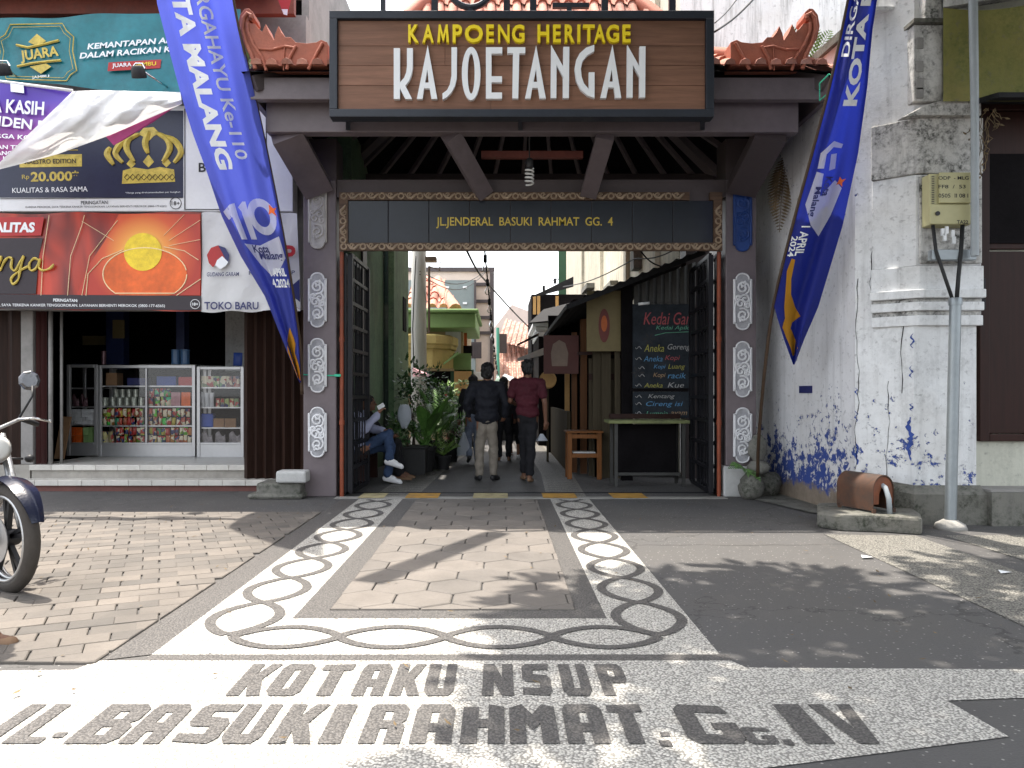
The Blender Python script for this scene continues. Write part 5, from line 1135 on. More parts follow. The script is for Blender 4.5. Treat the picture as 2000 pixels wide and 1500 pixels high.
# rusty half barrel cover on its stone
b = MB(); q = [G(1600, 1034), G(1765, 1046), G(1775, 1000), G(1640, 985)]; q = [Vector((p.x, p.y, 0)) for p in q]
q = [Vector((3.06, 7.42, 0)), Vector((3.2, 7.24, 0)), Vector((3.55, 7.17, 0)), Vector((3.86, 7.02, 0)), Vector((4.0, 7.3, 0)), Vector((4.1, 7.6, 0)), Vector((3.70, 7.98, 0)), Vector((3.3, 8.0, 0))]
b.poly([[(p.x, p.y) for p in q]], (0, 0, .16), XU, (0, 1, 0), .16)
tag(b.build('kerb_stone', MATS['mossy_stone'], bevel=.03), 'dark mossy stone slab carrying the rusty half barrel cover', 'stone')
rc = thing('meter_cover', 'rusty half barrel sheet iron cover over a blue grey water pipe beside the white wall', 'meter cover', (3.6, 7.5, .16))
def arch(n=14, w=.13, h=.34, leg=.20):
    return [(-w, 0), (-w, leg)]+[(-w*math.cos(math.pi*i/n), leg+(h-leg)*math.sin(math.pi*i/n)) for i in range(1, n)]+[(w, leg), (w, 0)]
fwd = Vector((.34, -.94, 0)).normalized(); sd_ = Vector((fwd.y*-1, fwd.x, 0)); sd_ = Vector((.94, .34, 0))
o0 = Vector((3.66, 7.33, .18)); L_ = .46
pr = arch(); b = MB(); vs = []
for p, r in ((o0, 1.0), (o0-fwd*L_, 1.0), (o0-fwd*L_, .96), (o0, .96)): vs += [p+sd_*(x*r)+ZU*(z*r) for x, z in pr]
k = len(pr); fs = []
for s_ in range(4):
    for i in range(k-1): a, c = s_*k+i, ((s_+1) % 4)*k+i; fs.append((a, a+1, c+1, c))
b.add(vs, fs); b.build('barrel_cover', MATS['rusty_iron'], rc, smooth=True, auto=40)
b = MB(); out = [(x*.95, z*.95) for x, z in pr]; out = out[:2]+out[2:]; hole = [(-.05, .0), (-.045, .16), (-.02, .21), (.02, .21), (.045, .16), (.05, 0)]
b.poly([[(x, z) for x, z in out][::-1][:0] or ([(-.123, .06)]+[(x*.95, max(.06, z*.95)) for x, z in pr[1:-1]]+[(.123, .06), (.05, .06), (.045, .16), (.02, .21), (-.02, .21), (-.045, .16), (-.05, .06)])[::-1]], o0+fwd*-.01, sd_, ZU, .015); m, t, b_ = new_mat('rust_bright'); co = coords(t); setc(t, b_, mixc(t, step_(t, noise(t, co, 5, 8, .7), .35, .7), (.20, .060, .022), (.07, .03, .02)), .75); b.build('front_plate', m, rc)
b = MB(); b.tube([o0-fwd*.1+ZU*.28, o0+fwd*.02+ZU*.22, o0+fwd*.06+ZU*.12, o0+fwd*.07-ZU*.02], .024, 10); b.build('water_pipe', MATS['grey_pvc'], rc, smooth=True)
b = MB()
for s_ in (-1, 1):
    for l in (0, L_-.03): b.bar(o0-fwd*l+sd_*(.122*s_)+ZU*.02, o0-fwd*l+sd_*(.122*s_)-ZU*.02, .03, .03)
b.build('leg', MATS['rusty_iron'], rc)
# rubble stones beside the gate pillar
sp = (((1470, 955), .13, .34, 'grey boulder leaning at the foot of the right gate pillar'), ((1478, 925), .10, .20, 'mossy round stone on the pile beside the right gate pillar'), ((1472, 905), .085, .18, 'topmost mossy stone of the pile beside the right gate pillar'), ((1500, 950), .10, .26, 'dark stone at the back of the pile by the flaking white wall'))
def rock(nm, c, r, h, m, lab, seed, rough=.25):
    rnd = random.Random(seed); bm = bmesh.new(); bmesh.ops.create_icosphere(bm, subdivisions=3, radius=1)
    ph = [rnd.uniform(0, 6) for _ in range(6)]
    for v in bm.verts:
        n = v.co.copy(); k = 1+rough*(.5*math.sin(3*n.x+ph[0])*math.cos(2.5*n.z+ph[1])+.4*math.sin(5*n.y+ph[2])+.25*math.sin(9*n.z+7*n.x+ph[3])); v.co = Vector((n.x*r*k, n.y*r*k, n.z*h/2*k))
    b = MB(); b.add([Vector(c)+v.co+ZU*(h/2*.9) for v in bm.verts], [tuple(v.index for v in f.verts) for f in bm.faces]); bm.free()
    return tag(b.build(nm, MATS[m], smooth=True), lab, 'stone')
rock('rubble_stone', (xz(1462, 9.35)+.06, 9.45, -.01), .15, .36, 'mossy_stone', sp[0][3], 1); rock('rubble_stone', (xz(1480, 9.6), 9.55, .28), .13, .20, 'mossy_stone', sp[1][3], 2); rock('rubble_stone', (xz(1478, 9.6), 9.58, .45), .10, .34, 'mossy_stone', sp[2][3], 3); rock('rubble_stone', (3.40, 9.75, 0), .16, .34, 'mossy_stone', sp[3][3], 4)
b = MB(); b.add([(3.02, 9.6, .012), (3.35, 8.3, .012), (3.70, 8.05, .012), (3.56, 10.3, .012)], [(0, 1, 2, 3)]); struct('cracked_apron', b, MATS['mossy_stone'])
# ------------------------------------------------------------------ plants on walls
def leafquad(mb, p, d, n, L, w, bend=.3):
    d = d.normalized(); s = d.cross(n).normalized(); up = s.cross(d)
    mb.add([p, p+d*L*.45+s*w/2-up*0, p+d*L-up*(-bend*L*.3), p+d*L*.45-s*w/2], [(0, 1, 2, 3)])
def frond(mb, p, d, L, n, nl=16, w=.16):
    """a fern frond: bent rib with two rows of leaflets"""
    d = d.normalized(); s = d.cross(n).normalized(); pts = []
    for i in range(nl+1):
        t = i/nl; pts.append(p+d*(L*t)+n*(.12*L*math.sin(t*2.2))-ZU*(.1*L*t*t))
    mb.tube(pts, .004, 4)
    for i in range(1, nl):
        t = i/nl; ll = w*math.sin(math.pi*min(1, t*.85+.12))
        for sg in (-1, 1):
            q = pts[i]; dd = (s*sg+d*.55+n*.15).normalized(); leafquad(mb, q, dd, n, ll, .012+ll*.13, .1)
fe = MB(); frond(fe, P(1537, 300, 9.75), Vector((-.12, -.1, -1)), .95, Vector((-.5, -.85, 0)).normalized(), 26, .19); frond(fe, P(1528, 310, 9.8), Vector((-.2, -.1, -1)), .7, Vector((-.5, -.85, 0)).normalized(), 20, .13); tag(fe.build('hanging_fern', MATS['leaf_dry']), 'dry brown fern frond hanging straight down beside the right gate pillar', 'fern')
fe = MB(); frond(fe, P(1560, 270, 9.6), Vector((.35, -.2, -1)), .6, Vector((-.5, -.85, 0)).normalized(), 16, .14); frond(fe, P(1565, 260, 9.6), Vector((.1, -.3, -.8)), .5, Vector((-.5, -.85, 0)).normalized(), 14, .12)
tag(fe.build('hanging_fern', MATS['leaf_dark']), 'dark fern fronds drooping from under the gate eave by the flag pole', 'fern')
fe = MB()
for d in ((.5, 0, 1), (.9, -.1, .7), (.1, 0, .9), (-.4, -.2, .7), (1, 0, .2)): frond(fe, P(1578, 138, 8.9), Vector(d), .55, Vector((0, -1, .2)).normalized(), 14, .13)
tag(fe.build('wall_fern', MATS['leaf_light']), 'light green fern growing behind the right roof ornament', 'fern')
fe = MB()
for i in range(5): frond(fe, P(1455, 915, 9.45), Vector((-.8+.25*i, -.3, .15-.12*abs(i-1))), .26, Vector((0, -.6, 1)).normalized(), 10, .07)
tag(fe.build('small_fern', MATS['leaf_green']), 'small green fern sprouting from the white base of the right pillar', 'fern')
fe = MB(); rnd = random.Random(4)
for i in range(26):
    a = rnd.uniform(0, 6.3); leafquad(fe, P(482+rnd.uniform(-6, 6), 128+rnd.uniform(-14, 10), 8.9), Vector((math.cos(a), -.3, math.sin(a))), Vector((0, -1, .2)), .09, .035)
tag(fe.build('roof_weed', MATS['leaf_light']), 'little green weed behind the left roof ornament next to the flag', 'weed')
fe = MB(); rnd = random.Random(9)
for i in range(16):
    p = P(1925+rnd.uniform(-22, 25), 225+rnd.uniform(-15, 12), 7.45); pts = [p]
    for k in range(8): pts.append(pts[-1]+Vector((rnd.uniform(-.035, .035), rnd.uniform(-.02, .015), -rnd.uniform(.02, .11) if i < 7 else rnd.uniform(-.05, .04))))
    fe.tube(pts, .0035, 4)
    leafquad(fe, pts[-1], Vector((rnd.uniform(-1, 1), -.3, -.4)), Vector((0, -1, 0)), .06, .025)
tag(fe.build('dead_creeper', MATS['leaf_dry']), 'dead brown creeper dangling over the top of the brown window', 'creeper')
# ================================================================== THE ALLEY BEHIND THE GATE
gw = thing('green_wall_house', 'dark green plastered house wall with a buttress lining the left of the alley', 'house', (-2.6, 15, 0))
b = MB(); b.add([(-2.12, 10.9, 0), (-2.12, 17.2, 0), (-2.12, 17.2, 6), (-2.12, 10.9, 6)], [(0, 1, 2, 3)][::-1]); b.box(-2.6, -2.13, 17.0, 17.2, 0, 5.9); b.add([(-2.12, 17.2, 6), (-2.12, 10.9, 6), (-2.62, 10.9, 6), (-2.62, 17.2, 6), (-2.62, 10.9, 0), (-2.12, 10.9, 0)], [(0, 1, 2, 3), (2, 1, 5, 4)]); b.build('wall', MATS['green_plaster'], gw)
b = MB(); b.box(-2.118, -2.02, 14.6, 16.9, 0, 5.9); b.build('buttress', MATS['green_plaster'], gw)
b = MB(); b.box(-2.018, -2.0, 15.9, 16.4, 2.6, 3.3); b.build('window_opening', MATS['shop_dark'], gw)
b = MB(); b.tube([(-2.07, 13.9, 0), (-2.07, 13.9, 5.9)], .045, 8); b.build('drain_pipe', MATS['dark_green_plaster'], gw, smooth=True)
b = MB(); b.tube([(xz(818, 18.6), 18.6, 0), (xz(818, 18.6), 18.6, 7.5)], [.20, .17], 14); tag(b.build('concrete_pole', MATS['pole_concrete'], smooth=True), 'whitish concrete utility pole beside the end of the dark green wall', 'pole')
# balcony house on the left
Yb_ = 20.0
bh_ = thing('balcony_house', 'house with green canopy, yellow rounded balcony and red tiled roof behind the utility pole', 'house', (-2.4, 22, 0))
q = lambda a, c, t, u, y, d, mb: mb.box(xz(a, y), xz(c, y), y, y+d, zz(u, y), zz(t, y))
b = MB(); b.box(-4.5, xz(905, Yb_+1.2), Yb_+1.2, 27, 0, 3.6); b.build('wall', MATS['house_cream'], bh_)
b = MB(); b.box(-4.5, xz(929, Yb_), Yb_-.1, Yb_+4, zz(641, Yb_), zz(612, Yb_)); b.box(-4.5, xz(935, Yb_), Yb_-.25, Yb_+4.1, zz(612, Yb_)+.002, zz(608, Yb_)+.04); b.build('canopy', MATS['house_green'], bh_, bevel=.03)
b = MB(); tiled(b, P(800, 603, Yb_+.3), P(884, 603, Yb_+.3), P(852, 545, Yb_+2.2), P(800, 545, Yb_+2.2), col=.3, row=.4, r=.12); b.tube([P(889, 605, Yb_+.2), P(864, 570, Yb_+1.2), P(852, 550, Yb_+2)], [.18, .16, .14], 10); b.build('tile_roof', MATS['terracotta'], bh_, smooth=True, auto=50)
b = MB()
def balc(u, v):
    a = lerp(-4.2, 0, u); x = a if u < .72 else 0; pts = [(-4.2, 0), (-2.5, -.0), (-1.75, .15), (-1.35, .6), (-1.25, 1.4)]
    s = u*4; i = min(3, int(s)); w = s-i; p = (lerp(pts[i][0], pts[i+1][0], w), lerp(pts[i][1], pts[i+1][1], w)); prof = [(0, 0), (.0, .50), (.05, .52), (.06, .6), (.10, .64), (.10, .84), (.06, .86), (.02, .88)]
    k = min(len(prof)-1, int(round(v*(len(prof)-1)))); o = prof[k]
    return Vector((p[0]+o[0]*(.3 if u < .4 else 1), Yb_-.3+p[1]-o[0], 1.95+o[1]))
b.grid(balc, 24, 7); b.build('balcony', MATS['house_yellow'], bh_)
b = MB(); b.box(-4.2, -1.25, Yb_+.4, Yb_+1.19, 1.9, 1.96); b.build('balcony_floor', MATS['house_cream'], bh_)
b = MB(); q(870, 900, 642, 705, Yb_+1.15, .04, b)
b.build('railing_panel', MATS['pvc_white'], bh_)
b = MB(); q(898, 912, 642, 678, Yb_+1.6, .05, b); b.build('door', MATS['house_orange'], bh_)
b = MB(); b.add([P(866, 713, Yb_), P(895, 692, Yb_), P(895, 686, Yb_), P(866, 709, Yb_), P(866, 713, Yb_+1), P(895, 692, Yb_+1)], [(0, 1, 2, 3), (0, 4, 5, 1)]); q(862, 920, 690, 725, Yb_+.9, .1, b); b.build('green_panel', MATS['house_green'], bh_)
b = MB(); q(905, 922, 675, 695, Yb_+.95, .03, b); q(830, 880, 712, 800, Yb_+.95, .06, b); b.build('dark_door', MATS['shop_dark'], bh_)
b = MB(); q(880, 925, 722, 800, Yb_+.9, .06, b); b.build('lower_green_wall', MATS['house_dkgreen'], bh_)
b = MB(); q(887, 921, 725, 774, 19.2, .03, b); tag(b.build('tan_board', MATS['board_tan']), 'tan plywood board standing under the green balcony house', 'board')
b = MB(); b.add([P(806, 718, 17.6), P(842, 732, 16.6), P(836, 736, 16.4), P(806, 736, 17.6)], [(0, 1, 2, 3)]); tag(b.build('pink_awning', MATS['awning_pink']), 'small pink striped awning at the foot of the utility pole', 'awning')
# tall grey and pink building far behind
Yg = 34
tg = thing('grey_building', 'tall grey building with pink wall and dark trim above the end of the alley', 'building', (xz(900, Yg), Yg, 0))
b = MB(); q(780, 958, 528, 800, Yg, 4, b); b.build('pink_wall', MATS['house_pink'], tg)
b = MB(); q(780, 928, 547, 800, Yg-1.2, 1.19, b); b.build('grey_wall', MATS['house_grey'], tg)
b = MB(); q(780, 966, 522, 530, Yg-.1, .09, b); q(957, 965, 530, 800, Yg-.1, .09, b)
for y_ in (555, 588, 620, 650): q(929, 957, y_-3, y_+3, Yg-.1, .09, b)
q(926, 930, 547, 700, Yg-1.3, .09, b); b.build('dark_trim', MATS['trim_dark'], tg)
b = MB()
for x_, y_ in ((873, 561), (908, 561), (908, 592), (836, 561)): q(x_-4, x_+4, y_-2, y_+2, Yg-1.25, .04, b)
b.build('vent', MATS['letter_white'], tg)
b = MB(); q(918, 940, 668, 700, 31, .05, b)
for i in range(8): b.bar(P(919+i*3, 668, 30.97), P(919+i*3, 700, 30.97), .02, .02)
b.build('balcony_grille', MATS['trim_dark'], tg)
# tiled houses at the end
fh = thing('tiled_house', 'faded pink tiled roof house at the far end of the alley', 'house', (xz(1005, 40), 40, 0))
b = MB(); tiled(b, P(966, 665, 38), P(1060, 690, 38), P(1045, 640, 43), P(990, 625, 43), col=.24, row=.34, r=.09); tiled(b, P(966, 740, 36), P(1060, 740, 36), P(1060, 660, 41), P(975, 660, 41), col=.24, row=.34, r=.09); b.build('roof', MATS['far_roof'], fh, smooth=True)
b = MB(); q(960, 1060, 690, 800, 39.5, 1, b); q(975, 1060, 640, 690, 44, 1, b); b.build('wall', MATS['house_pink'], fh)
b = MB(); q(972, 990, 652, 690, 35.9, .1, b); b.build('dark_window', MATS['trim_dark'], fh)
fh2 = thing('peach_house', 'pale peach gabled house fading in the light at the end of the alley', 'house', (xz(1020, 60), 60, 0))
b = MB(); b.poly([[(xz(965, 60), 0), (xz(1090, 60), 0), (xz(1090, 60), zz(630, 60)), (xz(1000, 60), zz(595, 60)), (xz(965, 60), zz(640, 60))]], (0, 60, 0), XU, ZU, 3); b.build('wall', MATS['house_pink'], fh2)
b = MB(); b.tube([P(972, 640, 30), P(974, 780, 30)], .06, 8); tag(b.build('teal_post', MATS['teal_paint']), 'thin teal post in front of the tiled house at the alley end', 'post')
yh = thing('yellow_wall', 'low bright yellow garden wall with white coping down the alley', 'wall', (xz(935, 24), 24, 0))
b = MB(); q(918, 960, 742, 830, 24, .2, b); b.build('wall', MATS['house_yellow'], yh); b = MB(); q(915, 962, 726, 741, 23.9, .4, b); b.build('coping', MATS['letter_white'], yh)
b = MB(); b.lathe([(.01, 1.05), (.10, .9), (.16, .4), (.22, 0)], (xz(973, 22), 22, .75), 10); tag(b.build('folded_umbrella', MATS['umbrella_pale'], smooth=True), 'folded pale green parasol standing between the two walking men', 'parasol')
ct = thing('food_cart', 'white food cart with maroon side standing beyond the walking man in maroon', 'cart', (xz(992, 21), 21, 0))
b = MB(); q(978, 1012, 765, 838, 21, .8, b); b.build('body', MATS['red_print'], ct); b = MB(); q(975, 1016, 758, 765, 20.9, 1, b); b.build('counter_top', MATS['letter_white'], ct); b = MB(); b.add([P(980, 736, 20.6), P(1006, 748, 20.4), P(1012, 742, 21.4), P(986, 730, 21.6)], [(0, 1, 2, 3)]); b.build('roof', MATS['letter_white'], ct)
b = MB()
for x in (981, 1009): b.tube([P(x, 758, 21.2), P(x, 740, 21.2)], .02, 6)
b.build('post', MATS['aluminium'], ct)
for x in (984, 1006):
    b = MB(); b.lathe([(.2, -.03), (.24, -.02), (.24, .02), (.2, .03)], (xz(x, 20.9), 20.9, .25), 14, axis=(0, 1, 0)); b.build('wheel', MATS['black_rubber'], ct)
# right-hand stalls
st = thing('coffee_stall', 'dark lean-to coffee stall of planks and corrugated sheets along the right of the alley', 'stall', (2, 12, 0))
b = MB(); e0, e1 = (.98, 2.60), (2.94, 3.38); vs = []
for i in range(25):
    t = i/24; 
    for j in range(2): vs.append((lerp(e0[0], e1[0], t), 11.05 if j == 0 else 17, lerp(e0[1], e1[1], t)+(.02 if i % 2 else -.02)))
b.add(vs, [(2*i, 2*i+2, 2*i+3, 2*i+1) for i in range(24)]+[(2*i+1, 2*i+3, 2*i+2, 2*i) for i in range(0)])
b.bar((e0[0], 11.05, e0[1]-.05), (e1[0], 11.05, e1[1]-.05), .05, .07); b.bar((e0[0], 11.05, e0[1]-.05), (e0[0], 17, e0[1]-.05), .05, .07); b.build('roof', MATS['corrugated_dark'], st)
b = MB(); vs = []
for i in range(17):
    x = lerp(xz(1238, 11.4), 2.9, i/16); vs += [(x, 11.4-(.03 if i % 2 else 0), zz(594, 11.4)), (x, 11.4-(.03 if i % 2 else 0), 2.50+(x-.98)*.39)]
b.add(vs, [(2*i, 2*i+2, 2*i+3, 2*i+1) for i in range(16)]); b.build('corrugated_gable', MATS['corrugated_grey'], st)
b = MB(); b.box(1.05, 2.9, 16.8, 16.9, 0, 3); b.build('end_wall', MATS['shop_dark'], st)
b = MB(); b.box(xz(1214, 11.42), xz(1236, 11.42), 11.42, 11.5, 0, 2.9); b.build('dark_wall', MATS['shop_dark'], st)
for px, y, w, m, z1 in ((1166, 11.9, 16, 'plank_wood', 2.1), (1184, 11.8, 18, 'plank_wood', 2.5), (1206, 11.7, 10, 'plank_wood', 2.5), (1140, 12.4, 13, 'post_wood', 2.5), (1122, 12.6, 10, 'post_wood', 2.3), (1108, 13.2, 9, 'board_tan', 1.9), (1070, 14.5, 4, 'plank_wood', 2.4)):
    b = MB(); b.box(xz(px-w/2, y), xz(px+w/2, y), y, y+.08, 0, z1); b.build('post', MATS[m], st)
b = MB(); b.box(xz(1150, 11.95), xz(1215, 11.95), 11.95, 11.99, zz(742, 11.95), zz(730, 11.95)); b.box(xz(1128, 12.0), xz(1215, 12.0), 12.0, 12.05, zz(693, 12), zz(687, 12)); b.build('rail', MATS['dark_door_wood'], st)
b = MB(); b.box(xz(1150, 12.1), xz(1215, 12.1), 12.1, 12.14, 0, zz(700, 12.1)); b.box(1.1, 1.16, 12.7, 16.7, .0, 1.0); b.build('plank_wall', MATS['plank_wood'], st)
yl = 11.6
sp_ = thing('cream_sign', 'cream painted sign panel with a dark red oval on the coffee stall', 'sign', P(1192, 690, yl))
b = MB(); b.box(xz(1146, yl), xz(1216, yl), yl, yl+.03, zz(686, yl), zz(568, yl)); b.build('panel', MATS['sign_cream'], sp_)
b = MB(); pxpoly(b, ell(1180, 636, 11, 33, 24), yl-.004); b.build('oval', MATS['sign_redoval'], sp_)
b = MB(); pxpoly(b, ell(1180, 632, 6, 16, 16), yl-.008); b.build('oval_print', MATS['house_orange'], sp_)
yl = 12.3
sp2 = thing('maroon_sign', 'dim maroon sign with a pale arched emblem beside the man in maroon', 'sign', P(1095, 725, yl))
b = MB(); b.box(xz(1062, yl), xz(1130, yl), yl, yl+.03, zz(730, yl), zz(655, yl)); b.build('panel', MATS['sign_maroon'], sp2)
b = MB(); pxpoly(b, [(1078, 715), (1076, 690), (1080, 672), (1092, 664), (1104, 670), (1110, 690), (1108, 715)], yl-.004); b.build('emblem', MATS['sign_panel'], sp2)
b = MB(); b.lathe([(.02, -.03), (.13, -.03), (.15, 0), (.13, .03), (.02, .03)], P(1070, 742, 12.9), 18, axis=(-.3, -1, 0)); tag(b.build('round_tray', MATS['board_tan'], smooth=True, auto=40), 'round orange brown tray hanging by the shoulder of the man in maroon', 'tray')
# chalkboard menu
yc = 11.3
cb = thing('chalkboard_menu', 'tall two part chalkboard menu with coloured chalk lettering on the coffee stall', 'menu board', P(1292, 815, yc))
b = MB(); b.box(xz(1236, yc), xz(1352, yc), yc, yc+.03, zz(758, yc), zz(594, yc)); b.build('upper_board', MATS['chalkboard'], cb)
b = MB(); b.box(xz(1236, yc), xz(1350, yc), yc, yc+.03, zz(816, yc), zz(765, yc)); b.build('lower_board', MATS['chalkboard'], cb)
b = MB(); b.box(xz(1230, yc), xz(1356, yc), yc+.004, yc+.028, zz(765, yc)+.001, zz(758, yc)-.001); b.build('dark_gap', MATS['shop_dark'], cb)
yy = yc-.003
for nm, m, ls in (('red_chalk', 'chalk_red', (('Kedai Gan', 1257, 610, 1350, 634), ('Kopi', 1299, 694, 1328, 706))), ('green_chalk', 'chalk_green', (('Kedai Apik', 1281, 636, 1346, 646),)), ('yellow_chalk', 'chalk_yellow', (('Aneka', 1258, 673, 1297, 687), ('Luang', 1305, 711, 1338, 723), ('Aneka', 1258, 748, 1294, 757))),
                  ('blue_chalk', 'chalk_blue', (('Aneka', 1257, 695, 1294, 706), ('Kopi', 1277, 712, 1300, 722), ('racik', 1304, 728, 1340, 739), ('Cireng isi', 1262, 784, 1334, 796))), ('white_chalk', 'chalk_white', (('Goreng', 1304, 672, 1348, 686), ('Kue', 1304, 747, 1336, 757), ('Kentang', 1266, 770, 1318, 780))), ('orange_chalk', 'chalk_orange', (('Kopi', 1276, 728, 1300, 739), ('ayam', 1310, 804, 1342, 814))), ('green_chalk', 'chalk_green', (('Lumpia', 1262, 803, 1304, 814),))):
    for s_, x0, y0, x1, y1 in ls:
        b = MB(); b.tpx(s_, x0, y0, x1, y1, yy, shear=.25); b.build(nm, MATS[m], cb)
    b = MB()
    if nm == 'green_chalk' and ls[0][0][0] == 'K': pxline(b, [(1279, 655), (1300, 650), (1347, 648)], yy, 1.3)
    if nm == 'white_chalk':
        for y_ in (679, 700, 718, 733, 752, 774, 788, 806): b.tube([P(1241+(6 if y_ in (718, 733) else 0)+i*2, y_+2.5*math.sin(i*1.3), yy) for i in range(7)], .005, 4)
        for cx_, cy_ in ((1268, 660), (1246, 726)):
            for a in range(6): pxpoly(b.m(0), [(cx_, cy_), (cx_+9*math.cos(a*1.05+.2), cy_+9*math.sin(a*1.05+.2)), (cx_+14*math.cos(a*1.05+.5), cy_+14*math.sin(a*1.05+.5)), (cx_+9*math.cos(a*1.05+.7), cy_+9*math.sin(a*1.05+.7))], yy-.0005*a) if False else None
    if b.v: b.build('chalk_flourish', MATS[m], cb)
b = MB()
for cx_, cy_ in ((1268, 662), (1246, 728)):
    for a in range(6):
        t0 = a*1.047; pxpoly(b, [(cx_+1.5*math.cos(t0), cy_+1.5*math.sin(t0)), (cx_+8*math.cos(t0-.28), cy_+8*math.sin(t0-.28)), (cx_+14*math.cos(t0), cy_+14*math.sin(t0)), (cx_+8*math.cos(t0+.28), cy_+8*math.sin(t0+.28))], yy)
b.build('flower_print', MATS['letter_black'], cb)
b = MB(); b.tube([P(1247, 594, 11.0), P(1268, 592, 11.0)], .02, 8); tag(b.build('tube_lamp', MATS['letter_white'], smooth=True), 'short white tube lamp above the chalkboard menu', 'lamp')
# counter, stool, buckets
ctn = thing('stall_counter', 'dark stall counter with a scuffed lime edged top below the chalkboard', 'counter', (2.2, 10.8, 0))
b = MB(); b.box(xz(1190, 10.6), 2.62, 10.6, 11.15, .88, .925); b.build('counter_top', MATS['counter_lime'], ctn, bevel=.006)
for x in (xz(1201, 10.6), 2.52):
    for y in (10.63, 11.06):
        b = MB(); b.box(x, x+.045, y, y+.045, 0, .879); b.build('leg', MATS['corrugated_grey'], ctn)
b = MB(); b.box(xz(1206, 10.9), 2.5, 10.9, 10.93, .12, .86); b.build('panel', MATS['shop_dark'], ctn); b = MB(); b.box(xz(1206, 10.6), 2.5, 10.64, 10.67, .16, .20); b.build('rail', MATS['corrugated_grey'], ctn)
b = MB(); b.box(xz(1190, 11.2), 2.62, 11.17, 11.25, .93, 1.0); b.build('back_ledge', MATS['dark_door_wood'], ctn)
Yt = 11.75
sl = thing('wooden_stool', 'orange brown wooden stool frame standing in front of the plank wall', 'stool', (xz(1138, Yt), Yt, 0))
x0, x1 = xz(1106, Yt), xz(1172, Yt)
for x in (x0, x1-.07):
    for y in (Yt-.2, Yt+.15):
        b = MB(); b.box(x, x+.07, y, y+.06, 0, .70); b.build('leg', MATS['stool_wood'], sl, bevel=.005)
b = MB(); b.box(x0-.02, x1+.02, Yt-.23, Yt+.24, .701, .73); b.build('top', MATS['stool_wood'], sl, bevel=.005)
for z in (.33, .62):
    b = MB(); b.box(x0+.07, x1-.07, Yt-.19, Yt-.16, z, z+.06); b.build('rail', MATS['stool_wood'], sl)
b = MB(); b.box(x0+.09, x1-.09, Yt-.15, Yt+.1, .395, .41); b.build('shelf', MATS['zinc'], sl)
# things beyond: cornice house, dark balcony, green panel
ch = thing('cornice_house', 'white house cornice with stepped mouldings and dark roof on the right of the alley', 'house', (2, 19, 0))
b = MB(); yk = 19
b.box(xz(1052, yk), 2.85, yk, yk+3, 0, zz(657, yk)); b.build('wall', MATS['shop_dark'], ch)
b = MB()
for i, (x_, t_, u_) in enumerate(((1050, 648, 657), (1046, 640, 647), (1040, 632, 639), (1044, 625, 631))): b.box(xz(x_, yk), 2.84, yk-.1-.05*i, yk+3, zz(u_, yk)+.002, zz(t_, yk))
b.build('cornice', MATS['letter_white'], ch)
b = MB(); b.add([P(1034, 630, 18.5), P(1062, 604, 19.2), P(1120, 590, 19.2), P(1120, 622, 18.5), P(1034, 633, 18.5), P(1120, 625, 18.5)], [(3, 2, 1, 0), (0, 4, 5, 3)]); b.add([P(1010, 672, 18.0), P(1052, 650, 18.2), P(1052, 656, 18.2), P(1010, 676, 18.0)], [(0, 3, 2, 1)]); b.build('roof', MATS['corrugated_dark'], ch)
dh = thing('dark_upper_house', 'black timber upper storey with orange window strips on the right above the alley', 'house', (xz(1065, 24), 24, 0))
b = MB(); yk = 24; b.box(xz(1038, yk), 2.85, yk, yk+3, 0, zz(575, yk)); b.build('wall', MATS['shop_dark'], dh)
b = MB()
for x_ in (1044, 1052, 1088): q(x_-3, x_+3, 578, 614, yk-.04, .03, b)
b.build('window', MATS['board_tan'], dh)
b = MB(); b.add([P(1030, 582, yk-.3), P(1062, 568, yk-.3), P(1086, 556, yk-.3), P(1120, 540, yk-.3), P(1120, 560, yk-.3), P(1062, 576, yk-.3)], [(0, 5, 4, 3, 2, 1)]); 
for x_, y_ in ((1062, 568), (1084, 554)): b.bar(P(x_, y_, yk-.3), P(x_, y_-10, yk-.3), .08, .08)
b.build('roof_edge', MATS['corrugated_dark'], dh)
b = MB(); q(1091, 1106, 470, 590, 27.5, .1, b); tag(b.build('boundary_screen', MATS['house_dkgreen']), 'tall dark green panel on the edge of the yellowed wall above the alley', 'panel')
b = MB(); b.add([P(1010, 700, 16.5), P(1070, 676, 17.2), P(1075, 690, 17.2), P(1012, 706, 16.5)], [(0, 3, 2, 1)]); tag(b.build('white_awning', MATS['pvc_white']), 'small white sloping awning over the head of the man in maroon', 'awning')
# unseen corrugated cover, added over the near alley to keep its floor in shade
b = MB(); vs = []
for i in range(41):
    x = lerp(-2.1, 2.9, i/40); vs += [(x, 12.4, 6.2+(.02 if i % 2 else 0)), (x, 18.2, 6.1+(.02 if i % 2 else 0))]
b.add(vs, [(2*i, 2*i+2, 2*i+3, 2*i+1) for i in range(40)]); tag(b.build('alley_shade_cover', MATS['corrugated_dark'], origin='world'), 'unseen dark corrugated sheet added over the alley to shade its floor', 'roof')
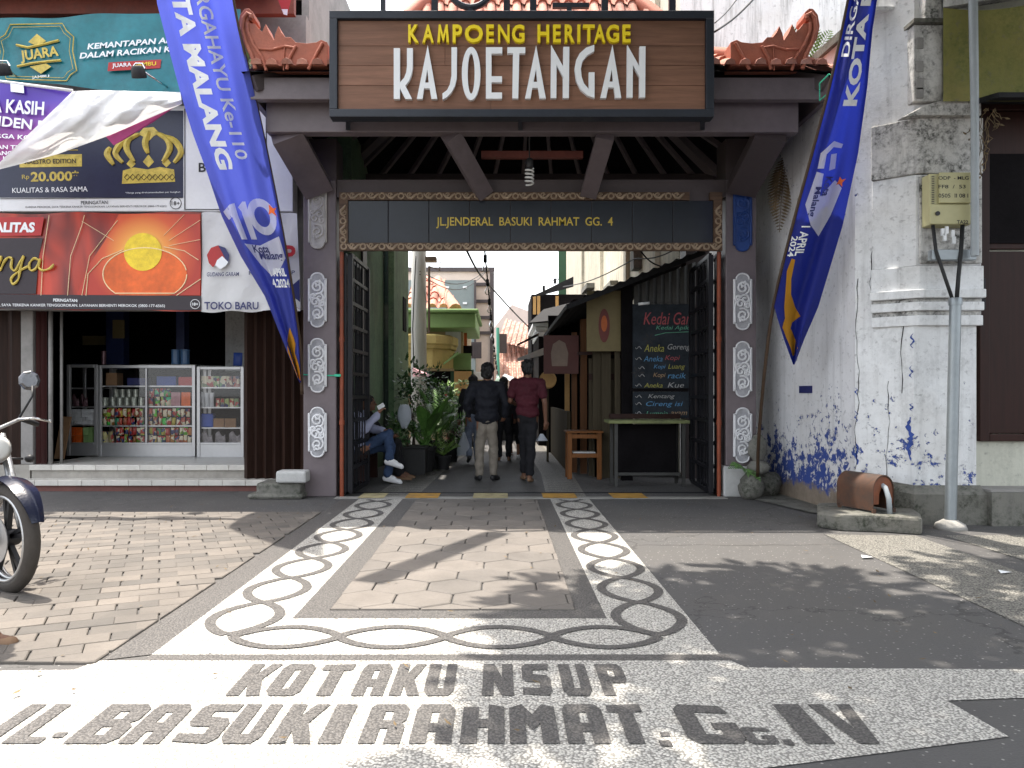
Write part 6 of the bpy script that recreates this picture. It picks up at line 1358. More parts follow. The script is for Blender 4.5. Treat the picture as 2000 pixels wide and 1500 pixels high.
# string of lamp bulbs and overhead wires
lamps = []
sl_ = thing('festoon_cable', 'black festoon cable of bare bulbs running down the middle of the alley', 'cable', P(948, 490, 13))
pa, pz_ = P(945, 470, 12.2), P(975, 742, 34); pts = []
for i in range(31):
    t = i/30; p = lerp(pa, pz_, t); p = p-ZU*(.35*math.sin(math.pi*t)); pts.append(p)
b = MB(); b.tube(pts, .014, 5); b.build('cable', MATS['black_rubber'], sl_)
for i in (1, 3, 5, 7, 9, 11, 13, 15, 17, 19, 22, 25):
    c = pts[i]; b = MB(); b.tube([c, c-ZU*.12], .03, 8); so_ = b.build('lamp_socket', MATS['black_rubber'], sl_, smooth=True)
    b = MB(); b.lathe([(.012, 0), (.02, -.03), (.048, -.10), (.045, -.14), (.02, -.17), (.004, -.175)], c-ZU*.12, 10); b.build('bulb', MATS['glass'], so_, smooth=True)
def wire(label, pts, r=.012, sag=.2, nm='overhead_wire'):
    b = MB(); q_ = []
    for a, c in zip(pts, pts[1:]): q_ += [lerp(a, c, t/10)-ZU*(sag*math.sin(math.pi*t/10)) for t in range(10)]
    q_.append(pts[-1]); b.tube(q_, r, 5); return tag(b.build(nm, MATS['black_rubber'], smooth=True), label, 'wire', 'overhead wires')
wire('black wire dropping diagonally across the white sky from the lintel to the dark house', [P(912, 490, 13), P(945, 545, 18), P(1055, 660, 24)], .02, .05)
wire('thin wire sagging from the utility pole towards the grey building', [P(820, 530, 18.4), P(945, 532, 26)], .012, .35)
wire('second thin wire from the utility pole, lower than the first', [P(820, 536, 18.4), P(950, 530, 27)], .012, .5)
wire('faint wire crossing the white gap of sky to the green panel', [P(960, 533, 27), P(1092, 545, 27)], .012, .25)
wire('thin wire lying along the yellowed wall above the stall roof', [P(1100, 560, 20), P(1240, 505, 14), P(1345, 470, 12)], .012, .1)
wire('loose wire drooping near the lintel over the stall roof', [P(1238, 470, 11.5), P(1290, 520, 11.6), P(1400, 470, 11)], .012, .08)
wire('thick black wire slanting down behind the signboard from the top right', [P(1396, 62, 8.6), P(1470, 0, 9.5), P(1530, -60, 10)], .014, .03)
wire('thin wire above the thick one behind the signboard corner', [P(1396, 45, 8.8), P(1438, 0, 9.6), P(1480, -60, 10)], .008, .02)
wire('wire hugging the front of the utility pole down to the pink awning', [P(812, 500, 18.3), P(806, 640, 18.3), P(808, 718, 18.2)], .014, 0)
# balcony clutter: antenna and drying wires on the pole
b = MB(); b.box(xz(832, 18.4), xz(853, 18.4), 18.2, 18.5, zz(512, 18.4), zz(504, 18.4)); b.tube([P(838, 520, 18.3), P(838, 650, 18.9)], .03, 6); b.tube([P(838, 520, 18.3), P(860, 528, 18.2)], .012, 5); b.tube([P(860, 510, 18.2), P(858, 530, 18.2)], .012, 5)
tag(b.build('antenna_mast', MATS['sign_panel']), 'thin mast with a small brown box beside the utility pole', 'mast')
# ================================================================== FLAGS
def at_y(pts, y):
    for a, c in zip(pts, pts[1:]):
        if y <= c[1] or c is pts[-1]: t = (y-a[1])/(c[1]-a[1]); return a[0]+(c[0]-a[0])*t
def cut_grid(mb, sx, sy):
    """cut a flat mesh along a lattice so that it can follow a curved cloth"""
    bm = bmesh.new(); vs = [bm.verts.new(v) for v in mb.v]
    for f in mb.f:
        try: bm.faces.new([vs[i] for i in f])
        except ValueError: pass
    for ax, st in ((0, sx), (1, sy)):
        lo = min(v.co[ax] for v in bm.verts); hi = max(v.co[ax] for v in bm.verts); x = math.ceil(lo/st)*st
        no = (1, 0, 0) if ax == 0 else (0, 1, 0)
        while x < hi:
            co = (x, 0, 0) if ax == 0 else (0, x, 0)
            bmesh.ops.bisect_plane(bm, geom=bm.verts[:]+bm.edges[:]+bm.faces[:], plane_co=co, plane_no=no, dist=1e-5); x += st
    bm.verts.index_update(); r = MB(); r.add([v.co.copy() for v in bm.verts], [[v.index for v in f.verts] for f in bm.faces]); bm.free(); return r
def make_flag(label, LE, RE, Yf, rip, mats, texts, pole, sgn, yel):
    fl = thing('banner_flag', label, 'flag', P(*pole[-1][:2], pole[-1][2]), None)
    y0, y1 = LE[0][1], LE[-1][1]
    def Fp(u, py, off=0.):
        xl, xr = at_y(LE, py), at_y(RE, py); d = 1e-2
        Y = Yf(py)+rip(u, py)
        p = P(lerp(xl, xr, u), py, Y); p.y -= off; return p
    b = MB(); nu, nv = 26, 90
    b.grid(lambda u, v: Fp(u, lerp(y0, y1, v)), nu, nv)
    cl = b.build('cloth', MATS[mats[0]], fl, smooth=True)
    def put(nm, txts, m, off):
        B = MB()
        for kind, args in txts:
            t = MB()
            if kind == 'along':      # text running along the flag: (string, start py, end py, u baseline, u cap)
                s_, ya, yb, ub, uc, bold = args
                t.text(s_, (0, 0, 0), (1, 0, 0), (0, 1, 0), w=abs(yb-ya), h=1, bold=bold); t = cut_grid(t, 14, .34)
                t.warp(lambda p: Fp(lerp(ub, uc, p.y+.5), lerp(ya, yb, p.x/abs(yb-ya)+.5), off))
            elif kind == 'up':       # upright text: (string, u0, u1, py top, py bottom)
                s_, u0, u1, ya, yb, bold = args
                t.text(s_, (0, 0, 0), (1, 0, 0), (0, 1, 0), w=1, h=1, bold=bold); t = cut_grid(t, .1, .34)
                t.warp(lambda p: Fp(lerp(u0, u1, p.x+.5), lerp(yb, ya, p.y+.5), off))
            else:                    # polygons in (u, py)
                loops = args; lo = []
                for i, l in enumerate(loops):
                    q = [(x*100, -y) for x, y in l]; ar = sum(q[j][0]*q[(j+1) % len(q)][1]-q[(j+1) % len(q)][0]*q[j][1] for j in range(len(q)))
                    lo.append(q if (ar > 0) == (i == 0) else q[::-1])
                t.poly(lo, (0, 0, 0), (1, 0, 0), (0, 1, 0)); t = cut_grid(t, 6, 12); t.warp(lambda p: Fp(p.x/100, -p.y, off))
            t.build(nm, MATS[m], cl)
    put('orange_hem', [('poly', yel)], 'flag_yellow', .012)
    for nm, txts, m, off in texts: put(nm, txts, m, off)
    b = MB(); pp = [P(x, y, Y) for x, y, Y in pole]; n = 40; pts = [Vector(catmull([tuple(p) for p in pp], i/n)) for i in range(n+1)]
    b.tube(pts, [lerp(.010, .022, i/n) for i in range(n+1)], 8); b.build('bamboo_pole', MATS['bamboo_pole'], fl, smooth=True)
    return fl
LE = [(395, -420), (330, -260), (308, -100), (305, 0), (328, 90), (352, 180), (376, 260), (402, 330), (432, 420), (470, 500), (518, 580), (552, 665), (585, 747)]
RE = [(396, -420), (425, -260), (445, -100), (456, 0), (476, 90), (496, 180), (514, 260), (528, 330), (546, 420), (560, 500), (573, 580), (585, 665), (588, 747)]
def ringp(u, v, ru, rv, n=26, a0=0): return [(u+ru*math.cos(a0+2*math.pi*i/n), v+rv*math.sin(a0+2*math.pi*i/n)) for i in range(n)]
make_flag('lavender blue banner flag lit from behind, hanging in front of the shop banners', LE, RE, lambda y: lerp(7.35, 9.46, (y+420)/1167),
    lambda u, y: .05*math.sin(u*9+y*.006)+.16*max(0, .16-u)/.16+.03*math.sin(u*17+2), ('flag_blue',),
    [('white_lettering', [('along', ('DIRGAHAYU Ke-110', -52, 312, .52, .70, .015)), ('along', ('KOTA MALANG', -95, 332, .20, .44, .045)),
        ('up', ('1 APRIL', .50, .92, 524, 540, .03)), ('up', ('4.2024', .46, 1.02-.06, 545, 562, .03))], 'letter_white', .014),
     ('white_logo', [('poly', [[(.06, 414), (.20, 400), (.29, 397), (.29, 468), (.18, 468), (.18, 424), (.10, 430)]]), ('poly', [[(.33, 405), (.43, 394), (.48, 394), (.48, 468), (.37, 468), (.37, 414)]]),
        ('poly', [ringp(.70, 424, .24, 36), ringp(.70, 424, .13, 20)]), ('poly', [[(.20, 476), (.50, 480), (.92, 462), (.97, 505), (.80, 525), (.52, 540), (.36, 518)]])], 'flag_white', .010),
     ('blue_lettering', [('up', ('Kota', .34, .66, 479, 494, .02)), ('up', ('Malang', .42, .92, 492, 512, .02))], 'navy_print', .018),
     ('orange_flame', [('poly', [[(.86, 400), (.92, 408), (1-.02, 406), (.93, 414), (.96, 424), (.88, 416), (.82, 420), (.85, 410)]])], 'orange_print', .018)],
    [(396, -420, 7.36), (424, -260, 7.65), (456, 0, 8.11), (496, 180, 8.44), (528, 330, 8.7), (560, 500, 9.0), (585, 665, 9.32), (590, 770, 9.52)], 1, [[(.05, 688), (.42, 655), (.62, 640), (.75, 672), (.60, 690), (.8, 712), (.95, 735), (.9, 744), (.1, 738)]])
LE2 = [(1735, -420), (1700, -200), (1670, -60), (1650, 40), (1622, 170), (1588, 300), (1550, 440), (1512, 600), (1530, 660), (1549, 712)]
RE2 = [(1737, -420), (1745, -200), (1722, -60), (1704, 60), (1694, 170), (1676, 300), (1646, 440), (1598, 600), (1572, 660), (1552, 712)]
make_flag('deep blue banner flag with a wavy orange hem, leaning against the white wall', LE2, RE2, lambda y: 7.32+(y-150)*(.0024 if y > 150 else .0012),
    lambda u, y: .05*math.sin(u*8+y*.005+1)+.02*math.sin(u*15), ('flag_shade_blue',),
    [('white_lettering', [('along', ('KOTA MALANG', 208, -250, .78, .42, .045)), ('along', ('DIRGAHAYU Ke-110', 112, -280, .34, .10, .02)), ('along', ('1 APRIL', 442, 500, .16, .34, .02)), ('along', ('2024', 462, 502, .01, .14, .02))], 'letter_white', .014),
     ('white_logo', [('poly', [[(.16, 300), (.40, 276), (.62, 282), (.60, 290), (.42, 288), (.30, 302), (.32, 330), (.18, 330)]]), ('poly', [[(.40, 302), (.52, 300), (.56, 330), (.44, 334)]]), ('poly', [[(.18, 336), (.34, 340), (.38, 385), (.62, 352), (.80, 368), (.70, 420), (.56, 462), (.34, 440), (.12, 400)]])], 'flag_white', .010),
     ('blue_lettering', [('along', ('Kota', 346, 384, .40, .56, .02)), ('along', ('Malang', 366, 424, .20, .38, .02))], 'navy_print', .018),
     ('orange_flame', [('poly', [[(.70, 346), (.76, 352), (.84, 350), (.78, 358), (.80, 366), (.72, 360), (.66, 362), (.69, 354)]])], 'orange_print', .018)],
    [(1733, -420, 6.64), (1698, -200, 6.9), (1668, -60, 7.07), (1648, 40, 7.19), (1620, 170, 7.36), (1586, 300, 7.68), (1548, 440, 8.02), (1512, 590, 8.38), (1494, 720, 8.7), (1482, 860, 9.1), (1480, 930, 9.3)], -1,
    [[(.12, 505), (.20, 508), (.22, 545), (.30, 575), (.50, 605), (.62, 618), (.40, 630), (.34, 642), (.50, 660), (.74, 680), (.52, 694), (.30, 696), (.12, 660), (.06, 640), (.20, 622), (.22, 600), (.14, 560), (.08, 530)]])
b = MB(); z = zz(733, 9.6)
b.tube([(PL[0]-.02, YP-.012, z+.01), (PL[1]+.02, YP-.012, z-.005), (PL[1]+.02, YP+.44, z), (PL[0]-.02, YP+.44, z)], .009, 5, closed=True); b.tube([(PL[0]-.02, YP-.012, z+.01), P(589, 742, 9.5)], .009, 5); b.bar((PL[1]-.02, YP-.02, z), (PL[1]+.06, YP-.02, z), .015, .03)
tag(b.build('tied_string', MATS['tie_green']), 'green plastic string tied round the gate pillar beside the shop', 'cord')
b = MB(); p = P(1618, 165, 7.95); b.tube([p+Vector((0, -.02, .1)), p+Vector((-.05, .1, .05)), p+Vector((-.04, .12, -.12)), p+Vector((.01, -.02, -.08)), p+Vector((.02, -.03, .08))], .008, 5, closed=True)
tag(b.build('tied_string', MATS['tie_green']), 'short green string loop at the right end of the gate fascia', 'cord')
b = MB(); b.bar((-1.25, 8.15, 6.17), (-2.12, 6.25, 6.08), .24, .05); b.bar((-1.25, 8.2, 6.2), (-.8, 8.24, 6.2), .06, .06); b.bar((-1.25, 8.2, 5.36), (-1.25, 8.2, 6.2), .05, .05); b.build('bar_shadow_arm', MATS['frame_black'], sign)  # unseen arm added above the sign to cast the diagonal bar shadow

# ================================================================== PLANTS IN THE ALLEY
def pot(par, c, r, h, m):
    b = MB(); b.lathe([(r*.72, 0), (r, h*.86), (r*1.08, h*.88), (r*1.08, h), (r*.94, h), (r*.9, h*.9), (.01, h*.9)], c, 16); o = b.build('pot', MATS[m], par, smooth=True, auto=40)
def bush(par, c, rx, rz, n, L, m, seed, nm='foliage'):
    rnd = random.Random(seed); b = MB(); c = Vector(c); cl = [(Vector((rnd.uniform(-1, 1)*rx*.7, rnd.uniform(-1, 1)*rx*.7, rnd.uniform(-.7, .9)*rz)), rnd.uniform(.35, .6)) for _ in range(9)]
    for i in range(n):
        k, r = rnd.choice(cl); d = Vector((rnd.gauss(0, 1), rnd.gauss(0, 1), rnd.gauss(0, 1))).normalized(); p = c+k+Vector((d.x*rx*r, d.y*rx*r, d.z*rz*r))*rnd.uniform(.6, 1)
        leafquad(b, p, d+Vector((0, 0, rnd.uniform(-.5, .3))), Vector((rnd.uniform(-.4, .4), rnd.uniform(-.6, .2), 1)).normalized(), L*rnd.uniform(.6, 1.2), L*.5, .4)
    return b.build(nm, MATS[m], par)
def stems(par, c, top, n, seed):
    rnd = random.Random(seed); b = MB(); c = Vector(c); top = Vector(top)
    for i in range(n): b.tube([c+Vector((rnd.uniform(-.03, .03), rnd.uniform(-.03, .03), 0)), lerp(c, top, .5)+Vector((rnd.uniform(-.06, .06), rnd.uniform(-.06, .06), 0)), top+Vector((rnd.uniform(-.15, .15), rnd.uniform(-.15, .15), rnd.uniform(-.2, .1)))], [.014, .01, .005], 5)
    b.build('stem', MATS['bark'], par)
def blade(mb, base, d, L, w, droop):
    """a broad arching leaf with a fold along its rib"""
    d = d.normalized(); s = d.cross(ZU)
    s = s.normalized() if s.length > .01 else XU
    n = 7; vs = []
    for i in range(n+1):
        t = i/n; p = base+d*(L*t)-ZU*(droop*L*t*t); ww = w*math.sin(math.pi*min(1, .08+t*.92))**.7*.5
        vs += [p+s*ww+ZU*ww*.25, p, p-s*ww+ZU*ww*.25]
    mb.add(vs, [f for i in range(n) for f in ((3*i, 3*i+3, 3*i+4, 3*i+1), (3*i+1, 3*i+4, 3*i+5, 3*i+2))])
PG = 'potted plants along the green wall'
def plant(px, Y, lab): return thing('potted_plant', lab, 'plant', (xz(px, Y), Y, 0), PG)
t = plant(796, 12.3, 'small leafed shrub in a long dark planter box, nearest the seated people'); x = xz(796, 12.3)
b = MB(); b.box(x-.24, x+.30, 12.15, 12.5, .0, .42); b.box(x-.26, x+.32, 12.12, 12.53, .421, .455); b.build('planter_box', MATS['pot_black'], t, bevel=.012)
bush(t, (x, 12.3, .68), .28, .25, 260, .09, 'leaf_dark', 1); bush(t, (x-.08, 12.25, .80), .2, .14, 110, .08, 'leaf_green', 2, 'young_foliage'); stems(t, (x, 12.3, .4), (x, 12.3, .7), 7, 1)
t = plant(828, 12.75, 'tall plant with broad upright banana like leaves between shrubs'); x = xz(828, 12.75); pot(t, (x, 12.75, 0), .2, .42, 'pot_black'); b = MB(); rnd = random.Random(3)
for i in range(15):
    a = rnd.uniform(0, 6.3); e = rnd.uniform(.8, 2.6); base = Vector((x+rnd.uniform(-.05, .05), 12.75+rnd.uniform(-.05, .05), .42)); d = Vector((math.cos(a), math.sin(a), e)); L = rnd.uniform(.5, .8)
    st_ = base+d.normalized()*rnd.uniform(.15, .35); b.tube([base, st_], .010, 5); blade(b, st_, d, L, .17, rnd.uniform(.1, .5))
b.build('broad_leaves', MATS['leaf_green'], t)
t = plant(852, 13.3, 'feathery palm with pale arching fronds in a black pot'); x = xz(852, 13.3); pot(t, (x, 13.3, 0), .19, .36, 'pot_black'); b = MB(); rnd = random.Random(5)
for i in range(13): a = rnd.uniform(0, 6.3); frond(b, Vector((x, 13.3, .36+rnd.uniform(0, .5))), Vector((math.cos(a), math.sin(a), rnd.uniform(.5, 1.8))), rnd.uniform(.5, .8), Vector((0, -.5, 1)).normalized(), 14, .19)
b.tube([(x, 13.3, .3), (x, 13.3, .9)], .02, 6); b.build('fronds', MATS['leaf_green'], t)
t = plant(866, 13.1, 'low light green fern spilling over the pebble strip'); x = xz(866, 13.1); pot(t, (x, 13.1, 0), .13, .24, 'pot_black'); b = MB()
for i in range(14): a = i*.45; frond(b, Vector((x, 13.1, .24)), Vector((math.cos(a), math.sin(a), rnd.uniform(.4, 1.3))), rnd.uniform(.25, .42), Vector((0, -.4, 1)).normalized(), 10, .10)
b.build('fronds', MATS['leaf_light'], t)
for px, Y, z, rx, rz, n, L, m, pm, lab, sd_n in ((880, 14.6, .78, .36, .42, 520, .10, 'leaf_green', 'pot_black', 'large dense bright shrub at the bend of the pebble strip', 11), (862, 15.2, 1.05, .40, .50, 520, .10, 'leaf_green', 'pot_black', 'tall shrub rising behind the palm', 12), (838, 15.6, 1.25, .34, .55, 380, .10, 'leaf_dark', 'pot_black', 'dark climbing plant against the buttress of the green wall', 13),
        (886, 17.6, 1.0, .30, .50, 300, .12, 'leaf_light', 'pot_terra', 'yellow green shrub with a red flower below the tan board', 14), (905, 16.4, .50, .17, .26, 150, .08, 'leaf_dark', 'pot_green', 'little dark potted plant at the inner end of the row', 15), (808, 14.2, 1.3, .3, .5, 260, .12, 'leaf_dark', 'pot_black', 'dim tall plant at the foot of the utility pole', 16)):
    t = plant(px, Y, lab); x = xz(px, Y); pot(t, (x, Y, 0), .17, .34, pm); stems(t, (x, Y, .3), (x, Y, z), 8, sd_n); bush(t, (x, Y, z), rx, rz, n, L, m, sd_n)
    if sd_n == 14:
        b = MB(); b.lathe([(.01, -.05), (.06, -.02), (.07, .02), (.01, .05)], (x-.12, Y-.28, 1.25), 8); b.build('flower', MATS['red_print'], t, smooth=True)
b = MB(); c = P(790, 812, 12.0)
b.grid(lambda u, v: c+Vector((.11*math.cos(u*6.28)*(.35+.65*math.sin(math.pi*min(1, v*.9+.1))), .07*math.sin(u*6.28)*(.35+.65*math.sin(math.pi*min(1, v*.9+.1))), .17-.36*v+.015*math.sin(u*25+v*9))), 22, 10)
tag(b.build('plastic_bag', MATS['plastic_bag'], smooth=True), 'white plastic bag hung on the shrub by the dark planter box', 'bag')
# street tree whose crown shades the right of the street
tr = thing('street_tree', 'large leafy street tree standing just outside the right of the picture, shading the paving', 'tree', (4.6, .6, 0))
b = MB(); b.tube([(4.6, .6, 0), (4.5, .7, 2), (4.2, 1.0, 4.2), (3.4, 1.8, 6)], [.30, .24, .20, .14], 12)
for q in (((4.3, .9, 3.6), (2.6, 2.0, 5.8), (.8, 3.2, 6.9), (-.6, 4.4, 7.1)), ((4.2, 1.0, 4.2), (3.4, 3.0, 6.2), (2.6, 5.0, 7.0)), ((4.2, 1.0, 4.0), (2.5, .4, 6.2), (.8, -.6, 7)), ((4.4, .8, 3.6), (5.6, 2.4, 6.0), (6, 4.2, 6.9))): b.tube(q, [.14, .09, .06, .03][:len(q)], 8)
b.build('trunk', MATS['bark'], tr, smooth=True)
rnd = random.Random(21); b = MB(); cl = []
while len(cl) < 430:
    x, y, z = rnd.uniform(-1.4, 7.2), rnd.uniform(-3.2, 7.4), rnd.uniform(5.9, 7.9)
    gx, gy = x+.2*z, y-.17*z
    edge = 5.55+.20*max(0, gx)
    if gx < -.15+.35*(gy > 4.2)+rnd.uniform(-.1, .2) or gy > edge-.45+rnd.uniform(-.15, .15) or z < 1.3+.512*y+.9: continue
    cl.append(Vector((x, y, z)))
for c in cl:
    for i in range(88):
        d = Vector((rnd.gauss(0, 1), rnd.gauss(0, 1), rnd.gauss(0, .6))); d.normalize(); p = c+Vector((d.x*.55, d.y*.55, d.z*.4))*rnd.uniform(.3, 1)
        leafquad(b, p, d+Vector((0, 0, -.3)), Vector((rnd.uniform(-.5, .5), rnd.uniform(-.5, .5), 1)).normalized(), rnd.uniform(.18, .30), .13, .3)
b.build('crown', MATS['leaf_green'], tr)
for px, py, lab in ((1693, 1091, 'small white paper scrap lying on the pebble pavement near its asphalt edge'), (1963, 1121, 'small white paper scrap at the far right of the pebble pavement')):
    g0 = G(px, py); b = MB(); b.add([g0+Vector((-.05, -.03, .012)), g0+Vector((.04, -.025, .02)), g0+Vector((.055, .02, .010)), g0+Vector((-.03, .03, .024))], [(0, 1, 2, 3)]); tag(b.build('paper_scrap', MATS['letter_white']), lab, 'litter')
b = MB(); rnd = random.Random(77)
for i in range(130):
    x, y = rnd.uniform(-4.5, 4.2), rnd.uniform(2.7, 9.2); a = rnd.uniform(0, 6.3); leafquad(b, Vector((x, y, .022)), Vector((math.cos(a), math.sin(a), .08)), Vector((0, 0, 1)), rnd.uniform(.02, .055), rnd.uniform(.012, .022), .4)
tag(b.build('fallen_leaves', MATS['leaf_dry'], origin='world'), 'dry fallen leaves scattered over the paving and asphalt', 'leaves', kind='stuff')
# ================================================================== MOTORCYCLE
def motorcycle(label):
    t = thing('motorcycle', label, 'motorcycle', (0, 0, 0), None)
    R = .36
    def wheel(x, r):
        c = Vector((x, 0, r)); b = MB(); n = 40; prof = [(-.05, -.055), (-.028, -.02), (0, 0), (.028, -.02), (.05, -.055), (.04, -.085), (-.04, -.085)]
        vs = [c+Vector(((r+dr)*math.cos(2*math.pi*i/n), w, (r+dr)*math.sin(2*math.pi*i/n))) for i in range(n) for w, dr in prof]; k = len(prof)
        b.add(vs, [(i*k+j, ((i+1) % n)*k+j, ((i+1) % n)*k+(j+1) % k, i*k+(j+1) % k) for i in range(n) for j in range(k)]); w_ = b.build('wheel', MATS['tyre_rubber'], t, smooth=True)
        b = MB()
        for yy, rr in ((-.034, r-.088), (.034, r-.088), (0, r-.10)): b.tube([c+Vector((rr*math.cos(2*math.pi*i/36), yy, rr*math.sin(2*math.pi*i/36))) for i in range(36)], .014, 6, closed=True)
        b.build('rim', MATS['bike_silver'], w_, smooth=True)
        b = MB(); b.lathe([(.05, -.06), (.06, -.02), (.06, .02), (.05, .06)], c, 14, axis=(0, 1, 0))
        for i in range(5):
            a = 2*math.pi*i/5+.3
            for da in (-.12, .12): b.bar(c+Vector((.05*math.cos(a), 0, .05*math.sin(a))), c+Vector(((r-.10)*math.cos(a+da), 0, (r-.10)*math.sin(a+da))), .028, .03, up=(0, 1, 0))
        b.build('hub', MATS['bike_dark'], w_, smooth=True, auto=40)
        b = MB(); b.lathe([(.07, -.003), (.15, -.003), (.15, .003), (.07, .003)], c+Vector((0, -.075, 0)), 28, axis=(0, 1, 0)); b.build('brake_disc', MATS['bike_silver'], w_)
    wheel(0, R); wheel(-1.28, .34)
    for s_ in (-1, 1):
        b = MB(); b.tube([(0.015, s_*.10, R-.03), (-.02, s_*.10, R+.06), (-.12, s_*.10, .62), (-.30, s_*.10, 1.02)], [.03, .034, .034, .024], 10); b.lathe([(.016, -.02), (.022, 0), (.016, .02)], (0, s_*.125, R), 10, axis=(0, 1, 0)); b.build('fork_leg', MATS['bike_silver'], t, smooth=True)
    b = MB()
    def fen(u, v):
        a = lerp(.35, 2.75, u); r = R+.045-.02*abs(v-.5)*2; w = .075*(1-.5*max(0, (.25-u)/.25)); return Vector((r*math.cos(a)*1.02, (v-.5)*2*w, R+r*math.sin(a)))
    b.grid(fen, 22, 6); b.grid(lambda u, v: fen(u, v)*.985+Vector((0, 0, .004)), 22, 6, True); b.build('fender', MATS['bike_navy'], t, smooth=True)
    b = MB(); b.lathe([(.02, -.12), (.07, -.10), (.095, -.02), (.10, .04), (.09, .055)], (-.20, 0, .93), 18, axis=(1, 0, .1)); b.build('headlight', MATS['bike_silver'], t, smooth=True)
    b = MB(); b.lathe([(.088, .056), (.06, .07), (.01, .076)], (-.20, 0, .93), 18, axis=(1, 0, .1)); b.build('headlight_glass', MATS['bulb_glass'], t, smooth=True)
    b = MB(); b.tube([(-.42, -.38, 1.08), (-.36, -.25, 1.12), (-.30, -.08, 1.06), (-.30, .08, 1.06), (-.36, .25, 1.12), (-.42, .38, 1.08)], .013, 8); b.build('handlebar', MATS['bike_silver'], t, smooth=True)
    for s_ in (-1, 1):
        b = MB(); b.tube([(-.37, s_*.26, 1.12), (-.43, s_*.40, 1.075)], .019, 8); g_ = b.build('grip', MATS['black_rubber'], t, smooth=True)
        b = MB(); b.tube([(-.33, s_*.22, 1.12), (-.27, s_*.30, 1.125), (-.30, s_*.42, 1.10)], .009, 6); b.lathe([(.012, -.01), (.012, .01)], (-.30, s_*.42, 1.10), 8); b.build('brake_lever', MATS['chrome'], t, smooth=True)
        b = MB(); b.tube([(-.35, s_*.24, 1.13), (-.30, s_*.30, 1.28), (-.34, s_*.32, 1.35)], .008, 6); m_ = b.build('mirror', MATS['bike_dark'], t, smooth=True)
        c = Vector((-.40, s_*.33, 1.39)); b = MB(); b.lathe([(.05, .016), (.066, .008), (.072, 0), (.070, -.006)], c, 9, axis=(1, s_*-.2, .1)); b.build('mirror_shell', MATS['mirror_shell'], m_)
        b = MB(); b.lathe([(.062, 0), (.062, .004)], c+Vector((-.012, 0, 0)), 20, axis=(1, 0, 0)); b.build('mirror_glass', MATS['chrome'], m_)
        b = MB(); b.tube([(-.24, s_*.09, .86), (-.22, s_*.2, .85)], .008, 6); b.lathe([(.01, -.03), (.028, -.01), (.028, .02), (.012, .035)], (-.21, s_*.235, .85), 10, axis=(1, 0, 0)); b.build('turn_signal', MATS['bike_dark'], t, smooth=True)
    b = MB(); b.lathe([(.02, -.26), (.13, -.22), (.165, 0), (.14, .20), (.05, .26)], (-.60, 0, .86), 16, axis=(1, 0, .15), sy=.85); b.build('tank', MATS['bike_blue'], t, smooth=True)
    b = MB(); b.grid(lambda u, v: Vector((lerp(-.82, -1.5, u), (v-.5)*.26*(1-.2*u), .84+.06*math.sin(math.pi*v)+.05*u)), 12, 8); b.grid(lambda u, v: Vector((lerp(-.82, -1.5, u), (v-.5)*.24, .76+.03*u)), 12, 8, True); b.build('seat', MATS['black_rubber'], t, smooth=True)
    b = MB(); b.tube([(-.32, 0, 1.0), (-.48, 0, .60), (-.70, 0, .38), (-1.0, 0, .40), (-1.28, 0, .34)], .03, 8); b.tube([(-.34, 0, .92), (-.9, 0, .72), (-1.4, 0, .78)], .028, 8); b.build('frame', MATS['bike_dark'], t, smooth=True)
    b = MB(); b.box(-.86, -.54, -.14, .14, .32, .60); b.lathe([(.10, -.17), (.11, 0), (.10, .17)], (-.70, 0, .44), 16, axis=(0, 1, 0)); b.build('engine', MATS['bike_silver'], t, bevel=.02)
    b = MB(); b.tube([(-.5, -.12, .5), (-.46, -.15, .32), (-.8, -.17, .26), (-1.45, -.2, .36)], [.02, .022, .03, .05], 10); b.build('exhaust', MATS['bike_silver'], t, smooth=True)
    return t
bike = motorcycle('dusty motorcycle front at the left edge with navy fender, spread handlebar and round mirror')
wc = Vector((xz(16, 4.99), 4.99, 0)); bike.location = wc; bike.rotation_euler = (0, 0, math.radians(-32))
bk2 = copy_tree(bike); bk2['label'] = 'dark motorcycle parked beside the potted plants, half hidden by the man in the jacket'; bk2.location = (xz(893, 17), 17.0, 0); bk2.rotation_euler = (0, 0, math.radians(255))
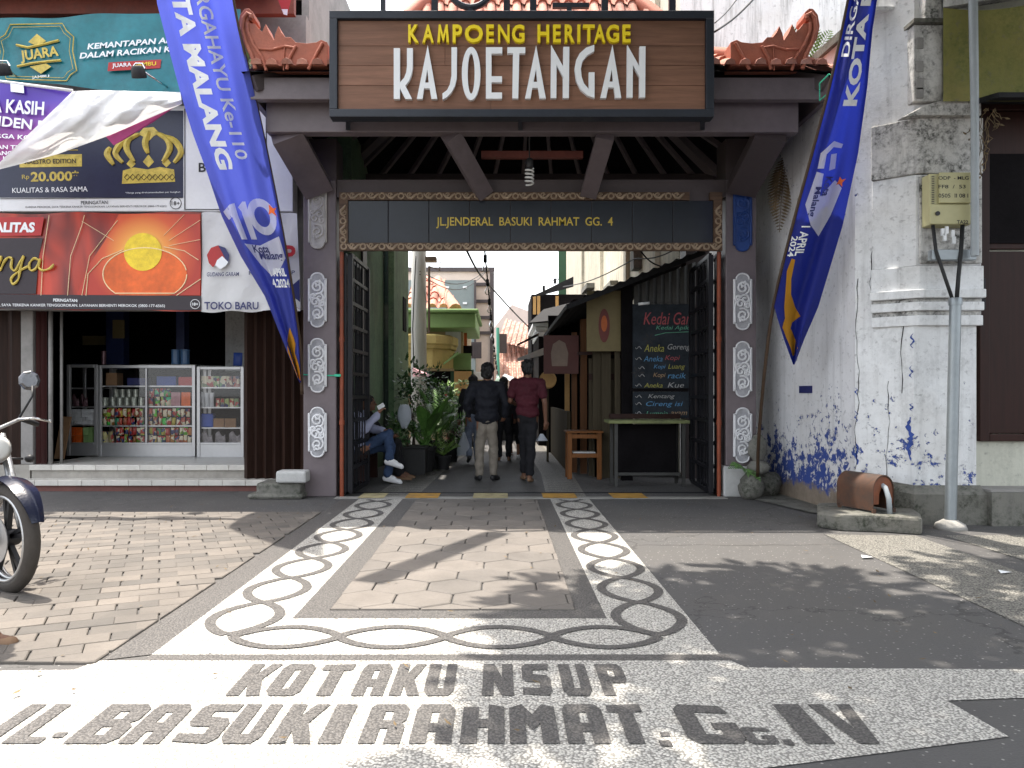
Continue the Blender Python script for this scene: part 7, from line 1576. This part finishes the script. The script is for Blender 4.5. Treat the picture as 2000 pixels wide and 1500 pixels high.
# ================================================================== PEOPLE
class Flesh:
    """rounded limbs and lumps melted into one continuous skin by a voxel remesh"""
    def __init__(s): s.mb = MB()
    def limb(s, a, ra, c, rc, n=12):
        a, c = Vector(a), Vector(c); d = c-a; L = d.length; d = d/L if L > 1e-6 else ZU; pts = []; rs = []
        for k in (0, .35, .7, .95): an = (1-k)*math.pi/2; pts.append(a-d*ra*math.sin(an)); rs.append(max(.0015, ra*math.cos(an)))
        for k in (.0, .33, .66, 1): pts.append(lerp(a, c, k)); rs.append(lerp(ra, rc, k))
        for k in (.05, .3, .65, 1): an = k*math.pi/2; pts.append(c+d*rc*math.sin(an)); rs.append(max(.0015, rc*math.cos(an)))
        s.mb.tube(pts, rs, n); return s
    def chain(s, pts, rs):
        for i in range(len(pts)-1): s.limb(pts[i], rs[i], pts[i+1], rs[i+1])
        return s
    def lump(s, c, rx, ry, rz, rot=None):
        c = Vector(c); vs = []; n, k = 16, 9
        for j in range(k+1):
            a = -math.pi/2+math.pi*j/k; rr = max(.02, math.cos(a))
            for i in range(n):
                v = Vector((rx*rr*math.cos(2*math.pi*i/n), ry*rr*math.sin(2*math.pi*i/n), rz*math.sin(a))); vs.append(c+(rot @ v if rot else v))
        s.mb.add(vs, [(j*n+i, j*n+(i+1) % n, (j+1)*n+(i+1) % n, (j+1)*n+i) for j in range(k) for i in range(n)]+[tuple(range(n-1, -1, -1)), tuple(k*n+i for i in range(n))]); return s
    def build(s, name, mat, parent, voxel=.012, smooth=4, wr=None):
        o = s.mb.build(name, MATS[mat], parent)
        r = o.modifiers.new('skin', 'REMESH'); r.mode = 'VOXEL'; r.voxel_size = voxel; r.use_smooth_shade = True
        sm = o.modifiers.new('soft', 'SMOOTH'); sm.factor = .5; sm.iterations = smooth
        bpy.context.view_layer.update(); dg = bpy.context.evaluated_depsgraph_get()
        me = bpy.data.meshes.new_from_object(o.evaluated_get(dg)); old = o.data; o.modifiers.clear(); o.data = me; bpy.data.meshes.remove(old)
        if wr:
            from mathutils import noise as mnz
            amp, fq, st = wr; nr = [v.normal.copy() for v in me.vertices]
            for v, n_ in zip(me.vertices, nr): p = v.co; v.co = p+n_*amp*(mnz.noise(Vector((p.x*fq, p.y*fq, p.z*fq*st)))+.5*abs(mnz.noise(Vector((p.x*fq*2.3+5, p.y*fq*2.3, p.z*fq*2.3*st)))))
        me.name = name; me.polygons.foreach_set('use_smooth', [True]*len(me.polygons)); return o
def hand(f, wr, d, palm_n, k=1.0, curl=.5, side=1):
    """palm, four unequal bent fingers and a thumb leaving the side of the palm"""
    d = Vector(d).normalized(); n = Vector(palm_n); n = (n-d*n.dot(d)).normalized(); s_ = d.cross(n)*side
    f.limb(wr, .026*k, wr+d*.05*k, .03*k)
    for i, (o, L) in enumerate(((-.030, .066), (-.010, .075), (.010, .070), (.028, .055))):
        b0 = wr+d*.085*k+s_*o*k; f.limb(wr+d*.04*k+s_*o*.8*k, .013*k, b0, .011*k); c1 = (d+n*curl*.7).normalized(); c2 = (d*(1-curl*.6)+n*curl*1.5).normalized()
        p1 = b0+c1*L*.52*k; p2 = p1+c2*L*.5*k; f.limb(b0, .0100*k, p1, .0090*k, 8); f.limb(p1, .009*k, p2, .0078*k, 8)
    t0 = wr+d*.03*k-s_*.026*k; t1 = t0+(d*.7-s_*.8+n*.3).normalized()*.036*k; f.limb(t0, .014*k, t1, .0115*k, 8); f.limb(t1, .0115*k, t1+(d*.9-s_*.1+n*.5).normalized()*.032*k, .009*k, 8)
STAND = dict(pel=(0, 0, .95), chest=(0, .0, 1.28), neck=(0, .0, 1.47), head=(0, .015, 1.625), shL=(-.19, 0, 1.42), elL=(-.25, -.02, 1.14), wrL=(-.24, .05, .90), shR=(.19, 0, 1.42), elR=(.25, -.02, 1.14), wrR=(.24, .05, .90),
             hiL=(-.09, 0, .92), knL=(-.10, .01, .50), anL=(-.10, 0, .09), toL=(-.12, .17, .025), hiR=(.09, 0, .92), knR=(.10, .01, .50), anR=(.10, 0, .09), toR=(.12, .17, .025), face=(0, 1, 0))
def person(label, loc, rotz, height, pose, top, bottom, shoe, skin='skin', sleeve=1.0, loose=1.0, leg=1.0, hair='short', group=None, hands=True, hem=.0, curl=(.5, .5), sock=None):
    J = dict(STAND); J.update(pose); k = height/1.74; J = {a: Vector(v) if a == 'face' else Vector(v)*k for a, v in J.items()}
    t = thing('person', label, 'person', (0, 0, 0), group)
    f = Flesh(); fc = J['face'].normalized(); rt = fc.cross(ZU).normalized(); hd = J['head']; q = Matrix((rt, fc, ZU)).transposed()
    L = lambda x, y, z: hd+(rt*x+fc*y+ZU*z)*k
    f.lump(L(0, -.012, .02), .076*k, .098*k, .105*k, q); f.lump(L(0, .028, -.055), .056*k, .062*k, .062*k, q); f.lump(L(0, .075, -.095), .026*k, .02*k, .018*k, q)
    f.limb(L(0, .092, .015), .010*k, L(0, .108, -.022), .015*k, 8); f.lump(L(0, .082, -.058), .026*k, .014*k, .012*k, q); f.lump(L(0, .08, .03), .055*k, .016*k, .012*k, q)
    for s_ in (-1, 1): f.lump(L(.076*s_, -.012, -.005), .010*k, .022*k, .033*k, q)
    f.limb(hd-ZU*.06*k-fc*.02*k, .054*k, J['neck']-ZU*.03*k, .062*k)
    sp = J['neck']-J['pel']
    f.lump(lerp(J['pel'], J['neck'], .68), .155*k, .10*k, .20*k); f.lump(lerp(J['pel'], J['neck'], .35), .115*k, .075*k, .16*k); f.lump(J['pel'], .115*k, .08*k, .10*k)
    for s_ in 'LR':
        f.limb(J['neck']-ZU*.05*k, .05*k, J['sh'+s_], .052*k); f.chain([J['sh'+s_], J['el'+s_], J['wr'+s_]], [.050*k, .039*k, .027*k])
        if hands: hand(f, J['wr'+s_], J['wr'+s_]-J['el'+s_], (J['chest']-J['wr'+s_])*.5+fc*.2, k, curl[0 if s_ == 'L' else 1], 1 if s_ == 'L' else -1)
        f.chain([J['hi'+s_], J['kn'+s_], J['an'+s_]], [.070*k, .050*k, .036*k]); dt = (J['to'+s_]-J['an'+s_]); f.limb(J['an'+s_]-ZU*.045*k-dt*.22, .032*k, J['to'+s_], .024*k); f.limb(J['an'+s_], .038*k, lerp(J['an'+s_], J['to'+s_], .6), .03*k)
    body = f.build('body', skin, t, .0095, 2)
    b = MB()
    for s_ in (-1, 1): b.lathe([(.003, -.009), (.011, -.004), (.012, .003), (.004, .009)], L(.030*s_, .086, .012), 8, axis=fc)
    b.build('eyes', MATS['shoe_black'], body, smooth=True)
    # hair
    f = Flesh(); f.lump(L(0, -.022, .045), .088*k, .104*k, .092*k, q); f.lump(L(0, -.055, -.01), .080*k, .066*k, .085*k, q)
    if hair == 'full': f.lump(L(0, -.02, .055), .098*k, .108*k, .095*k, q); f.lump(L(0, -.06, -.02), .09*k, .065*k, .09*k, q)
    if hair == 'long': f.lump(L(0, -.07, -.10), .085*k, .055*k, .17*k, q)
    f.build('hair', 'hair', t, .009, 1, (.020, 38, .5))
    # upper garment
    f = Flesh(); w = loose
    f.lump(lerp(J['pel'], J['neck'], .70), .178*k*w, .122*k*w, .20*k); f.lump(lerp(J['pel'], J['neck'], .40), .165*k*w, .118*k*w, .20*k)
    if hem < 1: f.lump(lerp(J['pel'], J['neck'], .12-hem), .165*k*w, .122*k*w, .13*k)
    f.limb(J['neck']-ZU*.0*k, .060*k, J['neck']-ZU*.08*k, .08*k)
    for s_ in 'LR':
        f.limb(J['neck']-ZU*.045*k, .062*k*w, J['sh'+s_], .066*k*w)
        if sleeve >= 1: f.chain([J['sh'+s_], J['el'+s_], lerp(J['el'+s_], J['wr'+s_], .93)], [.068*k*w, .060*k*w, .044*k*w])
        else: f.limb(J['sh'+s_], .068*k*w, lerp(J['sh'+s_], J['el'+s_], sleeve), .062*k*w)
    f.build('top', top, t, .011, 2, (.022, 9, 1.3))
    f = Flesh(); f.lump(J['pel']-ZU*.01*k, .158*k, .118*k, .115*k)
    for s_ in 'LR':
        a = lerp(J['kn'+s_], J['an'+s_], .95 if leg >= 1 else leg-.0)
        f.limb(J['pel']*.4+J['hi'+s_]*.6, .098*k, J['kn'+s_], (.070 if leg >= .9 else .066)*k); f.limb(J['kn'+s_], .070*k, a, .060*k)
    f.build('trousers', bottom, t, .011, 2, (.018, 11, 1.0))
    for s_ in 'LR':
        a, o = J['an'+s_], J['to'+s_]; d = (o-a); d.z = 0; d.normalize() if d.length > 0 else None; sl_d = (o-a)
        heel = a+Vector((0, 0, -.055*k))-sl_d.normalized()*.05*k
        f = Flesh()
        if shoe == 'sandal':
            sd = (o-heel).normalized(); s2 = sd.cross(ZU).normalized(); f.limb(heel-ZU*.022*k, .030*k, o+sd*.02*k-ZU*.014*k, .036*k)
            o_ = f.build('sandal', 'sandal', t, .008, 2)
            for v in o_.data.vertices: pass
        else:
            f.limb(heel+ZU*.0*k, .040*k, o, .036*k); f.limb(a-ZU*.01*k, .045*k, lerp(a, o, .55)-ZU*.0*k, .038*k); f.limb(heel-ZU*.012*k, .036*k, o+sl_d.normalized()*.02*k-ZU*.004*k, .032*k)
            o_ = f.build('shoe', shoe, t, .009, 2)
        if sock: g2 = Flesh(); g2.limb(a+(J['kn'+s_]-a).normalized()*.07*k, .043*k, a, .044*k); g2.build('sock', sock, t, .009, 1)
    t.location = loc; t.rotation_euler = (0, 0, rotz); return t
Rd = math.radians
person('man standing with his back turned in dark navy jacket and khaki trousers', (xz(951, 11.5), 11.45, 0), Rd(4), 1.72,
       dict(shL=(-.205, 0, 1.42), shR=(.205, 0, 1.42), elL=(-.30, -.03, 1.17), elR=(.30, -.03, 1.17), wrL=(-.27, .10, .98), wrR=(.27, .10, .98), knL=(-.11, .01, .5), anL=(-.115, 0, .09), toL=(-.15, .16, .03), anR=(.10, -.02, .09), toR=(.17, .13, .03), head=(.015, .03, 1.63), face=(.25, 1, 0)),
       'jacket_navy', 'khaki', 'shoe_black', loose=1.16, hair='full', hem=.10)
person('young man walking away in maroon short sleeved shirt, tight black trousers and sandals', (xz(1030, 11.35), 11.3, 0), Rd(-4), 1.78,
       dict(elL=(-.25, .02, 1.16), wrL=(-.20, .22, 1.12), elR=(.25, -.05, 1.13), wrR=(.26, -.02, .88), hiL=(-.08, 0, .92), knL=(-.05, .10, .52), anL=(-.05, .10, .11), toL=(-.08, .26, .05), knR=(.05, -.02, .50), anR=(.03, -.10, .10), toR=(.05, .06, .03)),
       'maroon_shirt', 'black_cloth', 'sandal', skin='skin_dark', sleeve=.62, loose=1.04, leg=.9, hem=.03)
b = MB(); c = P(1058, 850, 11.3); b.grid(lambda u, v: c+Vector((.07*math.cos(u*6.28)*(.3+v), .05*math.sin(u*6.28)*(.3+v), .02-.10*v)), 14, 6); tag(b.build('plastic_bag', MATS['plastic_bag'], smooth=True), 'tiny crumpled bag in the right hand of the man in maroon', 'bag')
# two people sitting by the green wall
b = MB(); b.box(-2.11, -1.86, 10.70, 11.95, .40, .44)
for y in (10.75, 11.85): b.box(-2.08, -1.9, y, y+.06, 0, .40)
tag(b.build('wall_bench', MATS['dark_door_wood']), 'low dark bench along the green wall under the two seated people', 'bench')
SIT = dict(pel=(0, .0, .54), chest=(0, -.01, .88), neck=(0, -.03, 1.05), head=(0, .0, 1.20), shL=(-.19, -.02, 1.0), shR=(.19, -.02, 1.0), hiL=(-.09, .04, .52), hiR=(.09, .04, .52))
person('seated person in blue jeans and white trainers holding a phone behind the left gate leaf', (-1.98, 10.92, 0), Rd(-90), 1.70,
       dict(SIT, elL=(-.22, .12, .80), wrL=(-.10, .32, .78), elR=(.22, .10, .82), wrR=(.16, .27, 1.04), knL=(-.10, .42, .56), anL=(-.08, .38, .12), toL=(-.06, .55, .04), knR=(.10, .42, .74), anR=(.16, .44, .38), toR=(.18, .60, .29)),
       'shirt_stripe', 'jeans', 'shoe_white', loose=1.05, curl=(.6, .9), sock='shoe_white')
b = MB(); c = P(738, 797, 10.72); b.bar(c, c+Vector((.09, -.02, .05)), .014, .06); tag(b.build('phone', MATS['letter_white'], bevel=.004), 'small pale phone in the hand of the seated person in jeans', 'phone')
person('seated person in black clothes and brown sandals beyond the one in jeans', (-1.98, 11.62, 0), Rd(-90), 1.66,
       dict(SIT, elL=(-.22, .10, .80), wrL=(-.12, .33, .70), elR=(.22, .10, .80), wrR=(.12, .33, .70), knL=(-.12, .43, .57), anL=(-.13, .50, .09), toL=(-.14, .66, .03), knR=(.12, .43, .57), anR=(.13, .48, .09), toR=(.14, .64, .03)),
       'black_cloth', 'black_cloth', 'sandal', skin='skin_dark')
# people farther down the alley
person('walker in faded jeans carrying a clear plastic bag, half hidden behind the jacketed man', (xz(924, 14.2), 14.2, 0), Rd(8), 1.62,
       dict(elL=(-.24, -.02, 1.13), wrL=(-.27, .02, .90), knL=(-.09, .06, .5), anL=(-.09, -.16, .16), toL=(-.10, -.02, .06), knR=(.09, .06, .5), anR=(.09, .12, .09), toR=(.1, .28, .03)), 'black_cloth', 'jeans_light', 'shoe_black', hair='long')
b = MB(); c = P(906, 868, 14.1); b.grid(lambda u, v: c+Vector((.13*math.cos(u*6.28)*(.15+.85*min(1, v*1.4)), .08*math.sin(u*6.28)*(.15+.85*min(1, v*1.4)), .22-.42*v+.012*math.sin(u*19))), 18, 9); tag(b.build('plastic_bag', MATS['plastic_bag'], smooth=True), 'bulging clear plastic bag carried low by the walker in faded jeans', 'bag')
person('dim figure in long black clothing between the two men', (xz(984, 14.8), 14.8, 0), Rd(0), 1.60, dict(), 'black_cloth', 'black_cloth', 'sandal', skin='skin_dark', hair='long', loose=1.08)
person('small figure in dark top and knee length trousers beside the man in maroon', (xz(1004, 15.2), 15.2, 0), Rd(10), 1.42, dict(knL=(-.08, .08, .5), anL=(-.08, -.06, .12)), 'maroon_shirt', 'black_cloth', 'shoe_white', sleeve=.6, leg=.25)
# pedestrian at the left edge, only a sandalled foot in view
person('pedestrian at the left edge of whom only one foot in a brown sandal shows', (-2.80, 4.0, 0), Rd(-84), 1.70, dict(elL=(-.25, -.16, 1.14), wrL=(-.24, -.2, .9), elR=(.25, -.16, 1.14), wrR=(.24, -.2, .9), anL=(-.10, -.3, .12), knL=(-.1, -.1, .5), toL=(-.1, -.14, .03), anR=(.06, .10, .09), knR=(.06, .06, .5), toR=(.07, .26, .03)), 'jeans', 'black_cloth', 'sandal', skin='skin_dark')
